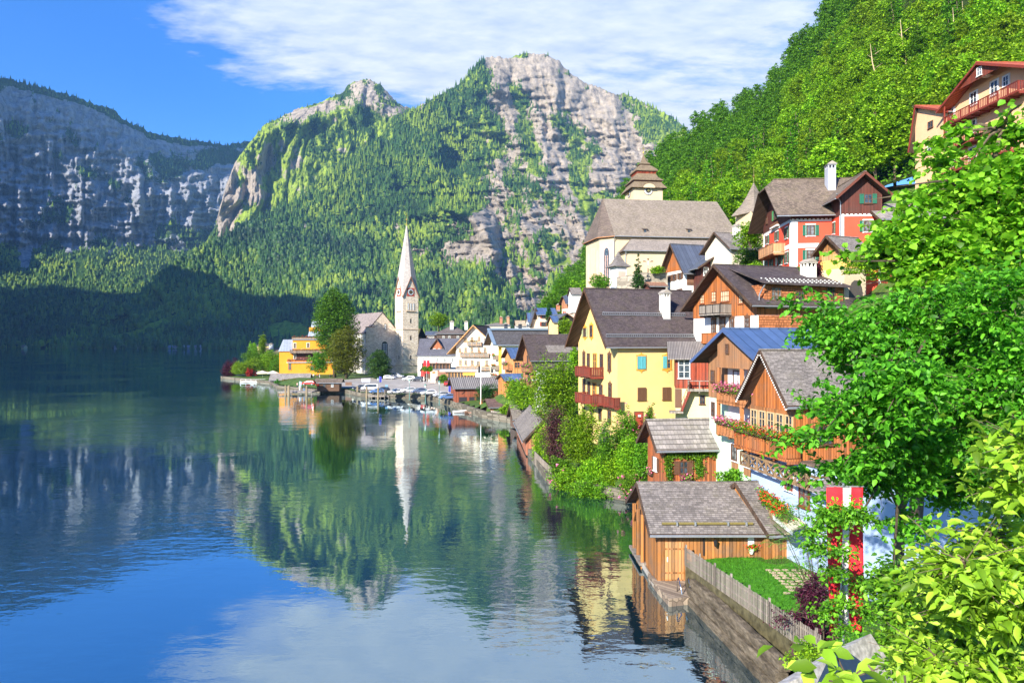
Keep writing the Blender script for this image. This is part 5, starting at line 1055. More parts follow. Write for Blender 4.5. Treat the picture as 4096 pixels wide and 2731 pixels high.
# ================================================================ parish church
W_ = CHCREAM
h = House('church', 'large cream parish church with steep grey shingle roof and polygonal choir above the village', Z4, 350, 150, 7, xr=1430, D=14.5, z0=24, eave=875, ridge=555, wall=W_, noroof=True); PC = h; zr = CAMH+(CY-Z4(0, 548)[1])/F*157; ze = h.ze
AP = [(0, 0), (-2.7, 2.3), (-3.6, 11.5), (-1.0, 14.5), (0, 14.5)]
m = MB(); m.prism([(x, y, 24) for x, y in AP], (0, 0, ze-24), W_); m.build('choir_wall', h.root)
RC = R_CHURCH('x'); m = MB(); rx0, rx1 = -.6, h.L+1.2; ov = [(0, -.7), (-3.3, 2.0), (-4.3, 12.0), (-1.3, 15.2), (0, 15.2)]; rp = (rx0, 7.25, zr); zo = ze-.35
m.poly([(0, -.7, zo), (rx1, -.7, zo), (rx1-2.2, 7.25, zr), rp], RC); m.poly([(rx1, 15.2, zo), (0, 15.2, zo), rp, (rx1-2.2, 7.25, zr)], RC); m.poly([(rx1, -.7, zo), (rx1, 15.2, zo), (rx1-2.2, 7.25, zr)], RC); RCd = shingle((.13, .10, .085), 'y', .35, .30, 1.3, .35, .2, .6)  # RCd: darker shingle copy, paints the shade of the left-hand hips
for i in range(len(ov)-1): m.poly([(ov[i+1][0], ov[i+1][1], zo), (ov[i][0], ov[i][1], zo), rp], RCd)
m.poly([(x, y, zo-.02) for x, y in ov+[(rx1, 15.2), (rx1, -.7)]], M_DKWOOD); h.roof = m.build('roof', h.root)
m = MB(); m.tube([(0, -.8, zo), (rx1, -.8, zo)], .1, M_ZINC, 6); m.tube([(x, y-.05, zo) for x, y in ov], .1, plain((.4, .18, .08)), 6); m.build('gutter', h.root); m = MB(); m.tube([rp, (rx0, 7.25, zr+1.0)], .05, M_IRON, 6); m.lathe([(.02, .3), (.2, .5), (.02, .75)], M_IRON, (rx0, 7.25, zr), 8); m.build('finial', h.roof)
for x in (632, 1028):
    s_ = (zr-ze)/7.25; a, z = h.hit('F', x, 835); y = (z-ze)/s_+.1; m = MB(); m.box((a-.45, y-.7, z-.5), (a+.45, y+1, z+.35), planks((.25, .18, .12))); m.box((a-.3, y-.73, z-.4), (a+.3, y-.69, z+.25), M_GLASS); m.hexa([(a-.6, y-.9, z+.3), (a+.6, y-.9, z+.3), (a+.6, y+2.2, z+1.2), (a-.6, y+2.2, z+1.2), (a-.6, y-.9, z+.42), (a+.6, y-.9, z+.42), (a+.6, y+2.2, z+1.3), (a-.6, y+2.2, z+1.3)], RCd); m.build('dormer', h.roof)
# side chapel with its own roof
m = MB(); a0 = h.hit('F', 455, 1010, None, 4.5)[0]; z1 = h.hit('F', 455, 1012, None, 4.5)[1]; z2 = h.hit('F', 470, 903)[1]; a1 = a0+23; m.box((a0, -4.5, 24), (a1, .1, z1), W_); m.build('side_chapel', h.root)
m = MB(); m.poly([(a0-.7, -5.1, z1-.15), (a1, -5.1, z1-.15), (a1, -.05, z2), (a0+2.6, -.05, z2)], shingle((.27, .23, .20), 'x', .3, .3, 2.0, .3, .1, .5)); m.poly([(a0-.7, -.05, z1-.15), (a0-.7, -5.1, z1-.15), (a0+2.6, -.05, z2)], RCd); m.poly([(a0-.7, -5.1, z1-.17), (a0-.7, -.05, z1-.17), (a1, -.05, z1-.17), (a1, -5.1, z1-.17)], M_DKWOOD); m.tube([(a0-.7, -5.2, z1-.15), (a1, -5.2, z1-.15)], .09, M_ZINC, 6); m.build('chapel_roof', h.root)
downpipe(h, [(-.1, -.75, zo), (-.1, -.2, zo-1), (-.1, -.2, 28)], .09); downpipe(h, [(a0-.1, -5.1, z1-.2), (a0-.15, -4.7, z1-1), (a0-.15, -4.7, 28)], .08)
# tall choir windows and blind arches set on the slanted walls
def arch(m, p0, p1, z0, z1, mat, d):
    p0, p1 = Vector((*p0, 0)), Vector((*p1, 0)); w_ = (p1-p0).length; t = (p1-p0)/w_; n = Vector((t.y, -t.x, 0))
    if n.y > 0 and abs(n.y) > abs(n.x): n = -n
    if n.x > 0 and abs(n.x) >= abs(n.y): n = -n
    pts = [p0+Vector((0, 0, z0)), p1+Vector((0, 0, z0))]+[p0.lerp(p1, .5+.5*math.cos(a))+Vector((0, 0, z1-w_*.9+w_*.9*math.sin(a))) for a in [math.pi*i/10 for i in range(11)]]
    m.prism([q+n*d for q in pts], n*(-d-.02), mat); return n
def L2(a, b_, t): return (a[0]+(b_[0]-a[0])*t, a[1]+(b_[1]-a[1])*t)
ma, mb_ = AP[0], AP[1]; m = MB(); arch(m, L2(ma, mb_, .25), L2(ma, mb_, .75), 28.2, 37.6, PINKST, .06); arch(m, L2(ma, mb_, .33), L2(ma, mb_, .67), 28.6, 37.2, M_GLASS, .10); 
for f in (.44, .56): q = L2(ma, mb_, f); m.box((q[0]-.14, q[1]-.14, 28.6), (q[0]-.04, q[1]-.04, 35.5), PINKST)
m.build('window', h.root)
m = MB(); [arch(m, L2(AP[1], AP[2], f), L2(AP[1], AP[2], f+.15), 29, 37.0, PINKST, .05) for f in (.08, .72)]; m.build('blind_arch', h.root)
m = MB(); m.hexa([(-2.95, 5.4, 30), (-2.95, 5.4, 37.8), (-3.2, 8.2, 37.8), (-3.2, 8.2, 30), (-3.05, 5.4, 30), (-3.05, 5.4, 37.8), (-3.3, 8.2, 37.8), (-3.3, 8.2, 30)], plaster((.78, .50, .34), .5)); m.build('faded_fresco', h.root)
# clock tower with tiered baroque helm
A_, z_ = h.hit('F', 525, 445, None, -12.5); ac = A_+3.6; tw = MB(); cx_, cy_ = ac, 12.5+3.6; tw.box((ac-3.6, 12.5, 30), (ac+3.6, 19.7, z_+.3), W_); tw.build('tower', h.root)
q = 3.6/3.6; U = .0252; zz = lambda y: z_+(445-y)*U; RT = shingle((.20, .15, .10), 'xy', .25, .25, 1.4, .3, .35, .5); S2 = 1.4142; m = MB(); R4 = math.pi/4
m.lathe([(4.4*S2, zz(452)), (4.4*S2, zz(447)), (4.05*S2, zz(428)), (3.6*S2, zz(405)), (3.3*S2, zz(382))], RT, (cx_, cy_, 0), 4, R4); m.lathe([(3.75*S2, zz(376)), (3.75*S2, zz(368)), (3.2*S2, zz(352)), (2.7*S2, zz(330)), (2.35*S2, zz(300))], RT, (cx_, cy_, 0), 4, R4)
m.lathe([(2.75*S2, zz(276)), (2.75*S2, zz(266)), (2.35*S2, zz(246)), (1.6*S2, zz(218)), (1.15*S2, zz(205))], RT, (cx_, cy_, 0), 4, R4); m.lathe([(1.35*S2, zz(198)), (1.35*S2, zz(193)), (.7*S2, zz(170)), (.4*S2, zz(140)), (.15*S2, zz(105)), (.06, zz(76))], RT, (cx_, cy_, 0), 4, R4); m.build('helm_roof', h.root)
m = MB(); m.lathe([(2.3*S2, zz(302)), (2.5*S2, zz(274))], W_WOODRED, (cx_, cy_, 0), 4, R4); m.lathe([(1.1*S2, zz(207)), (1.1*S2, zz(197))], W_DARKRED, (cx_, cy_, 0), 4, R4); m.lathe([(3.4*S2, zz(386)), (3.6*S2, zz(372))], W_DARKRED, (cx_, cy_, 0), 4, R4); m.build('neck', h.root)
m = MB(); m.lathe([(.03, zz(84)), (.24, zz(76)), (.24, zz(70)), (.03, zz(62))], M_GOLD, (cx_, cy_, 0), 8); m.box((cx_-.05, cy_-.05, zz(64)), (cx_+.05, cy_+.05, zz(8)), M_GOLD); m.box((cx_-.35, cy_-.04, zz(36)), (cx_+.35, cy_+.04, zz(31)), M_GOLD); m.build('cross', h.root)
def clock(h, par, c, r, face, ring=M_FRAME, dark=M_IRON, square=None):
    n = Vector((0, -1, 0)) if face == 'F' else Vector((-1, 0, 0)); t = Vector((1, 0, 0)) if face == 'F' else Vector((0, 1, 0)); k = Vector((0, 0, 1)); m = MB(); c = Vector(c)
    def disc(rr, d, mat, nn=24): m.prism([c+t*rr*math.cos(6.2832*i/nn)+k*rr*math.sin(6.2832*i/nn)+n*d for i in range(nn)], -n*(d+.02), mat)
    if square: m.prism([c+t*a*square+k*b_*square+n*.08 for a, b_ in ((-1, -1), (1, -1), (1, 1), (-1, 1))], -n*.1, plain((.45, .08, .05))); 
    disc(r*1.08, .12, dark); disc(r, .15, ring); disc(r*.62, .18, dark); disc(r*.28, .21, M_GOLD)
    for i in range(12): a = math.pi*i/6; m.beam(c+(t*math.cos(a)+k*math.sin(a))*r*.72+n*.17, c+(t*math.cos(a)+k*math.sin(a))*r*.95+n*.17, r*.09, dark)
    for a, l in ((-.5, .6), (.15, .85)): m.beam(c+n*.24, c+n*.24+(t*math.cos(a)+k*math.sin(a))*r*l, r*.1, M_GOLD)
    m.build('clock', par)
zc_ = zz(475); clock(h, h.root, (ac, 12.5, zc_), 1.0, 'F', M_FRAME); clock(h, h.root, (ac-3.6, 16.1, zc_), 1.0, 'S')
m = MB(); m.prism([(ac+1.7*math.cos(math.pi*i/10), 11.6, zz(450)+1.15*math.sin(math.pi*i/10)) for i in range(11)], (0, 1.0, 0), RT); m.build('clock_hood', h.root); m = MB(); m.prism([(ac+1.45*math.cos(math.pi*i/10), 11.5, zz(450)+.95*math.sin(math.pi*i/10)-.1) for i in range(11)], (0, .4, 0), W_); m.build('clock_gable', h.root)
# chapel kiosk, crucifix, churchyard wall
h = House('wayside_chapel', 'small white and pink chapel kiosk with a bell shaped shingle roof below the church', Z4, 372, 128, 20, xr=462, xl=312, z0=25.5, eave=1150, noroof=True, wall=M_WHITE, cat='chapel')
m = MB(); m.box((.35, -.04, 26.5), (h.L-.25, 0, h.ze-1.0), PINKST); m.build('panel', h.root); cx, cy = h.L/2, h.D/2; m = MB(); r_ = max(h.L, h.D)*.5*1.414; m.lathe([(r_+.75, h.ze-.1), (r_+.7, h.ze+.02), (r_*.72, h.ze+.75), (r_*.38, h.ze+1.7), (r_*.14, h.ze+2.5), (.03, h.ze+2.95)], R_GREYW('xy'), (cx, cy, 0), 4, R4); m.build('roof', h.root); m = MB(); m.box((-.15, -.15, h.ze-.3), (h.L+.15, h.D+.15, h.ze-.02), M_FRAME); m.build('cornice', h.root)
m = MB(); c = at(Z4(655, 1205), 126); TB2 = plain((.10, .055, .03)); H1 = 120/2.24/F*126
m.box((-.09, -.06, -.8), (.09, .06, H1), TB2); m.box((-.95, -.07, H1*.76), (.95, .05, H1*.76+.18), TB2); m.beam((-.2, -.1, H1*.98), (.2, -.1, H1*.98), .1, TB2)
r0 = empty('crucifix', c, 0, 'tall dark wooden wayside crucifix with pale carved figure on the churchyard wall', 'crucifix'); m.build('cross', r0)
def skin_body(name, joints, edges, radii, mat, parent=None, sub=1):
    me = bpy.data.meshes.new(name); me.from_pydata(joints, edges, []); o = bpy.data.objects.new(name, me); C.objects.link(o); o.parent = parent; me.materials.append(mat)
    md = o.modifiers.new('skin', 'SKIN'); sl = me.skin_vertices[0].data if me.skin_vertices else None
    if sl is None:
        bpy.context.view_layer.objects.active = o; bm = __import__('bmesh').new(); bm.from_mesh(me); ly = bm.verts.layers.skin.verify(); bm.to_mesh(me); bm.free(); sl = me.skin_vertices[0].data
    for i, r in enumerate(radii): sl[i].radius = (r, r)
    sl[0].use_root = True; o.modifiers.new('sub', 'SUBSURF').render_levels = sub; return o
SK = plain((.62, .50, .38)); b0 = H1*.30
J = [(0, -.16, b0+.55), (0, -.18, b0+.9), (0, -.16, b0+1.15), (.0, -.2, b0+1.38), (-.28, -.14, b0+1.2), (-.55, -.12, b0+1.38), (-.82, -.11, b0+1.5), (.28, -.14, b0+1.2), (.55, -.12, b0+1.38), (.82, -.11, b0+1.5), (-.08, -.26, b0+.25), (-.04, -.16, b0-.15), (.08, -.26, b0+.25), (.04, -.16, b0-.15)]
skin_body('figure', J, [(0,1),(1,2),(2,3),(2,4),(4,5),(5,6),(2,7),(7,8),(8,9),(0,10),(10,11),(0,12),(12,13)], [.13,.15,.1,.1,.06,.045,.03,.06,.045,.03,.07,.045,.07,.045], SK, r0)
RUB = masonry((.24, .21, .17), (.36, .32, .26), (.16, .14, .11), .6, .4, .42)
m = MB(); a, b_, c_ = at(Z4(380, 1250), 126), at(Z4(520, 1225), 125), at(Z4(600, 1208), 125); d_ = at(Z4(830, 1212), 124); pts = [a, b_, c_, d_]
for i in range(3): p, q = pts[i], pts[i+1]; m.hexa([p+Vector((0, .5, -7)), p+Vector((0, 0, -7)), q+Vector((0, 0, -7)), q+Vector((0, .5, -7)), p+Vector((0, .5, 0)), p, q, q+Vector((0, .5, 0))], RUB)
props(m.build('churchyard_wall'), 'old rubble stone wall round the churchyard terrace', 'wall')
h = House('shed', 'low brown tool shed roof against the churchyard wall', Z4, 680, 118, 10, xr=812, D=3, z0=22, eave=1330, ridge=1305, wall=W_DARKRED, roof=lambda ax: shingle((.30, .16, .10), ax), oe=.4, og=.4, cat='shed')
# charnel chapel and neighbours behind
h = House('chapel', 'cream chapel with tall pointed grey roof and golden finial behind the red house', Z5, 250, 132, 10, xr=460, D=6, z0=28, eave=590, noroof=True, wall=CHCREAM, cat='chapel'); m = MB(); r_ = h.L*.5*1.414; cx, cy = h.L/2, 3; zt = CAMH+(CY-Z5(0, 315)[1])/F*135
m.lathe([(r_+1.0, h.ze-.2), (r_+.9, h.ze), (r_*.72, h.ze+2), (r_*.4, h.ze+(zt-h.ze)*.6), (.05, zt)], R_CHURCH('xy'), (cx, cy, 0), 4, R4+.3); m.build('roof', h.root); m = MB(); m.lathe([(.04, zt-.2), (.08, zt+1), (.28, zt+1.3), (.05, zt+1.7), (.05, zt+3.2)], M_GOLD, (cx, cy, 0), 6); m.build('finial', h.root)
h = House('house', 'cream house with low grey slate roof between the church and the red house', Z5, 60, 112, 20, xr=335, D=7, z0=24, eave=935, ridge=800, wall=plaster((.66, .58, .46), .3), roof=R_GREYW, oe=.6, og=.8); h.wins('F', [(190, 910, .7, .8), (280, 900, .8, .9)], frame=M_BRN); h.chimney(3.0, 2.5, h.ze+.8, h.zr+1.2, .9)
h = House('house', 'reddish wooden house with grey slab roof half hidden behind the maple', Z5, 1560, 80, -5, L=9, D=7, z0=22, eave=650, ridge=540, wall=W_WOODRED, roof=R_SHEDW, oe=.7, og=1.1)
h.wins('F', [(1640, 760, 1, 1.2), (1760, 760, 1, 1.2)], frame=M_BRN)
# ================================================================ peach house high on the right
h = House('house', 'tall peach coloured house high on the slope with red roof and long red balconies', S0, 4135, 80.2, 1.0, L=14, D=14.6, z0=34, he=48.7, hr=52.0, wall=PEACH, roof=R_RED, oe=.7, og=1.7, t=.25, fascia=M_REDPAINT, under=planks((.42, .09, .04))); PH = h
h2 = House('annex', None, S0, 3790, 95.3, 1.0, L=12, D=7.4, z0=34, he=48.6, hr=51.5, wall=PEACH, roof=R_RED, oe=.9, og=.5, t=.2, fascia=M_REDPAINT, ridge_off=.9)
m = MB(); m.prism([(-1.4, 3.6, 50.1), (-1.4, 11.0, 50.1), (-1.4, 7.3, 52.0)], (.1, 0, 0), W_BAL); m.build('gable_panel', h.root)
h.wins('S', [(1168, 578, 1.3, 1.7), (1330, 495, 1.3, 1.8), (1422, 440, 1.0, 1.3), (1018, 858, 1.3, 1.9), (1018, 1065, 1.3, 1.6), (1160, 800, 1.3, 1.7), (1160, 1010, 1.3, 1.7), (1000, 690, .9, 1.2)], fr=Z11, frame=M_FRAME, surround=M_WHITE); a, z = h.hit('S', 1213, 365, Z11, 1.4); h.window('S', a, z, .9, 1.1, M_FRAME, (1, 1), e=1.45)
h2.wins('S', [(833, 962, 1.5, 1.7)], fr=Z11, frame=M_FRAME, surround=M_WHITE); h2.wins('S', [(830, 782, 1.2, 1.0)], fr=Z11, frame=BRSH)
_, zf = h.hit('S', 1020, 750, Z11, 1.5); h.balcony('S', .5, 14.0, zf, 1.5, 1.1, M_REDPAINT, M_REDPAINT, 'slat', gap=.28); _, zf = h.hit('S', 1010, 960, Z11, 1.2); h.balcony('S', 6, 13.2, zf, 1.2, 1.1, M_REDPAINT, M_REDPAINT, 'slat', gap=.28); _, zf = h.hit('S', 950, 1165, Z11, 1.2); h.balcony('S', 2, 15.5, zf, 1.3, 1.1, M_REDPAINT, M_REDPAINT, 'slat', gap=.28)
m = MB(); [m.box((-1.5, y, 44), (-1.35, y+.15, 48.9), M_REDPAINT) for y in (13.9,)]; m.build('post', h.root); adopt(h, h2)
# ================================================================ houses between the yellow house and the car park
h = House('boathouse', 'small boathouse of dark boards with shingle roof, second from the brown shed', ZB, 415, 128, 12, xr=585, D=4, z0=.2, eave=1485, ridge=1372, wall=planks((.13, .08, .06)), roof=R_GREYW, oe=.5, og=.6, cat='boathouse'); h.wins('F', [(490, 1520, .6, .9)], frame=M_ZINC)
h = House('boathouse', 'long narrow boathouse with worn grey shingle roof stretching along the lakeside wall', S0, 2105, 98, 3, L=4.6, D=23, z0=.2, he=2.6, hr=5.0, rdir='v', wall=planks((.36, .13, .07)), roof=R_GREYW, oe=.5, og=.4, cat='boathouse')
h = House('shed', 'little brown shed with mossy ridge standing on posts in the lake', ZC, 1785, 146, 8, xr=1985, xl=1700, z0=.1, eave=1322, ridge=1212, wall=planks((.20, .11, .06)), roof=lambda ax: shingle((.15, .095, .08), ax), oe=.35, og=.5, cat='shed')
m = MB(); pts = [at(ZC(1790, 1365), 145), at(ZC(1990, 1395), 141), at(ZC(2120, 1430), 135)]
for i in range(2):
    p, q = pts[i], pts[i+1]; m.hexa([p+Vector((0, .2, -3.2)), p+Vector((0, 0, -3.2)), q+Vector((0, 0, -3.2)), q+Vector((0, .2, -3.2)), p+Vector((0, .2, 0)), p, q, q+Vector((0, .2, 0))], W_GREY)
props(m.build('board_fence'), 'grey board fence on the stone bank beside the brown lake shed', 'fence')
h = House('boathouse', 'red brown boathouse with corrugated grey roof beside the car park', ZC, 1297, 168, 12, xr=1880, xl=1232, z0=.1, eave=1040, ridge=912, wall=planks((.26, .07, .035)), roof=lambda ax: seam((.24, .22, .21), ax, .5, .7, .1, .35), oe=.8, og=.9, cat='boathouse')
for x0, x1 in ((1345, 1455), (1490, 1560), (1590, 1650)): a0, z0_ = h.hit('F', x0, 1290); a1, z1_ = h.hit('F', x1, 1175); m = MB(); h.fbox(m, 'F', a0, a1, z0_ if x0 == 1490 else z1_-2.6, z1_, -.02, .04, plain((.03, .025, .03))); m.build('dark_opening_panel', h.root)  # flat dark panels on the boards paint the unlit interior behind the gates
m = MB(); c0 = h.hit('F', 1385, 1135); c1 = h.hit('F', 1425, 1095); m.beam(h.fp('F', *c0, .08), h.fp('F', *c1, .08), .08, M_IRON); m.build('anchor', h.root)
h = House('hut', 'orange boarded hut with blue metal roof among the shrubs', ZB, 325, 150, 17, xr=535, xl=242, z0=4, eave=1100, ridge=1040, wall=planks((.52, .20, .06)), roof=R_METB, oe=.4, og=.5, cat='hut'); h.wins('S', [(258, 1100, .9, 1.2)], frame=plain((.5, .2, .06)))
h = House('house', 'old timber house with dark gable roof, carved balcony and white lower wall', ZB, 640, 125, 17, L=9, D=7.6, z0=3.8, he=13.6, hr=17.6, wall=M_WHITE, bands=((9.5, M_WHITE),), gmat=planks((.36, .16, .07)), roof=R_DARK, oe=.7, og=1.4, t=.2); TH = h
m = MB(); m.hexa([(-1.0, -1.6, 11.2), (9, -1.6, 11.2), (9, .3, 13.2), (-1.0, .3, 13.2), (-1.0, -1.6, 11.36), (9, -1.6, 11.36), (9, .3, 13.36), (-1.0, .3, 13.36)], R_DARK('x')); m.build('lean_to_roof', h.root); m = MB(); m.box((-.05, -1.2, 4), (1.6, 0, 11.3), M_WHITE); m.box((1.6, -1.15, 4), (9, 0, 11.3), W_BLACK); m.build('lean_to_wall', h.root)
m = MB(); m.hexa([(2.6, .6, 14.3), (9.6, .6, 14.3), (9.6, 4, 17.7), (2.2, 4, 17.7), (2.6, .6, 14.5), (9.6, .6, 14.5), (9.6, 4, 17.9), (2.2, 4, 17.9)], R_GREYW('x')); m.box((3.0, .9, 12.9), (9.3, 3, 14.4), W_BLACK); m.build('dormer', h.roof)
h.balcony('S', .3, 5.6, 11.0, 1.1, 1.0, planks((.28, .13, .07)), None, 'board', gap=.25); h.balcony('S', -.8, 6.2, 8.3, 1.1, 1.0, planks((.24, .11, .06)), None, 'board', gap=.25); h.wins('S', [(580, 760, 1, 1.3), (555, 880, .9, 1.5), (600, 890, .9, 1.5), (570, 1080, 1.2, 1.8)], frame=M_BRN)
for i, (za, a0, a1, l) in enumerate(((12.0, .5, 5.4, 'pink geraniums on the upper balcony of the old timber house'), (9.3, -.6, 6.0, 'pink geraniums on the lower balcony of the old timber house'))): flowers(l, [h.world((-1.2, a1, za)), h.world((-1.2, a0, za))], 120, B_PINK, .24, 'pink flower rows of the timber house', 31+i, .45, .6)
# chalet fronts at the bend (orange wood)
h = House('house', 'orange larch clad house with small blue gable roof and purple flower balcony', ZB, 410, 170, 17, xr=530, D=8, z0=4, eave=862, ridge=765, wall=planks((.56, .26, .09)), roof=R_METB, oe=.6, og=1.0, bands=((7, planks((.5, .22, .08))),), gmat=planks((.56, .26, .09))); h.wins('F', [(440, 940, 1.4, 1.4)], frame=planks((.5, .22, .08))); h.balcony('S', 1, 6, 9.6, 1.3, 1.0, planks((.45, .2, .08)), None, 'board'); flowers('purple petunias hanging from the larch house balcony', [h.world((-1.3, 6, 10.8)), h.world((-1.3, 2, 10.8))], 110, leafmat((.45, .04, .35), (.65, .12, .55), 'blossom_purple', obj_var=0.0), .3, None, 35, .6, .8)
# hotel with big dark roof
YE = plaster((.80, .72, .52), .12); h = House('hotel', 'cream hotel with huge dark roof edged in blue metal and an orange corner strip', ZC, 1940, 200, 17, L=18, D=12.5, z0=3, eave=445, ridge=232, wall=YE, roof=lambda ax: shingle((.085, .08, .085), ax, .35, .25, 1.3, .35, .0, .4, .5), oe=.5, og=2.2, t=.25, fascia=plain((.20, .26, .34)), cat='hotel'); HO = h
m = MB(); m.box((-.06, 0, 3), (-.0, 3.2, h.ze), plaster((.85, .45, .06), .1)); m.box((-2.3, -.6, h.zr-.3), (18.5, -.6+.01, h.zr-.29), M_ZINC); m.build('orange_strip', h.root); rp0, rp1 = (-2.3, h.D/2-.6, h.zr+.0), (20, h.D/2-.6, h.zr+.0); m = MB(); m.beam(rp0, rp1, 1.6, plain((.20, .27, .36), metal=.3), .5); m.beam((-2.25, -.5, h.ze-.1), (-2.25, h.D/2, h.zr+.15), 1.0, plain((.20, .27, .36), metal=.3), .42); m.build('roof_edging', h.roof)
for i, zf in enumerate((5.6, 8.4, 11.4)): h.balcony('S', 1+i, 7.5-i, zf, 1.3, 1.0, W_GREY, None, 'board', gap=.25); flowers(('lowest', 'middle', 'topmost')[i]+' red flower row on the stacked balconies of the cream hotel', [h.world((-1.4, 7.4-i, zf+1.05)), h.world((-1.4, 1+i, zf+1.05))], 45, B_RED, .3, 'balcony flowers of the cream hotel', 40+i, .4, .5)
for a in (3, 7.5): h.chimney(a, h.D/2-.5, h.zr-1, h.zr+1.6, .9, .9, plain((.05, .06, .08)))
# white hotel with shuttered windows
WC = plaster((.82, .76, .64), .1); h = House('hotel', 'pale lakeside hotel with broad gable, wooden balconies and many open cream shutters', ZC, 1303, 225, -14, xr=1868, D=15, z0=2.5, he=15.0, ridge=182, rdir='v', wall=WC, roof=R_DARK, oe=2.6, og=1.6, t=.3, fascia=planks((.52, .27, .10)), under=planks((.50, .26, .10)), cat='hotel', ridge_off=.46); GH = h
CSH = plain((.78, .66, .45)); OW = planks((.55, .28, .10)); kw = dict(frame=OW, shut=CSH, glass=M_GLASSW, bars=(1, 0), sw=.42)
h.wins('F', [(1437, 387, .9, 1.35), (1527, 370, .9, 1.5), (1625, 365, .9, 1.5), (1712, 383, .9, 1.35), (1360, 522, .9, 1.45), (1440, 518, .9, 1.5), (1525, 518, .9, 1.5), (1625, 522, .9, 1.4), (1710, 518, .9, 1.5), (1835, 520, .9, 1.5), (1367, 692, 1.0, 1.8), (1440, 695, .9, 1.6), (1532, 697, .9, 1.8), (1615, 705, 1.1, 1.5), (1733, 700, 1.0, 1.8), (1830, 700, .9, 1.8)], **kw)
a0, zf = h.hit('F', 1457, 455, None, 1.2); a1, _ = h.hit('F', 1655, 455, None, 1.2); h.balcony('F', a0, a1, zf, 1.2, 1.0, W_GREY, OW, 'board', gap=.3)
a0, zf = h.hit('F', 1357, 612, None, 1.2); a1, _ = h.hit('F', 1760, 612, None, 1.2); h.balcony('F', a0, a1, zf, 1.2, 1.0, W_GREY, OW, 'board', gap=.3)
a0, zf = h.hit('F', 1303, 800, None, 1.6); h.balcony('F', a0, h.L-.1, zf, 1.6, 1.0, W_GREY, OW, 'board', gap=.3)
for i, (a, b_, zf_, l) in enumerate(((1462, 1600, 398, 'red flower box row on the top balcony of the pale hotel'), (1365, 1740, 560, 'red flower box row on the long middle balcony of the pale hotel'), (1310, 1830, 745, 'red flower box row on the ground terrace of the pale hotel'))):
    p, q = h.fp('F', *h.hit('F', a, zf_, None, 1.3), 1.3), h.fp('F', *h.hit('F', b_, zf_, None, 1.3), 1.3); flowers(l, [h.world(p), h.world(q)], 60, B_RED, .26, 'flower boxes of the pale hotel', 50+i, .3, .35)
# long house with slate roof and brown dormer
WG = plaster((.72, .71, .70), .15); h = House('house', 'long grey white house with dark slate roof and a brown boarded dormer', ZC, 770, 262, -3, L=16.5, D=11, z0=2.5, eave=585, ridge=368, wall=WG, roof=lambda ax: shingle((.10, .10, .125), ax, .4, .3, 1.3, .3, .0, .5), oe=.5, og=.3)
h.wins('F', [(847, 655, .55, 1.2), (940, 655, .55, 1.2), (1040, 660, .8, 1.4), (1147, 665, .8, 1.6), (1253, 663, .8, 1.6)], frame=M_FRAME, bars=(1, 1)); p = h.onroof(1035, 555); d2 = House('dormer', None, ZC, 970, 263.5, -3, xr=1105, D=6, z0=p.z-.6, eave=465, ridge=372, rdir='v', wall=planks((.36, .12, .05)), roof=lambda ax: shingle((.09, .09, .11), ax), oe=.8, og=.7); d2.wins('F', [(1003, 525, .8, 1.4), (1067, 525, .8, 1.4)], frame=M_FRAME); adopt(h, d2)
h = House('house', 'broad house with hipped brown roof, two chimneys and dark boarded upper floor', ZC, 1030, 300, 0, xr=1450, D=12, z0=8, eave=287, ridge=200, wall=planks((.09, .065, .055)), roof=lambda ax: shingle((.13, .11, .105), ax), oe=.7, og=.7, hip='full', he=None); h.wins('F', [(1130, 345, 1.0, 1.2), (1210, 345, 1.0, 1.2), (1330, 345, 1.0, 1.2)], frame=M_FRAME); h.chimney(6.5, 3.5, h.zr-1.5, h.zr+2.4, 1.6, 1.6); h.chimney(12.8, 4.5, h.zr-1.5, h.zr+2.4, 1.4, 1.4)
h = House('house', 'small black boarded house with mossy roof right beside the church tower', ZC, 770, 305, 25, xr=880, D=8, z0=4, eave=345, ridge=225, wall=W_BLACK, roof=lambda ax: shingle((.10, .09, .04), ax), oe=.6, og=.6, rdir='v'); h.wins('F', [(805, 375, 1.2, 2.0)], frame=OW)
h = House('house', 'dark blue roofed house behind the slate roof, three small windows', ZC, 880, 320, 0, xr=1020, D=8, z0=5, eave=310, ridge=265, wall=planks((.10, .05, .04)), roof=R_METD, oe=.5, og=.5); h.wins('F', [(950, 338, .9, .9), (915, 338, .9, .9), (985, 338, .9, .9)], frame=M_FRAME)
h = House('house', 'grey roofed house with brick chimneys behind the two hotels', ZC, 1700, 290, 0, xr=2060, D=9, z0=10, eave=182, ridge=148, wall=plaster((.5, .45, .4)), roof=R_GREYW, oe=.4, og=.4, hip='full'); h.chimney(7, 3.5, h.zr-1, h.zr+2.6, 1.1, 1.1, plain((.40, .15, .09))); h.chimney(10, 3.5, h.zr-1, h.zr+2.8, 1.1, 1.1, plain((.45, .22, .12)))
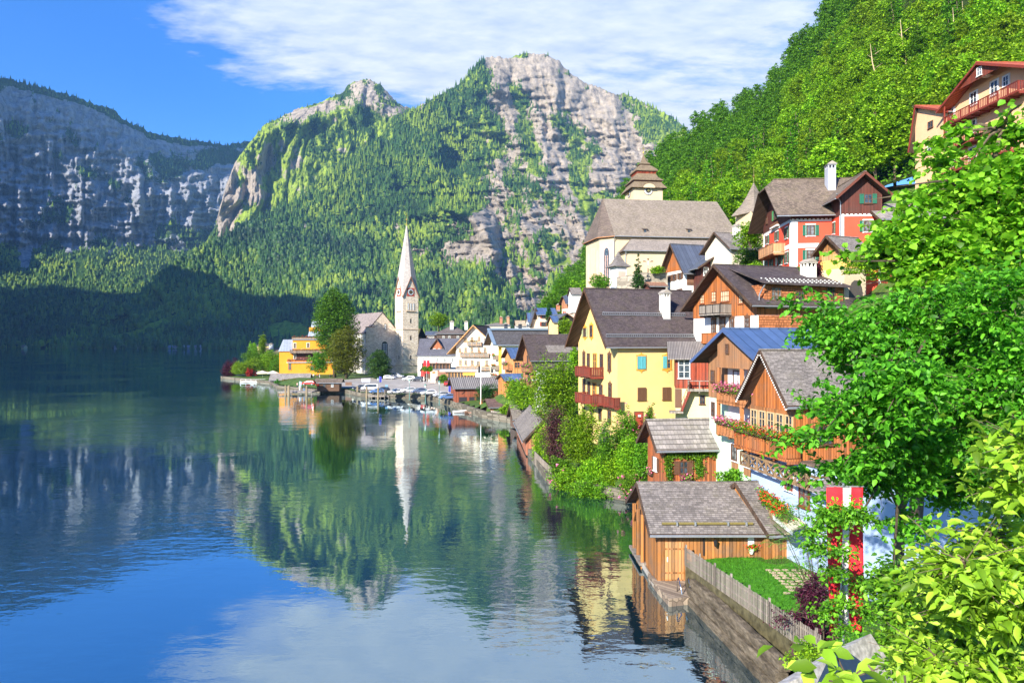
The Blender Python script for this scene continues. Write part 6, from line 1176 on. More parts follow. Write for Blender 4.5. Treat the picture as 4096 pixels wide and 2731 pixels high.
# low terrace buildings
h = House('restaurant', 'low flat roofed restaurant pavilion with larch window frames in front of the pale hotel', ZC, 1190, 214, -3, xr=1590, D=7, z0=2, eave=822, noroof=True, wall=plain((.06, .05, .04)), cat='restaurant'); m = MB(); m.box((-2.5, -.8, h.ze), (h.L+.5, h.D, h.ze+.45), plain((.55, .54, .52))); m.build('roof', h.root); m = MB(); [m.box((i*h.L/9-.12, -.12, 2), (i*h.L/9+.12, .0, h.ze), OW) for i in range(10)]; m.box((0, -.1, h.ze-.35), (h.L, -.02, h.ze), OW); m.box((h.L*.52, -.14, h.ze-1.1), (h.L, -.1, h.ze-.1), plaster((.85, .42, .08))); m.build('frame', h.root)
h = House('kitchen_annex', 'white flat roofed annex with black vents under the cream hotel', ZC, 1572, 208, -3, xr=1840, D=6, z0=2, eave=840, noroof=True, wall=M_WHITE, cat='annex'); [h.chimney(a, 1, h.ze-.5, h.ze+1.9, .6, .6, M_IRON, cap=None) for a in (1.2, 5.0, 10.0)]
h = House('pavilion', 'pink rendered box pavilion with brown slatted side by the car park', ZC, 945, 222, -2, xr=1045, D=5, z0=2, eave=800, noroof=True, wall=plaster((.72, .50, .40), .2), cat='pavilion'); h.wins('F', [(993, 832, .9, .5)], frame=OW); m = MB(); m.box((h.L, -.02, 2), (h.L+5.2, 4, h.ze-.05), planks((.30, .15, .10), vert=False)); m.build('slatted_wall', h.root); m = MB(); m.box((-.2, -.3, h.ze), (h.L+5.5, 5, h.ze+.18), M_ZINC); m.build('roof', h.root)
h = House('hut', 'small red gabled hut between the church and the red flags', ZC, 808, 235, 0, xr=865, D=4, z0=2, eave=800, ridge=762, rdir='v', wall=plain((.45, .05, .04)), roof=lambda ax: plain((.30, .04, .04)), oe=.3, og=.3, cat='hut')
h = House('porch', 'brown glazed terrace porch in front of the slate roofed house', ZC, 835, 255, -3, xr=1215, D=4, z0=2.5, eave=712, noroof=True, wall=plain((.07, .05, .045)), cat='porch'); m = MB(); m.box((-.4, -.8, h.ze), (h.L+.4, 4, h.ze+.25), planks((.20, .12, .08))); m.build('roof', h.root); m = MB(); [m.box((i*h.L/8-.1, -.5, 2.5), (i*h.L/8+.1, -.35, h.ze), planks((.36, .16, .08))) for i in range(9)]; m.build('post', h.root)
# upper houses
h = House('house', 'cream house with bright blue metal roof and flower windows above the cream hotel', ZB, 665, 212, 8, xr=838, D=8, z0=12, eave=408, ridge=350, wall=plaster((.66, .56, .42), .2), roof=R_METB, oe=.7, og=.8); h.wins('F', [(718, 432, 1.3, 1.2), (805, 432, 1.2, 1.2), (718, 512, 1.5, 1.3)], frame=BRSH, shut=plain((.3, .04, .03)), sw=.4); h.chimney(6.8, 3, h.zr-1, h.zr+1.2, 1, 1, plain((.5, .18, .09)))
h2 = House('wing', None, ZB, 600, 214, 8, xr=665, D=7, z0=12, eave=465, ridge=352, rdir='v', wall=plaster((.60, .50, .38)), roof=R_METD, oe=.6, og=.9, gmat=planks((.10, .07, .05))); adopt(h, h2)
h = House('house', 'pink house with grey blue hipped roof high above the black house', ZB, 968, 190, 12, xr=1090, xl=908, z0=20, eave=282, ridge=208, wall=plaster((.74, .50, .42), .25), bands=((CAMH+(CY-ZB(0, 345)[1])/F*190, plaster((.74, .50, .42), .25)),), gmat=planks((.42, .18, .09)), roof=R_METD, oe=.8, og=.8, hip='half'); h.wins('F', [(1000, 380, .8, 1.1), (1000, 315, .8, 1.1), (1050, 315, .8, 1.1)], frame=M_FRAME, e=.1); h.wins('S', [(928, 395, .7, 1.0), (945, 395, .7, 1.0)], frame=plain((.4, .1, .08)), e=.1)
h = House('house', 'black boarded house with dark blue roof and small flower window on the slope', ZB, 860, 172, 14, xr=1045, D=8, z0=14, eave=470, ridge=405, rdir='v', wall=W_BLACK, roof=R_METD, oe=.6, og=.8, ridge_off=.5); h.wins('F', [(908, 492, 1.0, .9)], frame=M_FRAME)
h = House('house', 'narrow yellow house end below the black boarded house', ZB, 828, 168, 10, xr=870, D=6, z0=12, eave=490, ridge=430, wall=plaster((.80, .55, .25)), roof=R_METB, oe=.4, og=.4)
h = House('house', 'grey roof and pale wall of a house beside the church bank', ZB, 1018, 178, 5, xr=1110, D=6, z0=24, eave=200, ridge=140, wall=M_WHITE, roof=R_GREYW, oe=.3, og=.3)
h = House('house', 'low house with rusty beige roof behind the blue edged hotel roof', ZB, 432, 240, 5, xr=545, D=6, z0=12, eave=532, ridge=480, wall=M_WHITE, roof=lambda ax: shingle((.42, .34, .24), ax), oe=.3, og=.3)
h = House('house', 'white terrace house with blue sloping roof strip below the rusty roof', ZB, 560, 218, 5, xr=650, D=6, z0=12, eave=486, ridge=400, wall=M_WHITE, roof=R_METB, oe=.3, og=.3)
# ================================================================ lakeside church with pointed steeple
ST = masonry((.60, .47, .34), (.72, .60, .46), (.80, .74, .64), .75, .42, .38); ST_SHADE = masonry((.52, .50, .46), (.62, .58, .52), (.72, .69, .64), .8, .5, .38)  # second stone is a cooler copy, the side wall's shade painted in
h = House('church', 'stone lakeside church nave with arched window and tall pointed steeple', S0, 1465, 285, 36, L=15, D=44, z0=1.5, he=20.3, hr=28.6, rdir='v', wall=ST, roof=lambda ax: shingle((.24, .20, .19), ax, .5, .4, 1.3, .35, .1, .5), oe=.5, og=-.05, t=.35, cat='church'); LC = h
m = MB(); m.box((-.06, .6, 1.5), (0, 44, 20.0), ST_SHADE); m.build('side_wall', h.root); m = MB(); m.box((.0, -.25, 19.3), (3.6, .6, 22.4), ST); m.box((-.15, -.35, 22.4), (3.7, .7, 22.7), plain((.35, .2, .12))); m.box((-.12, -.14, 5.9), (15, -.02, 6.2), plain((.55, .42, .3))); m.build('buttress', h.root)
def archwin(h, face, a, z0, w_, hh, ring, par):
    m = MB(); t = Vector((1, 0, 0)) if face == 'F' else Vector((0, 1, 0)); n = Vector((0, -1, 0)) if face == 'F' else Vector((-1, 0, 0)); b_ = t*a
    def sh(k, d, mat): m.prism([b_+t*(-w_/2-k)+Vector((0, 0, z0-k))+n*d, b_+t*(w_/2+k)+Vector((0, 0, z0-k))+n*d]+[b_+t*((w_/2+k)*math.cos(q))+Vector((0, 0, z0+hh-w_/2+(w_/2+k)*math.sin(q)))+n*d for q in [math.pi*i/12 for i in range(13)]], -n*(d+.05), mat)
    sh(.4, .10, ring); sh(0, .14, M_GLASS)
    for q in (-.25, 0, .25): m.beam(b_+t*w_*q+Vector((0, 0, z0))+n*.17, b_+t*w_*q+Vector((0, 0, z0+hh-w_*.3))+n*.17, .11, M_FRAME)
    for i in range(1, 9): z = z0+hh*i/9.5; m.beam(b_-t*w_*.48+Vector((0, 0, z))+n*.17, b_+t*w_*.48+Vector((0, 0, z))+n*.17, .09, M_FRAME)
    m.build('window', par)
a, z = h.hit('F', *ZC(308, 670)); archwin(h, 'F', a, z, 2.8, 8.2, plain((.70, .60, .46)), h.root); a, z = h.hit('F', *ZC(316, 240)); archwin(h, 'F', a, z, .8, 2.6, plain((.55, .45, .33)), h.root)
for yy in (9, 20, 31): archwin(h, 'S', yy, 7.5, 2.4, 8.5, plain((.62, .6, .55)), h.root)
m = MB(); a, z = h.hit('F', *ZC(320, 5)); m.box((7.4, -.05, 28.6), (7.6, .1, 31.3), M_IRON); m.box((6.9, -.03, 30.2), (8.1, .07, 30.4), M_IRON); m.build('cross', h.root); downpipe(h, [(-.3, .3, 19.5), (-.3, .3, 2)], .12); downpipe(h, [(15.0, -.2, 20), (15.0, -.2, 2)], .14)
t = House('tower', None, ZC, 563, 287.5, 36, L=7.3, D=7.3, z0=1.5, he=35.6, noroof=True, wall=ST); m = MB(); zt = [21.6, 6.4]
for z in zt: m.box((-.2, -.2, z-.15), (7.5, 7.5, z+.15), plain((.60, .45, .32)))
m.build('string_course', t.root); SPM = shingle((.42, .38, .35), 'xy', .4, .35, 1.0, .22, 0, .6); m = MB(); zg = 43.6
cx = 3.65
for k_ in range(4):
    R_ = Matrix.Rotation(k_*math.pi/2, 4, 'Z'); f = lambda p: tuple(R_ @ Vector((p[0]-cx, p[1]-cx, p[2]))+Vector((cx, cx, 0)))
    m.prism([f((0, 0, 35.6)), f((7.3, 0, 35.6)), f((cx, 0, zg))], tuple(R_ @ Vector((0, .8, 0))), ST)
m.build('gable', t.root); m = MB()
# eight sided spire: edges run to the gable peaks and the corners
top = (cx, cx, 67.3); base = []
for k_ in range(4):
    R_ = Matrix.Rotation(k_*math.pi/2, 4, 'Z'); f = lambda p: tuple(R_ @ Vector((p[0]-cx, p[1]-cx, p[2]))+Vector((cx, cx, 0))); base += [f((-.35, -.35, 35.0)), f((cx, -.35, zg+.35))]
for i in range(8): m.poly([base[i], base[(i+1) % 8], top], SPM)
for k_ in range(4): m.beam(base[k_*2], base[k_*2+1], .22, plain((.26, .13, .08))); m.beam(base[k_*2+1], base[(k_*2+2) % 8], .22, plain((.26, .13, .08)))
m.build('spire', t.root); m = MB(); m.lathe([(.22, 66.0), (.28, 66.6), (.1, 67.4), (.1, 68), (.42, 68.5), (.42, 68.9), (.1, 69.4)], M_GOLD, (cx, cx, 0), 8); m.box((cx-.08, cx-.08, 69.3), (cx+.08, cx+.08, 71.6), M_GOLD); m.box((cx-.6, cx-.06, 70.4), (cx+.6, cx+.06, 70.6), M_GOLD); m.build('finial', t.root)
for face in ('F', 'S'):
    clock(t, t.root, (cx, 0, 37.4) if face == 'F' else (0, cx, 37.4), 1.35, face, M_FRAME, plain((.03, .03, .06)), 1.75)
    for i in (-1, 0, 1): archwin(t, face, cx+i*1.25, 29.8, .62, 3.0, plain((.66, .54, .40)), t.root)
    m = MB(); t.fbox(m, face, cx-2.3, cx+2.3, 29.2, 29.5, 0, .45, plain((.55, .42, .3))); 
    for z in (25.2, 18.0, 9.8): t.fbox(m, face, cx-.25, cx+.25, z-.9, z+.9, 0, .06, M_IRON)
    m.build('sill', t.root)
adopt(h, t)
# orange hotel by the point
OR = plaster((.80, .31, .03), .12); GR = lambda ax: seam((.30, .34, .40), ax, 1.2, .5, .3); h = House('hotel', 'orange terraced hotel with flower balconies and grey mansard roofs behind the big tree', Z1, 915, 288, 12, xr=1330, D=14, z0=2, eave=740, noroof=True, wall=OR, cat='hotel'); OH = h
m = MB(); a0 = h.hit('F', 862, 1000, None, 4)[0]; zt = h.hit('F', 862, 1000, None, 4)[1]; m.box((a0, -4, 2), (h.L+2, 0, zt), OR); m.box((a0-.6, -4.6, zt), (h.L+2, 0, zt+.25), plain((.65, .62, .56))); m.build('ground_floor', h.root)
h.balcony('F', a0-.3, h.L, zt+.25, 4.0, 1.1, M_REDPAINT, M_REDPAINT, 'slat', gap=.3); zb_ = h.hit('F', 915, 885)[1]; h.balcony('F', -1, h.L, zb_, 2.2, 1.2, planks((.25, .20, .16)), None, 'board', gap=.3); m = MB(); m.box((-.4, -.5, h.ze), (h.L+.4, h.D, h.ze+.35), M_ZINC); m.box((-.3, -.45, h.ze+.35), (h.L+.3, -.35, h.ze+1.2), planks((.30, .20, .13))); m.build('roof_terrace', h.root)
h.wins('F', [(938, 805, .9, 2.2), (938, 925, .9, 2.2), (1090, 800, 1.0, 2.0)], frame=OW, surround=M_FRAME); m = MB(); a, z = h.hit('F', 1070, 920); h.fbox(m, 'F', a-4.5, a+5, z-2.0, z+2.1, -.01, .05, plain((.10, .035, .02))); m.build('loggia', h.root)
a, z = h.hit('F', 880, 1040, None, 4); h.window('F', a, z, 1.2, 3.0, OW, (1, 1), e=4.06); a, z = h.hit('F', 1135, 1060, None, 4); h.window('F', a, z, 1.4, 2.0, OW, (1, 1), e=4.06)
m = MB(); a1 = h.hit('F', 1095, 700)[0]; m.box((a1, 3, h.ze), (a1+11, 13, h.ze+5.4), OR); m.build('attic_wall', h.root); m = MB(); za = h.ze+5.4; m.hexa([(a1-.6, 2.4, za-3.8), (a1+11, 2.4, za-3.8), (a1+11, 13.5, za-3.8), (a1-.6, 13.5, za-3.8), (a1+1.4, 4.4, za+3), (a1+11, 4.4, za+3), (a1+11, 11, za+3), (a1+1.4, 11, za+3)], GR('x')); m.build('mansard_roof', h.root)
m = MB(); a2 = h.hit('F', 762, 870)[0]; a3 = -.1; z1_ = h.hit('F', 762, 870)[1]; z2_ = h.hit('F', 800, 735)[1]; m.box((a2, .2, 2), (a3, 10, z1_), OR); m.build('side_wall', h.root); m = MB(); m.hexa([(a2-.4, -.3, z1_), (a3, -.3, z1_), (a3, 10.5, z1_), (a2-.4, 10.5, z1_), (a2+1.3, 2.2, z2_), (a3, 2.2, z2_), (a3, 8, z2_), (a2+1.3, 8, z2_)], GR('x')); m.build('side_mansard', h.root)
for i, (a, b_, z, l) in enumerate(((0, h.L, zb_+1.3, 'pink and purple flowers on the middle balcony of the orange hotel'), (0, h.L, h.ze+1.4, 'red flowers on the roof terrace of the orange hotel'), (a0, h.L, zt+1.4, 'mixed flower tubs on the red railing of the orange hotel'))): flowers(l, [h.world((a, [-2.3, -.5, -4.1][i], z)), h.world((b_, [-2.3, -.5, -4.1][i], z))], [160, 80, 50][i], [B_PINK, B_RED, B_PINK][i], .34, 'flower rows of the orange hotel', 60+i, .45, .45)
h = House('house', 'brown roofed house half hidden by the trees on the point, white chimney', Z1, 560, 330, 15, xr=765, D=12, z0=2, eave=905, ridge=830, wall=W_DARKRED, roof=R_BROWNT, oe=.7, og=.8); h.chimney(4, 5, h.zr-1, h.zr+2, 2.0, 1.2, M_WHITE)
h = House('villa', 'small yellow villa with dark roof seen above the trees on the point', Z1, 510, 420, 10, xr=640, D=9, z0=2, eave=800, ridge=765, wall=plaster((.78, .62, .25)), roof=R_DARK, oe=.6, og=.6, hip='full', cat='villa')
h = House('hut', 'dark brown ferry hut with shingle roof on the landing stage, red lifebuoy on its wall', Z1, 1190, 216, 4, xr=1445, D=4.5, z0=.7, eave=1225, ridge=1185, wall=planks((.11, .06, .035), vert=False), roof=R_BROWNT, oe=.5, og=.9, cat='hut'); h.wins('F', [(1275, 1260, 1.0, 1.0), (1367, 1253, .7, 1.1, dict(frame=M_FRAME))], frame=planks((.16, .09, .05)))
lb = MB(); c = h.fp('F', *h.hit('F', 1193, 1250), .12); n = 14; pr = [c+Vector((.38*math.cos(6.283*i/n), -.03, .38*math.sin(6.283*i/n))) for i in range(n+1)]; lb.tube(pr, .13, plain((.8, .02, .02)), 6); lbo = empty('lifebuoy', h.world(c), h.ang, 'red lifebuoy on the ferry hut wall', 'lifebuoy'); lb.v = [tuple(Vector(v)-c) for v in lb.v]; lb.build('ring', lbo)
h = House('shed', 'long low boathouse with planked sloping roof on the point beside the reeds', Z1, 660, 262, 6, xr=1100, D=5, z0=.3, eave=1185, ridge=1128, wall=planks((.20, .17, .14)), roof=R_SHEDW, oe=.8, og=.5, cat='boathouse')
# ================================================================ wooded hillside: separate trees, the rest as one mass
protos = [tree_mesh('beech_tree', 13, 4.6, L_BRIGHT, 1, 460, 9, .62, 16), tree_mesh('beech_tree', 15, 4.4, L_YEL, 2, 460, 9, .62, 18), tree_mesh('beech_tree', 12, 5.0, L_YEL, 3, 430, 9, .62, 14), tree_mesh('beech_tree', 11, 4.0, L_BRIGHT, 4, 400, 9, .58, 12, sq=.6), tree_mesh('spruce_tree', 17, 3.3, L_MID, 5, 480, 9, .55, 26, z0=.1, kind='cone', sq=.55)]
protos.append(tree_mesh('beech_tree', 14, 4.8, L_YEL, 6, 430, 9, .62, 17))
rg = np.random.default_rng(77); nx, ny = tH['X'].shape; cand = []
dyc = np.abs(np.diff(tH['PY'], axis=1)); tries = 0
row = rg.random((9000, 2)); used = []
for q in range(9000):
    px = 2120+(4180-2120)*rg.random(); i = int(np.searchsorted(tH['PX'][:, 0], px).clip(1, nx-1)); py = rg.uniform(-160, 1320); col = tH['PY'][i]
    if py > col[0] or py < col[-1]: continue
    j = int(np.argmin(np.abs(col-py))); P = (tH['X'][i, j], tH['Y'][i, j], tH['Z'][i, j]); sp = 4.3/P[1]*F
    if px > 3560 and py < 160: continue
    if any(abs(px-a)*.78 < sp*.62 and abs(py-b_) < sp*.46 for a, b_ in used): continue
    used.append((px, py)); cand.append((P, px, py))
cand.sort(key=lambda c: c[0][1])
words = {'beech_tree': 'leafy beech tree in the dense green forest on the hillside above the village', 'spruce_tree': 'pointed spruce standing among the beeches on the hillside above the village'}
first = set(); kmax = 285
for n, (P, px, py) in enumerate(cand[:kmax]):
    zone = 2620 < px < 3250 and py > 620
    k = 4 if (rg.random() < (.38 if zone else .05)) else [0, 1, 2, 3, 5][rg.integers(0, 5)]
    pr = protos[k]; o = pr if k not in first else copy_tree(pr); first.add(k)
    s = .82+.42*rg.random(); o.location = (P[0], P[1], P[2]-1.2); o.scale = (s, s, s*(.9+.25*rg.random())); o.rotation_euler = (0, 0, rg.random()*6.28)
    o['label'] = words['spruce_tree' if k == 4 else 'beech_tree']; o['category'] = 'tree'; o['group'] = 'spruces on the wooded hillside' if k == 4 else 'beech trees on the wooded hillside'
for k, pr in enumerate(protos):
    if k not in first:
        for c in list(pr.children): bpy.data.objects.remove(c)
        bpy.data.objects.remove(pr)
# undergrowth and the remaining trees of the same wood
rest = cand[kmax:]; pts = []
for P, px, py in rest:
    c, rd = crown_blobs(13, 4.6, 4, 10, rg); pts.append(tufts(c, rd, 150, 8, rg)+np.array(P))
ii = rg.integers(0, nx-1, 5000); jj = rg.integers(0, ny-1, 5000); base = np.stack([tH['X'][ii, jj], tH['Y'][ii, jj], tH['Z'][ii, jj]], 1)
und = base[:, None]+rg.normal(size=(5000, 14, 3))*np.array([1.6, 1.6, 1.0])+np.array([0, 0, 1.2]); pts.append(und.reshape(-1, 3))
V, Fc, lv = leafcloud(np.concatenate(pts), .8, rg); props(npmesh('forest_undergrowth', V, Fc, L_MID, fattr={'lv': lv}), 'dense green undergrowth filling the gaps of the hillside wood', 'forest', None, 'stuff')
# bare pale trunks high on the slope
for i, (x, y, hh) in enumerate(((3830, 215, 20), (3868, 190, 20), (3620, 180, 14), (3500, 250, 12))):
    Yd = 200; b0 = at((x, y+90), Yd); m = MB(); m.tube([(0, 0, -hh*.4), (.3, 0, hh*.2), (-.8, 0, hh*.55), (-1.4, 0, hh)], [.26, .22, .15, .05], bark((.42, .33, .20)), 6); [m.tube([(0, 0, hh*f), (sg*2.2, 0, hh*f+1.6)], [.09, .03], bark((.42, .33, .20)), 5) for f, sg in ((.4, 1), (.6, -1), (.75, 1))]
    o = empty('bare_tree', b0, 0, ('tall bare pale trunk leaning above the peach house', 'second bare pale trunk just right of the leaning one', 'thin pale snag in the beech wood left of the peach house', 'short pale snag lower in the beech wood')[i], 'tree', 'pale bare trunks in the wood'); m.build('trunk', o, True)
# ================================================================ garden shrubs and trees of the village
def shrub(label, frm, x0, x1, y0, y1, Y, mat, seed, leaf=.24, dens=1.0, cat='shrub', deep=.8, **kw):
    a, b_ = at(frm(x0, y1), Y), at(frm(x1, y0), Y); w_ = (b_.x-a.x)/2; bush(label, ((a.x+b_.x)/2, Y, a.z), w_, w_*deep, (b_.z-a.z)*.92, mat, seed, dens, leaf, cat, **kw)
shrub('tall dense green tree between the timber house and the yellow house', ZB, 640, 1085, 905, 1480, 104, L_BRIGHT, 101, .30, 1.2, 'tree', nb=16)
shrub('dark leafy shrub mass in front of the timber house', ZB, 330, 640, 1110, 1400, 126, L_BRIGHT, 102, .32)
shrub('dark purple leaved bush on the bank beside the yellow house', Z3, 105, 310, 950, 1255, 86, leafmat((.07, .03, .035), (.17, .07, .07), trans=.2), 103, .2)
shrub('narrow bright green thuja behind the shore wall', Z3, 32, 155, 1000, 1245, 92, L_BRIGHT, 104, .2)
shrub('big fresh green shrub in front of the yellow house corner', Z3, 255, 490, 950, 1250, 79, L_BRIGHT, 105, .22, 1.2, nb=12)
shrub('loose light green shrub under the yellow house front wall', Z3, 440, 610, 1080, 1350, 76, L_MID, 106, .22)
shrub('glowing yellow green hop plant climbing over the garden bank', Z3, 555, 735, 1110, 1440, 73, leafmat((.14, .34, .01), (.30, .55, .02)), 107, .22, 1.3)
shrub('dark green shrub next to the red shed gable', Z3, 690, 780, 1120, 1330, 68, L_MID, 108, .2)
shrub('rounded green shrub low on the garden bank', Z3, 300, 540, 1220, 1440, 75.5, L_BRIGHT, 109, .22)
shrub('yellow green ivy and pink roses covering the corner of the bank wall', Z3, 158, 350, 1288, 1425, 77, leafmat((.14, .32, .01), (.30, .52, .02)), 110, .2, 1.3, blossoms=(B_PINK, 26, .22))
shrub('bright ivy curtain hanging over the bank wall towards the water', Z3, 330, 620, 1360, 1485, 73.5, leafmat((.11, .30, .01), (.26, .50, .02)), 111, .2, 1.4)
LIME = leafmat((.15, .34, .01), (.32, .55, .02))
shrub('lime green ivy trailing over the middle of the garden wall', Z3, 420, 640, 1330, 1470, 74, LIME, 211, .2, 1.2)
shrub('dense green creeper between the two roses on the bank', Z3, 230, 420, 1300, 1440, 76.5, L_BRIGHT, 212, .2, 1.2)
shrub('lush green shrub filling the middle of the garden bank', Z3, 480, 660, 1200, 1400, 75, L_BRIGHT, 213, .22, 1.2)
shrub('low green plants at the foot of the yellow house', Z3, 500, 720, 1030, 1180, 78, L_MID, 214, .2, 1.0)
shrub('small dark shrub on the little lawn by the lake wall', Z3, 170, 300, 1220, 1320, 79, L_MID, 215, .2, 1.0)
shrub('leafy shrub between the purple bush and the thuja', Z3, 110, 200, 1140, 1270, 88, L_BRIGHT, 216, .2, 1.0)
for i_, (x_, y_) in enumerate(((44, 66), (52, 70), (48, 58), (60, 76), (40, 52), (56, 62), (64, 84), (58, 96), (66, 104), (72, 92), (36, 46), (46, 48), (13, 120), (12.5, 130), (15, 138))):
    c = .8+.1*(i_ % 4); bush(['leafy shrub on the steep slope behind the big linden', 'leafy shrub on the bank behind the yellow house'][i_ > 11], (x_, y_, gzz(x_, y_)-.3), 3.2*c, 3.0*c, 3.6*c, [L_BRIGHT, L_MID][i_ % 2], 300+i_, .35, .5, 'shrub', group='shrubs on the slope behind the houses' if i_ < 12 else 'shrubs behind the yellow house')
shrub('pink rose bush at the stairs beside the red shed', Z3, 620, 765, 1300, 1475, 69, leafmat((.12, .30, .02), (.26, .48, .03)), 112, .18, 1.1, blossoms=(B_PINK, 40, .2))
shrub('climbing pink rose left of the red house door', Z3, 600, 690, 940, 1090, 77, L_MID, 113, .2, .8, blossoms=(B_PINK, 22, .2)); shrub('tall pink rose right of the red door', Z3, 755, 805, 895, 1030, 76, L_MID, 114, .18, .5, blossoms=(B_PINK, 18, .2))
shrub('leafy vegetables filling the gap behind the boathouse roof', Z7, 650, 850, 615, 720, 54, L_MID, 115, .22, 1.1, cat='plant')
shrub('round green bush at the foot of the church choir', Z4, 150, 312, 1225, 1365, 126, L_MID, 116, .26)
shrub('small bush on the churchyard wall by the crucifix', Z4, 690, 780, 1150, 1215, 123, L_BRIGHT, 117, .24); shrub('tall clipped hedge between the church and the red house', Z4, 1460, 1700, 965, 1190, 104, leafmat((.06, .14, .01), (.13, .25, .02)), 118, .26, 1.1, cat='hedge')
shrub('yellow green shrub at the foot of the tall hedge', Z4, 1540, 1700, 1120, 1200, 100, L_YEL, 119, .22)
shrub('bright round shrub below the red house window', Z5, 705, 860, 1115, 1225, 80, leafmat((.14, .34, .01), (.30, .55, .02)), 120, .2); shrub('upright dark purple maple shrub in front of the red house', Z5, 840, 1000, 1055, 1235, 79.5, L_PURP, 121, .2)
shrub('light green domed shrub beside the wooden loggia', Z5, 1205, 1500, 960, 1190, 70, L_BRIGHT, 122, .22, 1.2); shrub('dark shrub behind the red house corner', Z5, 110, 380, 700, 930, 100, L_BRIGHT, 123, .3)
shrub('soft green shrub behind the black house', ZB, 885, 1040, 450, 615, 158, L_BRIGHT, 124, .36); shrub('green bush in the corner between blue hut and brown boathouse', ZC, 1640, 1885, 1000, 1210, 160, L_DARK, 125, .32)
shrub('light shrub on the bank above the board fence', ZC, 1925, 2080, 1290, 1420, 140, L_YEL, 126, .3); shrub('leafy climber covering the wall under the blue roofed hut', ZB, 330, 545, 1105, 1290, 146, L_MID, 127, .34); shrub('green tree crown rising beside the white lower wall of the timber house', ZB, 975, 1085, 750, 1000, 108, L_BRIGHT, 128, .28)
shrub('bright low trees along the foot of the wooded bank below the pink house', ZB, 680, 900, 190, 420, 250, L_MID, 129, .5, cat='tree'); shrub('dark green treetop on the bank left of the church choir', ZB, 830, 1170, 20, 210, 235, L_MID, 130, .5, cat='tree'); shrub('green trees between the pink house and the church bank', ZB, 1000, 1180, 100, 330, 215, L_BRIGHT, 131, .5, cat='tree')
root = tree_mesh('spruce_tree', 6.6, 1.55, L_DARK, 141, 330, 9, .24, 22, z0=.05, kind='cone', sq=.5, trunk=.1, loc=at(Z4(565, 1375), 121), label='small blue green spruce in front of the churchyard wall', limbs=False)
root = tree_mesh('cypress_tree', 7.4, 1.15, L_DARK, 142, 300, 9, .34, 18, z0=.02, trunk=.1, loc=at(ZB(775, 545), 203), label='slim dark cypress in front of the blue roofed cream house', limbs=False, sq=1.4)
tree_mesh('lime_tree', 12, 5.2, leafmat((.04, .10, .02), (.11, .24, .03)), 143, 900, 10, .45, 22, z0=.02, loc=at(ZC(228, 965), 250), label='round dense green tree in front of the stone church nave')
tree_mesh('linden_tree', 35, 10.2, leafmat((.055, .14, .01), (.17, .33, .02)), 144, 2900, 11, .62, 40, z0=.18, trunk=.6, loc=at(Z1(1392, 1180), 266), label='very tall tree with dark open crown beside the lakeside church')
tree_mesh('larch_tree', 20, 8.2, leafmat((.10, .13, .01), (.26, .28, .02)), 145, 1900, 10, .5, 30, z0=.05, trunk=.5, loc=at(Z1(1525, 1205), 250), label='olive yellow drooping tree at the foot of the very tall one', sq=.6)
tree_mesh('lime_tree', 9, 6, L_BRIGHT, 146, 500, 9, .6, 12, loc=at(ZC(1060, 268), 335), label='bright yellow green treetop behind the roofs right of the steeple')
for i, (x0, x1, y0, y1, Y, mt, lb) in enumerate(((340, 570, 855, 1080, 318, L_MID, 'dark green garden tree on the point behind the yellow one'), (530, 780, 870, 1090, 306, L_BRIGHT, 'fresh green garden tree left of the orange hotel'), (240, 510, 962, 1120, 300, L_YEL, 'yellow green domed tree on the point'), (110, 255, 972, 1160, 303, L_PURP, 'dark purple tree at the very tip of the point'), (535, 605, 705, 930, 330, L_YEL, 'slim yellow green tree rising behind the garden trees'), (425, 505, 785, 930, 330, L_BRIGHT, 'slim light green tree left of the yellow villa'), (1120, 1290, 890, 1110, 270, L_MID, 'dark green tree in front of the orange hotel ground floor'), (640, 780, 960, 1100, 298, L_MID, 'low green tree beside the orange side wall'))):
    shrub(lb, Z1, x0, x1, y0, y1, Y, mt, 160+i, .42, 1.5, 'tree', nb=11)
shrub('red flowering bush below the yellow green tree', Z1, 385, 470, 1070, 1150, 296, leafmat((.35, .02, .03), (.5, .05, .05)), 170, .35); shrub('bright green reeds at the water edge of the point', Z1, 702, 800, 1205, 1275, 252, leafmat((.06, .25, .02), (.12, .40, .03)), 171, .5, cat='reeds')
shrub('rusty low hedge behind the reeds', Z1, 745, 985, 1195, 1250, 256, leafmat((.22, .17, .03), (.34, .26, .05)), 172, .4, cat='hedge', deep=.15)
for i, (x, y, t) in enumerate(((868, 905, 'left'), (940, 905, 'right'))): tree_mesh('standard_tree', 4.2, 1.2, L_MID, 180+i, 120, 8, .3, 6, z0=.55, trunk=.08, loc=at(ZC(x, y+25), 216), label=t+' one of two small round trees below the red flags', cat='tree', group='small round trees by the flags', limbs=False)
shrub('wide green young tree in front of the restaurant pavilion', ZC, 1068, 1210, 865, 975, 212, L_MID, 182, .36, cat='tree')
m = MB(); pts = [onz(Z3(x, y), .75) for x, y in ((60, 1235), (120, 1300), (168, 1345))]; o0 = pts[0].copy()
for i in range(2):
    a, b_ = pts[i]-o0, pts[i+1]-o0; n = max(3, int((b_-a).length/.2))
    for j in range(n): c = a.lerp(b_, j/n); m.box(tuple(c+Vector((-.03, -.09, -.6))), tuple(c+Vector((.03, .09, 1.15))), W_GREY)
o = m.build('board_fence'); o.location = o0; props(o, 'short grey board fence on the lake wall below the purple bush', 'fence')
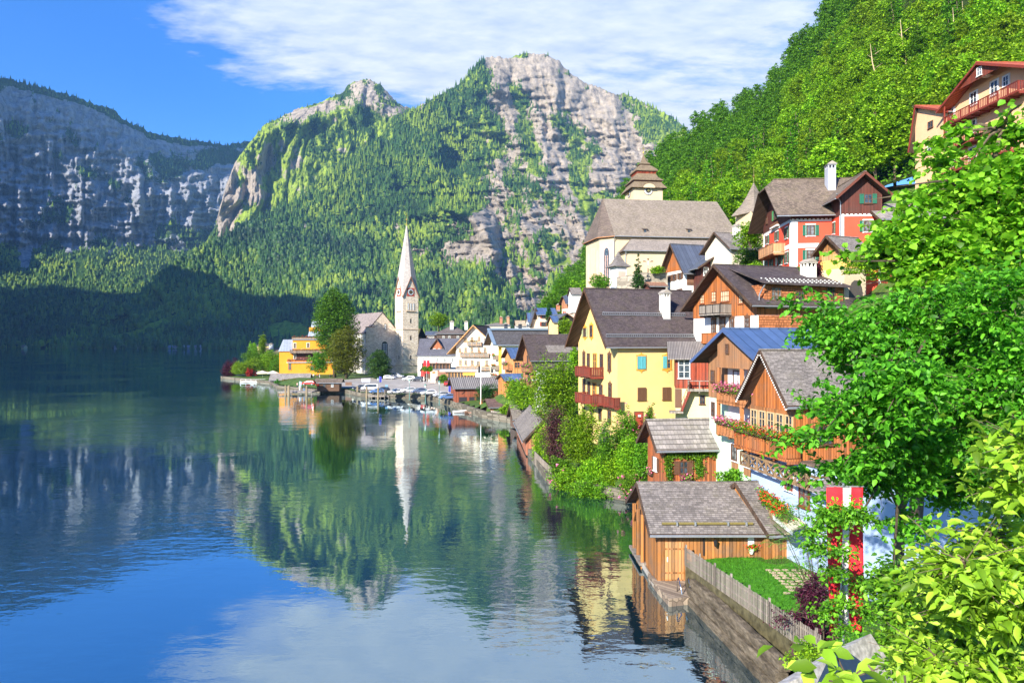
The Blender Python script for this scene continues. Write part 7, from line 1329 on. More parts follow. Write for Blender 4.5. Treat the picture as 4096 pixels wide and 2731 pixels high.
# ================================================================ foreground foliage, leaf by leaf
def bigleaves(pts, size, rg, droop=.5, asp=.55, up=.5, lean=(0, 0, 0), curl=.22):
    n = len(pts); sz = size*(.65+.7*rg.random(n))[:, None]; nm = rg.normal(size=(n, 3))*.75; nm[:, 2] = np.abs(nm[:, 2])+up; nm /= np.linalg.norm(nm, axis=1)[:, None]
    d = rg.normal(size=(n, 3))+np.array(lean); d[:, 2] = d[:, 2]*.5-droop; d -= nm*(d*nm).sum(1)[:, None]; d /= np.linalg.norm(d, axis=1)[:, None]+1e-9; s = np.cross(nm, d)
    A = pts; M1 = pts+d*sz*.33-nm*sz*.02; M2 = pts+d*sz*.68-nm*sz*curl*.35; T = pts+d*sz-nm*sz*curl; w1, w2 = asp*.50, asp*.40; up_ = nm*sz*.10
    V = np.stack([A, M1+s*sz*w1+up_, M1, M1-s*sz*w1+up_, M2+s*sz*w2+up_*.8, M2, M2-s*sz*w2+up_*.8, T], 1).reshape(-1, 3); b = (np.arange(n)*8)[:, None, None]
    F_ = np.array([[0,2,1],[0,3,2],[1,2,5],[1,5,4],[2,3,6],[2,6,5],[4,5,7],[5,6,7]])[None]+b; return V, F_.reshape(-1, 3), np.repeat(rg.random(n), 8)
def fg_tree(name, label, blobs_, Yr, nt_, nl, leaf, mat, seed, trunkpts=None, trk=.25, cat='tree', flat=.32, spread=.55, droop=.6, asp=.55, brk=None, lean=(-.3, -.2, 0), up=.5):
    rg = np.random.default_rng(seed); cs, rs = [], []
    for bl in blobs_:
        px, py, r = bl[:3]; Y = bl[3] if len(bl) > 3 else rg.uniform(*Yr); cs.append(tuple(at((px, py), Y))); rs.append(max(r*Y/F-leaf*1.9, leaf*.6))
    cs = np.array(cs); rs = np.array(rs); k = rg.choice(len(cs), nt_, p=rs**2/(rs**2).sum()); d = rg.normal(size=(nt_, 3)); d /= np.linalg.norm(d, axis=1)[:, None]; d[:, 1] *= 1.0
    tc_ = cs[k]+d*(rs[k]*(.30+.78*rg.random(nt_)**.55))[:, None]
    kp = fbm(tc_[:, 0]*.9+seed, tc_[:, 1]*.9, tc_[:, 2]*1.7, 2) > (.46 if nt_ > 2000 and leaf > .11 else .0); tc_, d = tc_[kp], d[kp]; nt_ = len(tc_)
    # each spray: leaves along a short twig that points outward and droops
    tw = d*np.array([1, 1, .35])+rg.normal(size=(nt_, 3))*.35; tw[:, 2] -= .25; tw /= np.linalg.norm(tw, axis=1)[:, None]; L_ = leaf*(2.4+2.2*rg.random(nt_))
    t = rg.random((nt_, nl, 1)); sd = rg.normal(size=(nt_, nl, 3))*leaf*spread; sd[:, :, 2] *= flat
    P = (tc_[:, None]+tw[:, None]*t*L_[:, None, None]+sd).reshape(-1, 3); o0 = np.array(trunkpts[0]) if trunkpts else cs[0]*0+cs.mean(0)
    root = empty(name, tuple(o0), 0, label, cat); V, Fc, lv = bigleaves(P-o0, leaf, rg, droop, asp, up, lean); npmesh('crown', V, Fc, mat, root, fattr={'lv': lv}, smooth=False)
    m = MB(); bk = brk or M_BARK
    for i in range(0, nt_, 3): m.tube([tuple(tc_[i]-o0-tw[i]*.1), tuple(tc_[i]-o0+tw[i]*L_[i])], [leaf*.05, leaf*.02], bk, 3, cap=False)
    if trunkpts:
        T = [Vector(p)-Vector(o0) for p in trunkpts]; m.tube(T, [trk*(1-.7*i/(len(T)-1)) for i in range(len(T))], bk, 8)
        for i, c in enumerate(cs):
            if name == 'linden_tree' and blobs_[i][0] < 3380: continue
            j = min(range(len(T)), key=lambda q: (T[q]-Vector(c-o0)).length+(.0 if q < len(T)-1 else .3)); a = T[j]; b_ = Vector(c-o0); mid = a.lerp(b_, .5)+Vector((0, 0, .12*(b_-a).length)); m.tube([a, mid, b_, b_+(b_-mid)*.35], [trk*.30, trk*.18, trk*.09, trk*.03], bk, 5)
    m.build('branches', root); return root
LF1 = leafmat((.075, .30, .015), (.18, .52, .03), 'linden_leaves', trans=.42, obj_var=0.0); LF2 = leafmat((.15, .40, .015), (.32, .62, .04), 'maple_leaves', trans=.42, obj_var=0.0); LF3 = leafmat((.22, .42, .02), (.45, .66, .06), 'ivy_leaves', trans=.35, obj_var=0.0)
fg_tree('linden_tree', 'large bright green tree with drooping leafy branches covering the right side of the photo', [(3300, 1290, 90), (3235, 1195, 42), (3180, 1195, 16), (3400, 1350, 130), (3600, 1300, 150), (3850, 1250, 170), (4050, 1220, 180), (3200, 1345, 38), (3480, 1470, 120), (3250, 1610, 62), (3120, 1635, 40), (3030, 1642, 20), (3400, 1610, 120), (3600, 1550, 170), (3850, 1500, 190), (4080, 1500, 200), (3260, 1740, 80), (3170, 1775, 36), (3430, 1780, 140), (3650, 1780, 170), (3900, 1750, 190), (4080, 1760, 150), (3110, 1850, 26), (3190, 1875, 48), (3330, 1930, 110), (3550, 1950, 150), (3800, 1900, 130), (4000, 1880, 110), (3270, 2060, 80), (3440, 2060, 80), (3600, 2060, 110), (3580, 2190, 60), (4090, 1900, 90)], (18, 24), 6600, 12, .195, LF1, 201,
        [(14.5, 26, 1.5), (14.6, 26, 6), (14.8, 26, 10), (15.2, 26, 13.5), (16, 25, 16), (17, 24, 18)], .26)
fg_tree('maple_tree', 'tall maple with layered bright leaves below the peach house', [(3850, 740, 95), (3700, 790, 85), (3600, 830, 62), (3540, 790, 20), (3780, 900, 130), (3600, 930, 95), (3950, 900, 150), (3560, 1020, 100), (3450, 1045, 50), (3400, 1020, 18), (3750, 1060, 150), (3930, 1080, 150), (4080, 1050, 120), (4000, 720, 120), (4060, 570, 100), (3990, 490, 52), (4080, 420, 75), (3910, 610, 50), (3760, 640, 36), (3765, 580, 18), (3640, 740, 40), (3830, 520, 20), (3700, 1160, 90), (3500, 1130, 50)], (29, 35), 3600, 10, .30, LF2, 202, [(19.5, 33, 8), (20, 33, 14), (20.6, 32.5, 19), (22, 32, 23), (23, 32, 26.5)], .32, asp=.95, droop=.5)
fg_tree('ivy_bush', 'huge yellow green ivy bush with glossy leaves filling the bottom right corner', [(4070, 2010, 90), (3990, 2150, 95), (3850, 2260, 70), (4050, 2300, 180), (3860, 2400, 120), (4080, 2550, 200), (3850, 2620, 170), (3750, 2640, 50), (3950, 2730, 200), (3770, 2330, 30), (4100, 1900, 60), (4110, 1780, 40)], (5.0, 7.2), 3800, 8, .108, LF3, 203, [(4.6, 6.8, 11), (4.7, 6.8, 12.5), (4.8, 6.8, 13.6), (4.9, 6.8, 14.6)], .04, cat='shrub', asp=.42, droop=.45, spread=.6, flat=.6, up=.6)
fg_tree('ivy_shoot', 'single light green ivy shoot poking up at the bottom edge', [(3330, 2720, 45), (3420, 2735, 50), (3500, 2745, 40), (3050, 2745, 26), (3620, 2740, 40)], (3.2, 3.6), 18, 5, .12, LF3, 204, None, cat='plant', droop=.2, up=.9)
fg_tree('garden_shrub', 'tangled dark green shrubs behind the ivy at the foot of the blue house', [(3540, 2420, 70), (3600, 2330, 90), (3560, 2580, 100), (3680, 2480, 100), (3480, 2680, 110), (3640, 2680, 110), (3700, 2300, 60), (3300, 2600, 40), (3380, 2680, 60)], (12, 16), 2600, 9, .12, L_MID, 205, [(9, 14.5, 3), (8.8, 14.5, 6), (8.4, 14.2, 8)], .07, cat='shrub')
fg_tree('garden_shrub', 'light green shrub at the end of the picket fence', [(3240, 2600, 40), (3190, 2640, 35), (3300, 2625, 30)], (22, 25), 260, 8, .12, L_BRIGHT, 206, None, cat='shrub')
fg_tree('japanese_maple', 'dark purple japanese maple hanging over the lawn', [(3250, 2370, 60), (3290, 2430, 55), (3220, 2480, 50), (3170, 2440, 30), (3290, 2310, 40), (3130, 2470, 22), (3270, 2550, 60), (3230, 2600, 40)], (31, 34), 900, 10, .15, leafmat((.07, .012, .03), (.16, .03, .07), trans=.3), 207, [(14.8, 32.5, 1.8), (14.8, 32.5, 3), (14.7, 32.5, 4.6)], .08, asp=.35)
fg_tree('climbing_shrub', 'mixed climbing leaves hanging in front of the red white red banner', [(3330, 2060, 55), (3420, 2050, 50), (3280, 2180, 45), (3335, 2280, 34), (3455, 2330, 28), (3310, 2440, 34), (3380, 2500, 40), (3470, 2440, 34), (3250, 2120, 40), (3372, 2200, 30), (3372, 2400, 26)], (16.5, 18.2), 560, 9, .11, L_MID, 208, None, .05)
# feathery sumac
rg = np.random.default_rng(9); root = empty('sumac_tree', (16.2, 36, 2.0), 0, 'feathery light green sumac with drooping fronds beside the boathouse lawn', 'tree'); o0 = np.array([16.2, 36, 2.0]); Pn, Dn = [], []; m = MB()
for bx, by, br in ((3130, 2130, 60), (3220, 2080, 70), (3270, 2180, 80), (3160, 2230, 60), (3240, 2270, 60), (3180, 2330, 45), (3330, 2280, 60), (3230, 2380, 50), (3190, 2020, 35), (3120, 2080, 30), (3210, 2470, 35)):
    c = np.array(at((bx, by), rg.uniform(34, 38))); r = br*36/F
    for q in range(20):
        d = rg.normal(size=3); d[2] = abs(d[2])*.6+.1; d /= np.linalg.norm(d); st = c+rg.normal(size=3)*r*.45; L_ = .62+.35*rg.random(); pt = [st+d*L_*t+np.array([0, 0, -.55*L_*t*t]) for t in np.linspace(0, 1, 10)]
        for t in range(1, 10):
            ax = pt[t]-pt[t-1]; sd = np.cross(ax, [0, 0, 1.0]); sd /= np.linalg.norm(sd)+1e-6; 
            for sg in (-1, 1): Pn.append(pt[t]); Dn.append(sd*sg*.19*(1-.5*abs(t-5)/6)+ax*.6+np.array([0, 0, -.03]))
    m.tube([(0, 0, 0), tuple((c-o0)*.5+np.array([0, 0, .2])), tuple(c-o0)], [.035, .022, .01], M_BARK, 5)
Pn, Dn = np.array(Pn)-o0, np.array(Dn); w_ = np.cross(Dn, [0, 0, 1.0]); w_ /= np.linalg.norm(w_, axis=1)[:, None]; w_ *= .022
V = np.stack([Pn, Pn+Dn*.5+w_, Pn+Dn, Pn+Dn*.5-w_], 1).reshape(-1, 3); b = np.arange(len(Pn))*4; Fc = np.stack([np.stack([b, b+1, b+2], 1), np.stack([b, b+2, b+3], 1)], 1).reshape(-1, 3)
npmesh('crown', V, Fc, leafmat((.12, .30, .03), (.26, .48, .08), trans=.4), root, fattr={'lv': np.repeat(rg.random(len(Pn)), 2)}); m.build('trunk', root)
# ================================================================ car park, quay, jetties, small things
ap, nt, b, o = newmat('asphalt'); ob, _ = objco(nt); r = ramp(nt, [(.3, (.25, .23, .21)), (.7, (.38, .35, .32))]); nt.links.new(noise(nt, ob, .4, 6, .65), r.inputs[0]); nt.links.new(r.outputs[0], b.inputs[0])
park = [at(ZC(x, y), 1) for x, y in ()]
cpoly = [(-17.2, 180), (-24.5, 196.5), (-35.5, 201), (-46, 207), (-53, 222), (-60, 222), (-64, 240), (-52, 258), (-42, 262), (-34, 250), (-26, 236), (-16, 226), (-11, 200), (-12, 184)]
def inside(x, y, poly):
    c = False; j = len(poly)-1
    for i in range(len(poly)):
        xi, yi = poly[i]; xj, yj = poly[j]
        if (yi > y) != (yj > y) and x < (xj-xi)*(y-yi)/(yj-yi)+xi: c = not c
        j = i
    return c
gx, gy = np.meshgrid(np.arange(-66, -10, .8), np.arange(178, 264, .8), indexing='ij'); z = gz(gx, gy)+.07; k = np.array([[inside(x, y, cpoly) for x, y in zip(a, b_)] for a, b_ in zip(gx, gy)]); nX, nY = gx.shape
I = (np.arange(nX-1)[:, None]*nY+np.arange(nY-1)[None]); kk = k[:-1, :-1] & k[1:, :-1] & k[1:, 1:] & k[:-1, 1:]; I = I[kk]; props(npmesh('car_park', np.stack([gx, gy, z], -1).reshape(-1, 3), np.stack([I, I+nY, I+nY+1, I+1], 1), ap, smooth=True), kind='structure')
def onground(p, dz=0.0):
    """pixel -> point on the village ground"""
    z = 2.0
    q = onz(p, 2.0)
    return Vector((q.x, q.y, gzz(q.x, q.y)+dz))
def carpaint(c):
    m = plain(c, rough=.25, metal=.1, var=.03, spec=.6); return m
TYRE = plain((.015, .015, .015)); RIM = plain((.45, .46, .48), rough=.3, metal=.7)
def make_car(name, paint, kind='hatch', loc=(0,0,0), rz=0, label=None):
    L, W, H_ = {'hatch': (4.2, 1.75, 1.48), 'suv': (4.6, 1.85, 1.70), 'van': (4.9, 1.95, 2.05)}[kind]; root = empty(name, loc, rz, label, 'van' if kind == 'van' else 'car', 'cars in the lakeside car park')
    if kind == 'van': prof = [(-L/2, .35), (-L/2, 1.9), (-L/2+.15, H_), (.9, H_), (1.35, 1.80), (1.95, 1.15), (L/2-.05, .95), (L/2, .35)]; win = [(-L/2+.4, 1.15), (-L/2+.4, 1.8), (.85, 1.86), (1.25, 1.72), (1.72, 1.15)]
    else: prof = [(-L/2, .35), (-L/2, .95), (-L/2+.12, 1.05), (-L/2+.55, H_-.06), (-L/2+1.1, H_), (.25, H_-.02), (1.15, 1.0), (L/2-.25, .84), (L/2, .62), (L/2, .35)]; win = [(-L/2+.42, 1.0), (-L/2+.75, H_-.14), (-L/2+1.1, H_-.10), (.2, H_-.12), (.95, 1.0)]
    nsec = [(-1, .0), (-.96, 1), (.96, 1), (1, 0)]; m = MB()
    def half(z): return W/2*(1.0 if z < 1.0 else 1-.16*(z-1.0)/(H_-1.0))
    ring = [[(x, sg*half(z), z) for x, z in prof] for sg in (-1, 1)]; n = len(prof); b = 0; m.v += ring[0]+ring[1]; k = m.mi(paint); m.f.append(tuple(range(n))); m.m.append(k); m.f.append(tuple(range(2*n-1, n-1, -1))); m.m.append(k)
    for i in range(n): j = (i+1) % n; m.f.append((i, n+i, n+j, j)); m.m.append(k)
    o = m.build('body', root); bv = o.modifiers.new('bevel', 'BEVEL'); bv.width = .07; bv.segments = 2
    g = MB()
    for sg in (-1, 1): g.prism([(x, sg*(half(z)+.012), z) for x, z in win], (0, -sg*.03, 0), M_GLASS)
    if kind == 'van': q = [(1.40, 1.76), (1.93, 1.17)]
    else: q = [(.30, H_-.08), (1.10, 1.03)]
    (xa, za), (xb, zb2) = q; g.poly([(xa+.03, -half(za)*.92, za+.02), (xb+.03, -half(zb2)*.92, zb2+.02), (xb+.03, half(zb2)*.92, zb2+.02), (xa+.03, half(za)*.92, za+.02)], plain((.10, .14, .20), rough=.1, spec=.8))
    g.poly([(-L/2+.10, -W*.4, 1.08), (-L/2+.10, W*.4, 1.08), (-L/2+.50, W*.38, H_-.1), (-L/2+.50, -W*.38, H_-.1)][::-1], M_GLASS); g.build('windows', root)
    for x in (-L/2+.8, L/2-.82):
        for sg in (-1, 1):
            w_ = MB(); c = Vector((x, sg*(W/2-.10), .33)); w_.prism([c+Vector((.33*math.cos(t*.449), -.11, .33*math.sin(t*.449))) for t in range(14)], (0, .23, 0), TYRE); w_.prism([c+Vector((.20*math.cos(t*.6283), sg*.125-.01, .20*math.sin(t*.6283))) for t in range(10)], (0, .02, 0), RIM); w_.build('wheel', root)
    for sg in (-1, 1): hl = MB(); hl.box((L/2-.12, sg*W*.36-.17, .62), (L/2+.02, sg*W*.36+.17, .76), M_FRAME); hl.build('headlight', root); tl = MB(); tl.box((-L/2-.02, sg*W*.40-.1, .8), (-L/2+.05, sg*W*.40+.1, 1.0), plain((.5, .02, .02))); tl.build('tail_light', root)
    return root
WP, SI, DK, BLp, RDp = carpaint((.80, .80, .79)), carpaint((.50, .52, .55)), carpaint((.03, .035, .05)), carpaint((.10, .20, .42)), carpaint((.50, .03, .03))
for fr, x, y, kind, p, ang, lab in ((ZC, 378, 962, 'hatch', WP, -18, 'white hatchback parked farthest left below the church'), (ZC, 487, 948, 'suv', SI, -15, 'silver car beside the white hatchback below the church'), (ZC, 652, 990, 'suv', WP, 170, 'white people carrier in the middle of the car park lane'), (ZC, 772, 1005, 'suv', DK, 160, 'black estate car by the terrace hedge'),
    (ZC, 95, 1062, 'van', WP, 200, 'white van parked at the lake edge'), (ZC, 200, 1085, 'hatch', BLp, 200, 'dark blue car right of the white van'), (ZC, 275, 1082, 'suv', DK, 200, 'black car by the ticket sign'), (ZC, 457, 1108, 'hatch', WP, 205, 'white car facing the lake, first of the front row'), (ZC, 640, 1118, 'hatch', WP, 207, 'white car facing the lake, second of the front row'), (ZC, 785, 1130, 'hatch', carpaint((.13, .17, .28)), 205, 'slate blue car in the front row between two white ones'), (ZC, 920, 1142, 'hatch', WP, 205, 'white car at the right end of the front row'), (ZC, 1100, 1190, 'hatch', SI, 200, 'silver car beside the red brown boathouse'), (ZC, 1183, 1202, 'hatch', BLp, 200, 'blue car tucked against the red brown boathouse'), (ZC, 1182, 1055, 'hatch', RDp, 90, 'dark red car half hidden behind the boathouse roof'), (Z1, 1097, 1288, 'hatch', RDp, 175, 'bright red car beside the ferry hut'), (Z1, 1685, 1290, 'suv', DK, 200, 'dark car left of the white van')):
    q = onground(fr(x, y), .08); make_car('parked_car' if kind != 'van' else 'parked_van', p, kind, q, math.radians(ang), lab)
# railing along the quay
m = MB(); rl = [(-16.8, 179), (-24.6, 195.4), (-35.4, 199.8), (-45.6, 205.5)]; o0 = Vector((rl[0][0], rl[0][1], 0)); RW = planks((.22, .19, .16))
for i in range(len(rl)-1):
    a, b_ = Vector((*rl[i], gzz(*rl[i])+.1)), Vector((*rl[i+1], gzz(*rl[i+1])+.1)); n = int((b_-a).length/2.0)
    for j in range(n+1): c = a.lerp(b_, j/n)-o0; m.box(tuple(c+Vector((-.07, -.07, -.5))), tuple(c+Vector((.07, .07, 1.0))), RW)
    for z in (.5, .9): m.beam(a-o0+Vector((0, 0, z)), b_-o0+Vector((0, 0, z)), .07, RW)
o = m.build('quay_railing'); o.location = o0; props(o, 'low post and rail fence along the car park quay', 'railing')
m = MB(); pts = [(-24, 214), (-16, 211), (-12, 208)]; pts = [onground(ZC(x, y)) for x, y in ((835, 1000), (960, 1010), (1050, 1030))]; o0 = pts[0].copy()
for i in range(2):
    a, b_ = pts[i]-o0, pts[i+1]-o0; n = int((b_-a).length/.3)
    for j in range(n): c = a.lerp(b_, j/n); m.box(tuple(c+Vector((-.09, -.03, 0))), tuple(c+Vector((.09, .03, 1.3))), RW)
o = m.build('terrace_fence'); o.location = o0; props(o, 'grey wooden fence round the terrace under the red flags', 'fence')
# ferry jetty, mooring posts
for nm, x0, x1, y, z, dep, lab in (('jetty', 745, 1130, 1330, .9, 7, 'wooden landing stage for visitors left of the ferry hut'), ('jetty', 1765, 2010, 1370, .7, 5, 'dark floating pontoon below the white van')):
    c = onz(Z1(x0, y+35), 0.0); w_ = (Z1(x1, 0)[0]-Z1(x0, 0)[0])/F*c.y; m = MB(); m.box((0, 0, z-.25), (w_, dep, z), planks((.34, .30, .26))); 
    for i in range(6): m.box((w_*i/5-.12, .1, -1.5), (w_*i/5+.12, .34, z-.25), RW)
    for i in range(6): m.box((w_*(.45+.55*i/5)-.05, .1, z), (w_*(.45+.55*i/5)+.05, .2, z+1.0), RW)
    m.box((w_*.45, .1, z+.9), (w_, .2, z+1.0), RW); o = m.build(nm); o.location = (c.x, c.y, 0); props(o, lab, 'jetty')
for i, (fr, x, yt, yb) in enumerate(((Z1, 833, 1260, 1372), (Z1, 863, 1265, 1372), (Z1, 873, 1258, 1378), (Z1, 1073, 1262, 1385), (Z1, 1652, 1268, 1372), (ZC, 58, 1035, 1195), (ZC, 217, 1050, 1205))):
    c = onz(fr(x, yb), 0); ht = (fr(x, yb)[1]-fr(x, yt)[1])/F*c.y; m = MB(); m.lathe([(.30, -2), (.28, ht*.8), (.27, ht), (.08, ht+.12)], planks((.42, .33, .20)), (0, 0, 0), 9); o = m.build('mooring_post'); o.location = c
    props(o, ['tall mooring post at the left end of the visitors landing', 'second mooring post, close beside the leftmost one', 'third mooring post, thickest of the left cluster', 'mooring post standing alone left of the ferry hut', 'short mooring post near the dark car', 'thick mooring post left of the pontoon', 'thick mooring post in front of the pontoon'][i], 'mooring post', 'wooden mooring posts')
# lamps, flagpoles, banners
for i, (x, yt, yb) in enumerate(((655, 935, 1165), (1070, 955, 1235), (217, 910, 1010), (877, 1000, 1215))):
    c = onz(ZC(x, yb), 1.9); ht = (yb-yt)/3.4846/F*c.y; r0 = empty('street_lamp', c, 0, ['green street lamp in front of the white cars', 'green street lamp beside the boathouse', 'green street lamp beside the white van', 'thin lamp post by the bend of the railing'][i], 'street lamp', 'street lamps on the quay'); GRN = plain((.10, .22, .20)); m = MB(); m.lathe([(.14, -1), (.10, .5), (.06, .7), (.05, ht-.9)], GRN, n=8); m.build('pole', r0); m = MB(); m.lathe([(.12, ht-.9), (.26, ht-.2)], plain((.55, .62, .60), rough=.2), n=6); m.build('lantern', r0); m = MB(); m.lathe([(.36, ht-.2), (.30, ht-.05), (.05, ht+.12)], GRN, n=6); m.build('lamp_roof', r0)
c = at(ZC(1650, 1345), 156); ht = 700/3.4846/F*156; m = MB(); m.tube([(0, 0, -1), (0, 0, ht)], [.14, .07], M_FRAME, 8); m.lathe([(.05, ht), (.14, ht+.1), (.05, ht+.22)], M_GOLD, n=8); o = m.build('flagpole', smooth=True); o.location = c; props(o, 'tall bare white flagpole in front of the red brown boathouse', 'flagpole')
FLR = plain((.60, .02, .03), rough=.8, var=.1, scale=3.0)
def cloth(name, w_, h_, mats, root, seed, amp=.08, x0=0.0, z0=0.0):
    nx_, nz_ = 13, 20; V, Fc, mi = [], [], []
    for i in range(nx_):
        for j in range(nz_): u_, v_ = i/(nx_-1), j/(nz_-1); V.append((x0+u_*w_*(1-.08*v_), amp*math.sin(u_*7+v_*3+seed)*(.3+v_), z0-v_*h_+.03*math.sin(u_*5+seed)))
    for i in range(nx_-1):
        for j in range(nz_-1): Fc.append((i*nz_+j, (i+1)*nz_+j, (i+1)*nz_+j+1, i*nz_+j+1)); mi.append(min(len(mats)-1, int(len(mats)*i/(nx_-1))))
    o = npmesh(name, V, Fc, mats, root, smooth=True, midx=mi); sd = o.modifiers.new('thick', 'SOLIDIFY'); sd.thickness = .01; return o
for i, (x, lab) in enumerate(((848, 'left'), (897, 'right'))):
    c = at(ZC(886, 940), 222); w_ = 38/3.4846/F*222; ht = 275/3.4846/F*222; r0 = empty('banner', at(ZC(x, 940), 222), 0, lab+' red banner on the pole by the car park', 'flag', 'two red banners by the car park'); cl = cloth('cloth', w_, 185/3.4846/F*222, [FLR], r0, i, z0=ht); m = MB(); wx = (0 if i else w_)+(.0 if i else .12)-(.12 if i else 0); m.tube([(wx, 0, -.5), (wx, 0, ht+.2)], .06, M_FRAME, 6); m.tube([(0, 0, ht), (w_, 0, ht)], .04, M_FRAME, 5); m.build('pole', r0)
    m = MB(); m.lathe([(.0, 0), (.42, 0), (.42, .02), (0, .02)], M_FRAME, n=14)
for i, (x, yt, yb) in enumerate(((1197, 915, 1140), (232, 890, 985))):
    c = at(ZC(x, yb), 190); hh = (yb-yt)/3.4846/F*190; r0 = empty('beach_flag', c, 0, ('slim dark blue advertising flag beside the brown boathouse', 'slim dark blue advertising flag behind the white van')[i], 'flag', 'dark blue feather flags'); cloth('cloth', .7, hh*.85, [plain((.05, .06, .35))], r0, i, z0=hh); m = MB(); m.tube([(0, 0, -1), (0, 0, hh+.1)], .03, M_ZINC, 5); m.build('pole', r0)
r0 = empty('banner', at((3308, 2520), 19), 0, 'long red white red banner hanging among the garden trees', 'flag'); hh = 575/F*19; cloth('cloth', 145/F*19, hh, [FLR, FLR, plain((.72, .70, .68)), FLR, FLR], r0, 2, amp=.13, z0=hh); m = MB(); m.tube([(-.03, 0, hh), (145/F*19+.03, 0, hh)], .02, M_ZINC, 6); m.tube([(.5, .09, -2.5), (.5, .09, hh+.1)], .03, M_ZINC, 6); m.build('pole', r0)
# parasols
for i, (fr, x, yt, yb, w_, Y, mt, lab, op) in enumerate(((Z1, 570, 1085, 1160, 140, 292, M_WHITE, 'white open parasol left on the bathing deck', 1), (Z1, 690, 1085, 1165, 140, 290, M_WHITE, 'white open parasol right on the bathing deck', 1), (ZC, 1033, 675, 778, 45, 256, plain((.6, .02, .04)), 'closed dark red parasol on the porch terrace', 0), (ZC, 855, 880, 950, 26, 216, plain((.75, .7, .6)), 'closed cream parasol nearest the red banners', 0), (ZC, 928, 918, 960, 28, 216, plain((.75, .7, .6)), 'closed cream parasol in the middle of the fenced terrace', 0), (ZC, 1008, 875, 965, 30, 216, plain((.75, .7, .6)), 'closed cream parasol at the right of the fenced terrace', 0), (ZC, 1655, 1175, 1290, 42, 158, plain((.8, .25, .05)), 'closed orange parasol behind the flagpole', 0))):
    s = 2.851 if fr is Z1 else 3.4846; c = at(fr(x, yb+5), Y); hh = (yb-yt)/s/F*Y; W2 = w_/2/s/F*Y; r0 = empty('parasol', c, 0, lab, 'parasol', 'parasols on the terraces'); m = MB(); m.tube([(0, 0, -.5), (0, 0, hh)], .05, M_FRAME, 6); m.build('pole', r0); m = MB()
    m.lathe([(W2, hh*.62), (W2, hh*.66), (W2*.5, hh*.86), (.06, hh)] if op else [(W2, hh*.12), (W2*.7, hh*.5), (.05, hh)], mt, n=8); m.build('canopy', r0)
# boats, swans, platform
BO = plain((.80, .80, .78), rough=.3); 
def boat(c, L, rz, label, col=BO):
    r0 = empty('rowing_boat', c, rz, label, 'boat', 'small boats at the landing stages'); m = MB(); n = 9; ring = []
    for i in range(n): t = i/(n-1); w_ = L*.17*math.sin(math.pi*min(1, t*.62+.38))**.8 if t < 1 else .02; ring.append((L*(t-.5), w_, .45+.22*t*t))
    for i in range(n-1):
        (x0, w0, z0), (x1, w1, z1) = ring[i], ring[i+1]
        for sg in (-1, 1): q = [(x0, sg*w0, z0), (x1, sg*w1, z1), (x1, sg*w1*.6, -.1), (x0, sg*w0*.6, -.1)]; m.poly(q if sg < 0 else q[::-1], col); m.poly(([(x0, sg*w0*.9, z0), (x1, sg*w1*.9, z1), (x1, sg*w1*.5, .05), (x0, sg*w0*.5, .05)])[::-1 if sg < 0 else 1], col)
        m.poly([(x0, -w0*.9, .1), (x1, -w1*.9, .1), (x1, w1*.9, .1), (x0, w0*.9, .1)], plain((.35, .22, .12)))
    x0, w0, z0 = ring[0]; m.poly([(x0, -w0, z0), (x0, w0, z0), (x0, w0*.6, -.1), (x0, -w0*.6, -.1)], col); m.build('hull', r0); m = MB(); [m.box((x-.12, -L*.13, .28), (x+.12, L*.13, .34), planks((.40, .25, .13))) for x in (-L*.2, L*.12)]; m.build('seat', r0)
boat(onz(Z1(440, 1225), 0), 5.5, .1, 'white motor boat moored at the tip of the point'); boat(onz(Z1(985, 1290), 0)+Vector((0, 3, .6)), 4.2, .2, 'pale rowing boat pulled up on the visitors landing'); boat(onz(ZC(1370, 1395), 0), 3.6, .3, 'little pale boat beside the red brown boathouse'); boat(onz(ZC(1560, 1400), 0), 4.5, .15, 'flat wooden boat at the jetty by the flagpole', plain((.22, .13, .09)))
m = MB(); a, b_ = onz(Z1(320, 1215), .4), onz(Z1(550, 1245), .4); m.box((0, 0, .1), ((b_-a).x, 9, .55), plain((.62, .60, .56))); m.box((.2, .2, .55), ((b_-a).x-.2, .3, 1.3), M_FRAME) if False else None
for i in range(8): m.box(((b_-a).x*i/7-.05, .1, .5), ((b_-a).x*i/7+.05, .2, 1.4), M_FRAME)
m.box((0, .1, 1.35), ((b_-a).x, .2, 1.42), M_FRAME); o = m.build('bathing_deck'); o.location = (a.x, a.y, 0); props(o, 'pale bathing deck with thin railing in front of the white parasols', 'jetty')
m = MB(); a = onz(ZC(1475, 1385), .5); m.box((0, 0, .2), (9, 2.2, .5), planks((.26, .16, .12))); [m.box((x, .1, -1.5), (x+.2, .3, .2), RW) for x in (.3, 4.4, 8.5)]; o = m.build('jetty'); o.location = (a.x, a.y, 0); o.rotation_euler = (0, 0, -.45); props(o, 'narrow dark plank jetty below the flagpole', 'jetty')
def swan(c, lab, rz):
    r0 = empty('swan', c, rz, lab, 'bird', 'swans by the bathing deck'); SWH = plain((.85, .85, .83), rough=.7, var=.02)
    skin_body('body', [(-.55, 0, .22), (-.25, 0, .16), (.15, 0, .16), (.38, 0, .24), (.50, 0, .45), (.46, 0, .66), (.52, 0, .80), (.66, 0, .80)], [(i, i+1) for i in range(7)], [.05, .22, .22, .13, .06, .05, .07, .04], SWH, r0); m = MB(); m.lathe([(.035, 0), (.004, .13)], plain((.8, .25, .03)), n=6); o = m.build('beak', r0); o.location = (.68, 0, .80); o.rotation_euler = (0, 1.7, 0)
swan(onz(Z1(318, 1242), 0), 'white swan at the left corner of the bathing deck', 2); swan(onz(Z1(460, 1250), 0), 'white swan swimming in front of the bathing deck', .5)
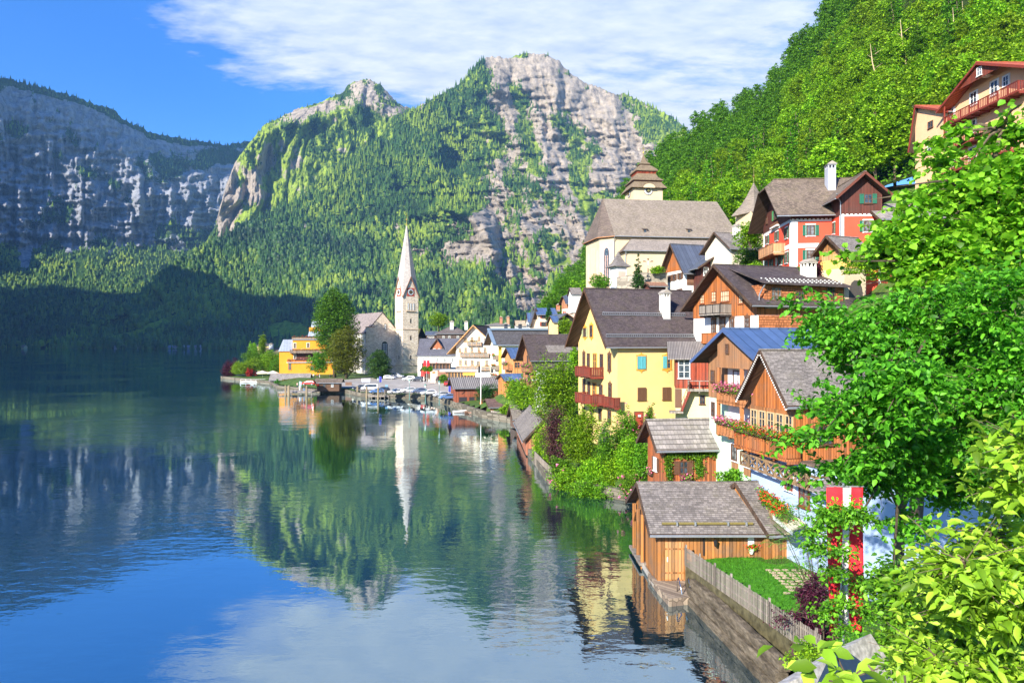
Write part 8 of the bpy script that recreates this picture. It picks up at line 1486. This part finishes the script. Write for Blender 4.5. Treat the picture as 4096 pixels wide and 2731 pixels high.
# people on the landing stage and lawn
def person(c, rz, label, top, legs, pose=0, cat='person'):
    r0 = empty('person', c, rz, label, cat, None); S_ = plain((.55, .36, .26)); a = .12*pose
    J = [(0, 0, .92), (0, 0, 1.15), (0, 0, 1.38), (0, 0, 1.50), (0, .02, 1.64), (0, .02, 1.72), (-.19, 0, 1.38), (-.25, .02, 1.12), (-.24, .12, .90), (.19, 0, 1.38), (.26, -.02, 1.12), (.24, .10+a, .90), (-.10, 0, .86), (-.10, .05+a, .48), (-.10, .0+a, .06), (-.10, .12+a, .03), (.10, 0, .86), (.10, .02-a, .48), (.10, -.06-a, .06), (.10, .07-a, .03)]
    E = [(0,1),(1,2),(2,3),(3,4),(4,5),(2,6),(6,7),(7,8),(2,9),(9,10),(10,11),(0,12),(12,13),(13,14),(14,15),(0,16),(16,17),(17,18),(18,19)]
    skin_body('body', J, E, [.15,.14,.16,.06,.10,.09,.07,.045,.035,.07,.045,.035,.09,.065,.045,.04,.09,.065,.045,.04], S_, r0)
    skin_body('shirt', [(0,0,.95),(0,0,1.2),(0,0,1.42),(-.2,0,1.39),(-.26,.02,1.15),(.2,0,1.39),(.27,-.02,1.15)], [(0,1),(1,2),(2,3),(3,4),(2,5),(5,6)], [.18,.165,.14,.095,.07,.095,.07], top, r0); skin_body('trousers', [(0,0,.93),(-.1,0,.85),(-.1,.05+a,.48),(-.1,a,.12),(.1,0,.85),(.1,.02-a,.48),(.1,-.06-a,.12)], [(0,1),(1,2),(2,3),(0,4),(4,5),(5,6)], [.165,.12,.09,.07,.12,.09,.07], legs, r0)
    m = MB(); m.lathe([(.03, -.06), (.115, -.02), (.12, .06), (.07, .13), (.01, .15)], plain((.08, .05, .03)), (0, -.02, 1.70), 9); m.build('hair', r0, True)
CW, CR, CB, CD = plain((.8, .8, .8)), plain((.6, .05, .05)), plain((.05, .3, .6)), plain((.04, .05, .08))
for i, (fr, x, y, z, t, l, lab) in enumerate(((Z1, 995, 1318, .9, CW, CW, 'person in white standing on the visitors landing'), (Z1, 1047, 1322, .9, CD, CB, 'person in dark top and blue trousers at the edge of the landing'), (Z1, 968, 1285, 1.3, plain((.75, .4, .4)), CD, 'person in a pink top behind the landing stage'), (Z1, 1197, 1188, None, CR, CD, 'person in a red jacket on the grass above the ferry hut'), (Z1, 1222, 1186, None, CB, CW, 'person in a blue shirt on the grass above the ferry hut'), (Z1, 1152, 1196, None, CW, CD, 'person in a white shirt walking on the grass left of the red jacket'), (Z1, 1342, 1186, None, CD, CD, 'person in dark clothes below the tall tree'))):
    c = onz(fr(x, y), z) if z else onground(fr(x, y)); person(c, i*1.3, lab, t, l, i % 2)
# signs
for i, (fr, x0, x1, y0, y1, Y, col, lab) in enumerate(((Z1, 1700, 1797, 1180, 1216, 221, (.55, .60, .68), 'pale blue information board above the parked van'), (Z1, 1515, 1588, 1220, 1280, 226, (.16, .09, .06), 'brown notice board beside the ferry hut'), (Z1, 988, 1013, 1213, 1262, 228, (.35, .55, .75), 'light blue upright sign at the landing stage'), (ZC, 315, 352, 1005, 1070, 205, (.15, .30, .50), 'blue ticket machine by the black car'))):
    a, b_ = at(fr(x0, y1), Y), at(fr(x1, y0), Y); r0 = empty('sign_board', (a.x, Y, a.z), 0, lab, 'sign', None); m = MB(); m.box((0, 0, 0), (b_.x-a.x, .12, b_.z-a.z), plain(col)); m.build('panel', r0)
    for k_ in (.1, .9): m = MB(); xx = (b_.x-a.x)*k_; m.box((xx-.05, .12, -2.2), (xx+.05, .22, b_.z-a.z), M_ZINC); m.build('post', r0)
# roof corner in the right foreground
m = MB(); a, b_ = at((3010, 2790), 11.5), at((3340, 2592), 13.2); dd = (b_-a).normalized(); m.hexa([a+Vector((.0, -.1, -.5)), a+Vector((1.6, .5, -.9)), b_+Vector((1.6, .5, -.9)), b_+Vector((0, -.1, -.5)), a, a+Vector((.9, .4, .12)), b_+Vector((.9, .4, .12)), b_], plain((.42, .40, .38), var=.4, scale=9.0)); props(m.build('stone_coping'), 'lichen covered stone wall top at the bottom edge of the photo', 'wall')
r0 = empty('roof', at((3360, 2600), 11.0), 0, 'dark blue corrugated metal roof corner in the bottom foreground', 'roof'); P = lambda x, y, Y: at((x, y), Y)-at((3360, 2600), 11.0); m = MB(); MC = plain((.055, .085, .15), rough=.4, metal=.5, spec=.6)
rg_, re_ = [P(3340, 2577, 11.2), P(3250, 2790, 9.4)], [P(3560, 2790, 10.6), P(3460, 2900, 9.0)]
m.prism([P(3340, 2578, 11.2), P(3368, 2578, 11.2), P(3300, 2760, 9.5), P(3255, 2760, 9.5)], (0, .05, -.25), MC); m.build('ridge_cap', r0); m = MB(); n = 26
for i in range(n):
    q = [P(3368, 2590, 11.2).lerp(P(3300, 2770, 9.5), t) for t in (i/n, (i+.5)/n, (i+1)/n)]; q2 = [P(3372, 2590, 11.2).lerp(P(3300, 2770, 9.5), t)+Vector((1.6, .6, -1.25)) for t in (i/n, (i+.5)/n, (i+1)/n)]; up = Vector((0, 0, .03)); m.poly([q[0], q2[0], q2[1]+up, q[1]+up], MC); m.poly([q[1]+up, q2[1]+up, q2[2], q[2]], MC)
m.build('sheet', r0)
# far shore hamlet
for i, (x, y, w_, hh, c, rc) in enumerate(((90, 1397, 12, 12, (.7, .6, .3), (.2, .12, .1)), (462, 1404, 10, 6, (.6, .58, .54), (.25, .22, .2)), (545, 1405, 12, 5, (.7, .7, .68), (.3, .28, .26)), (622, 1404, 16, 6, (.45, .38, .3), (.22, .18, .16)), (652, 1402, 18, 8, (.72, .7, .66), (.2, .2, .22)), (682, 1402, 20, 8, (.6, .6, .6), (.25, .25, .3)), (702, 1402, 14, 9, (.75, .75, .73), (.2, .2, .22)), (725, 1402, 26, 9, (.55, .55, .56), (.35, .36, .4)), (760, 1402, 26, 8, (.45, .42, .4), (.2, .2, .25)), (786, 1402, 22, 9, (.6, .57, .52), (.25, .22, .2)), (825, 1392, 48, 13, (.75, .75, .76), (.42, .43, .46)), (858, 1404, 26, 10, (.4, .36, .32), (.18, .16, .18)), (890, 1400, 30, 10, (.7, .68, .64), (.38, .38, .42)), (905, 1405, 22, 8, (.5, .42, .36), (.22, .2, .2)), (940, 1402, 30, 9, (.66, .64, .62), (.3, .28, .3)), (968, 1403, 20, 7, (.45, .3, .22), (.2, .16, .16)))):
    Y = 1530; z0 = 2.5; c = sca(c, .7); r0 = empty('house', ((x-CX)/F*Y, Y, z0-1), (i*37 % 20-10)/40, ['lone yellow house at the foot of the far cliff', 'grey hut on the far shore, by itself', 'white hut on the far shore right of the grey one', 'brown boathouse starting the far row', 'white house with dark roof in the far row', 'grey house in the middle of the far row', 'narrow white house in the far row', 'broad grey roofed hall in the far row', 'low brown grey house in the far row', 'beige house left of the big hall', 'biggest white hall of the far hamlet', 'dark barn below the white hall', 'white house with pale roof right of the hall', 'brown shed at the water in the far row', 'light house near the right end of the far row', 'reddish shed at the right end of the far row'][i], 'house', 'houses of the hamlet on the far shore'); wm = w_*Y/F*1.1; hm = hh*.5*Y/F
    m = MB(); m.box((-wm/2, 0, -3), (wm/2, 9, hm), plain(c)); m.prism([(-wm/2, 0, hm), (-wm/2, 9, hm), (-wm/2, 4.5, hm+3.6)], (wm, 0, 0), plain(c)); m.build('wall', r0); m = MB(); m.hexa([(-wm/2-.6, -.8, hm-.3), (wm/2+.6, -.8, hm-.3), (wm/2+.6, 4.5, hm+3.8), (-wm/2-.6, 4.5, hm+3.8), (-wm/2-.6, -.8, hm), (wm/2+.6, -.8, hm), (wm/2+.6, 4.5, hm+4.1), (-wm/2-.6, 4.5, hm+4.1)], plain(rc)); m.hexa([(-wm/2-.6, 4.5, hm+3.8), (wm/2+.6, 4.5, hm+3.8), (wm/2+.6, 9.8, hm-.3), (-wm/2-.6, 9.8, hm-.3), (-wm/2-.6, 4.5, hm+4.1), (wm/2+.6, 4.5, hm+4.1), (wm/2+.6, 9.8, hm), (-wm/2-.6, 9.8, hm)], plain(rc)); m.build('roof', r0)
    m = MB(); [m.box((-wm/2+wm*(k_+.5)/4-.6, -.06, hm*.4), (-wm/2+wm*(k_+.5)/4+.6, -.01, hm*.8), M_GLASS) for k_ in range(4)]; m.build('window', r0)
# ================================================================ the air of the valley
m = bpy.data.materials.new('haze'); m.use_nodes = True; nt = m.node_tree; nt.nodes.clear(); o = N(nt, 'ShaderNodeOutputMaterial'); pv = N(nt, 'ShaderNodeVolumePrincipled')
pv.inputs['Color'].default_value = (.25, .55, 1, 1); pv.inputs['Density'].default_value = 0.00005; pv.inputs['Anisotropy'].default_value = 0; nt.links.new(pv.outputs[0], o.inputs['Volume'])
hz = MB(); hz.box((-4800, -1400, -9), (2800, 5200, 3150), m); props(hz.build('haze'), 'thin blue air haze filling the whole valley', 'haze', None, 'stuff')
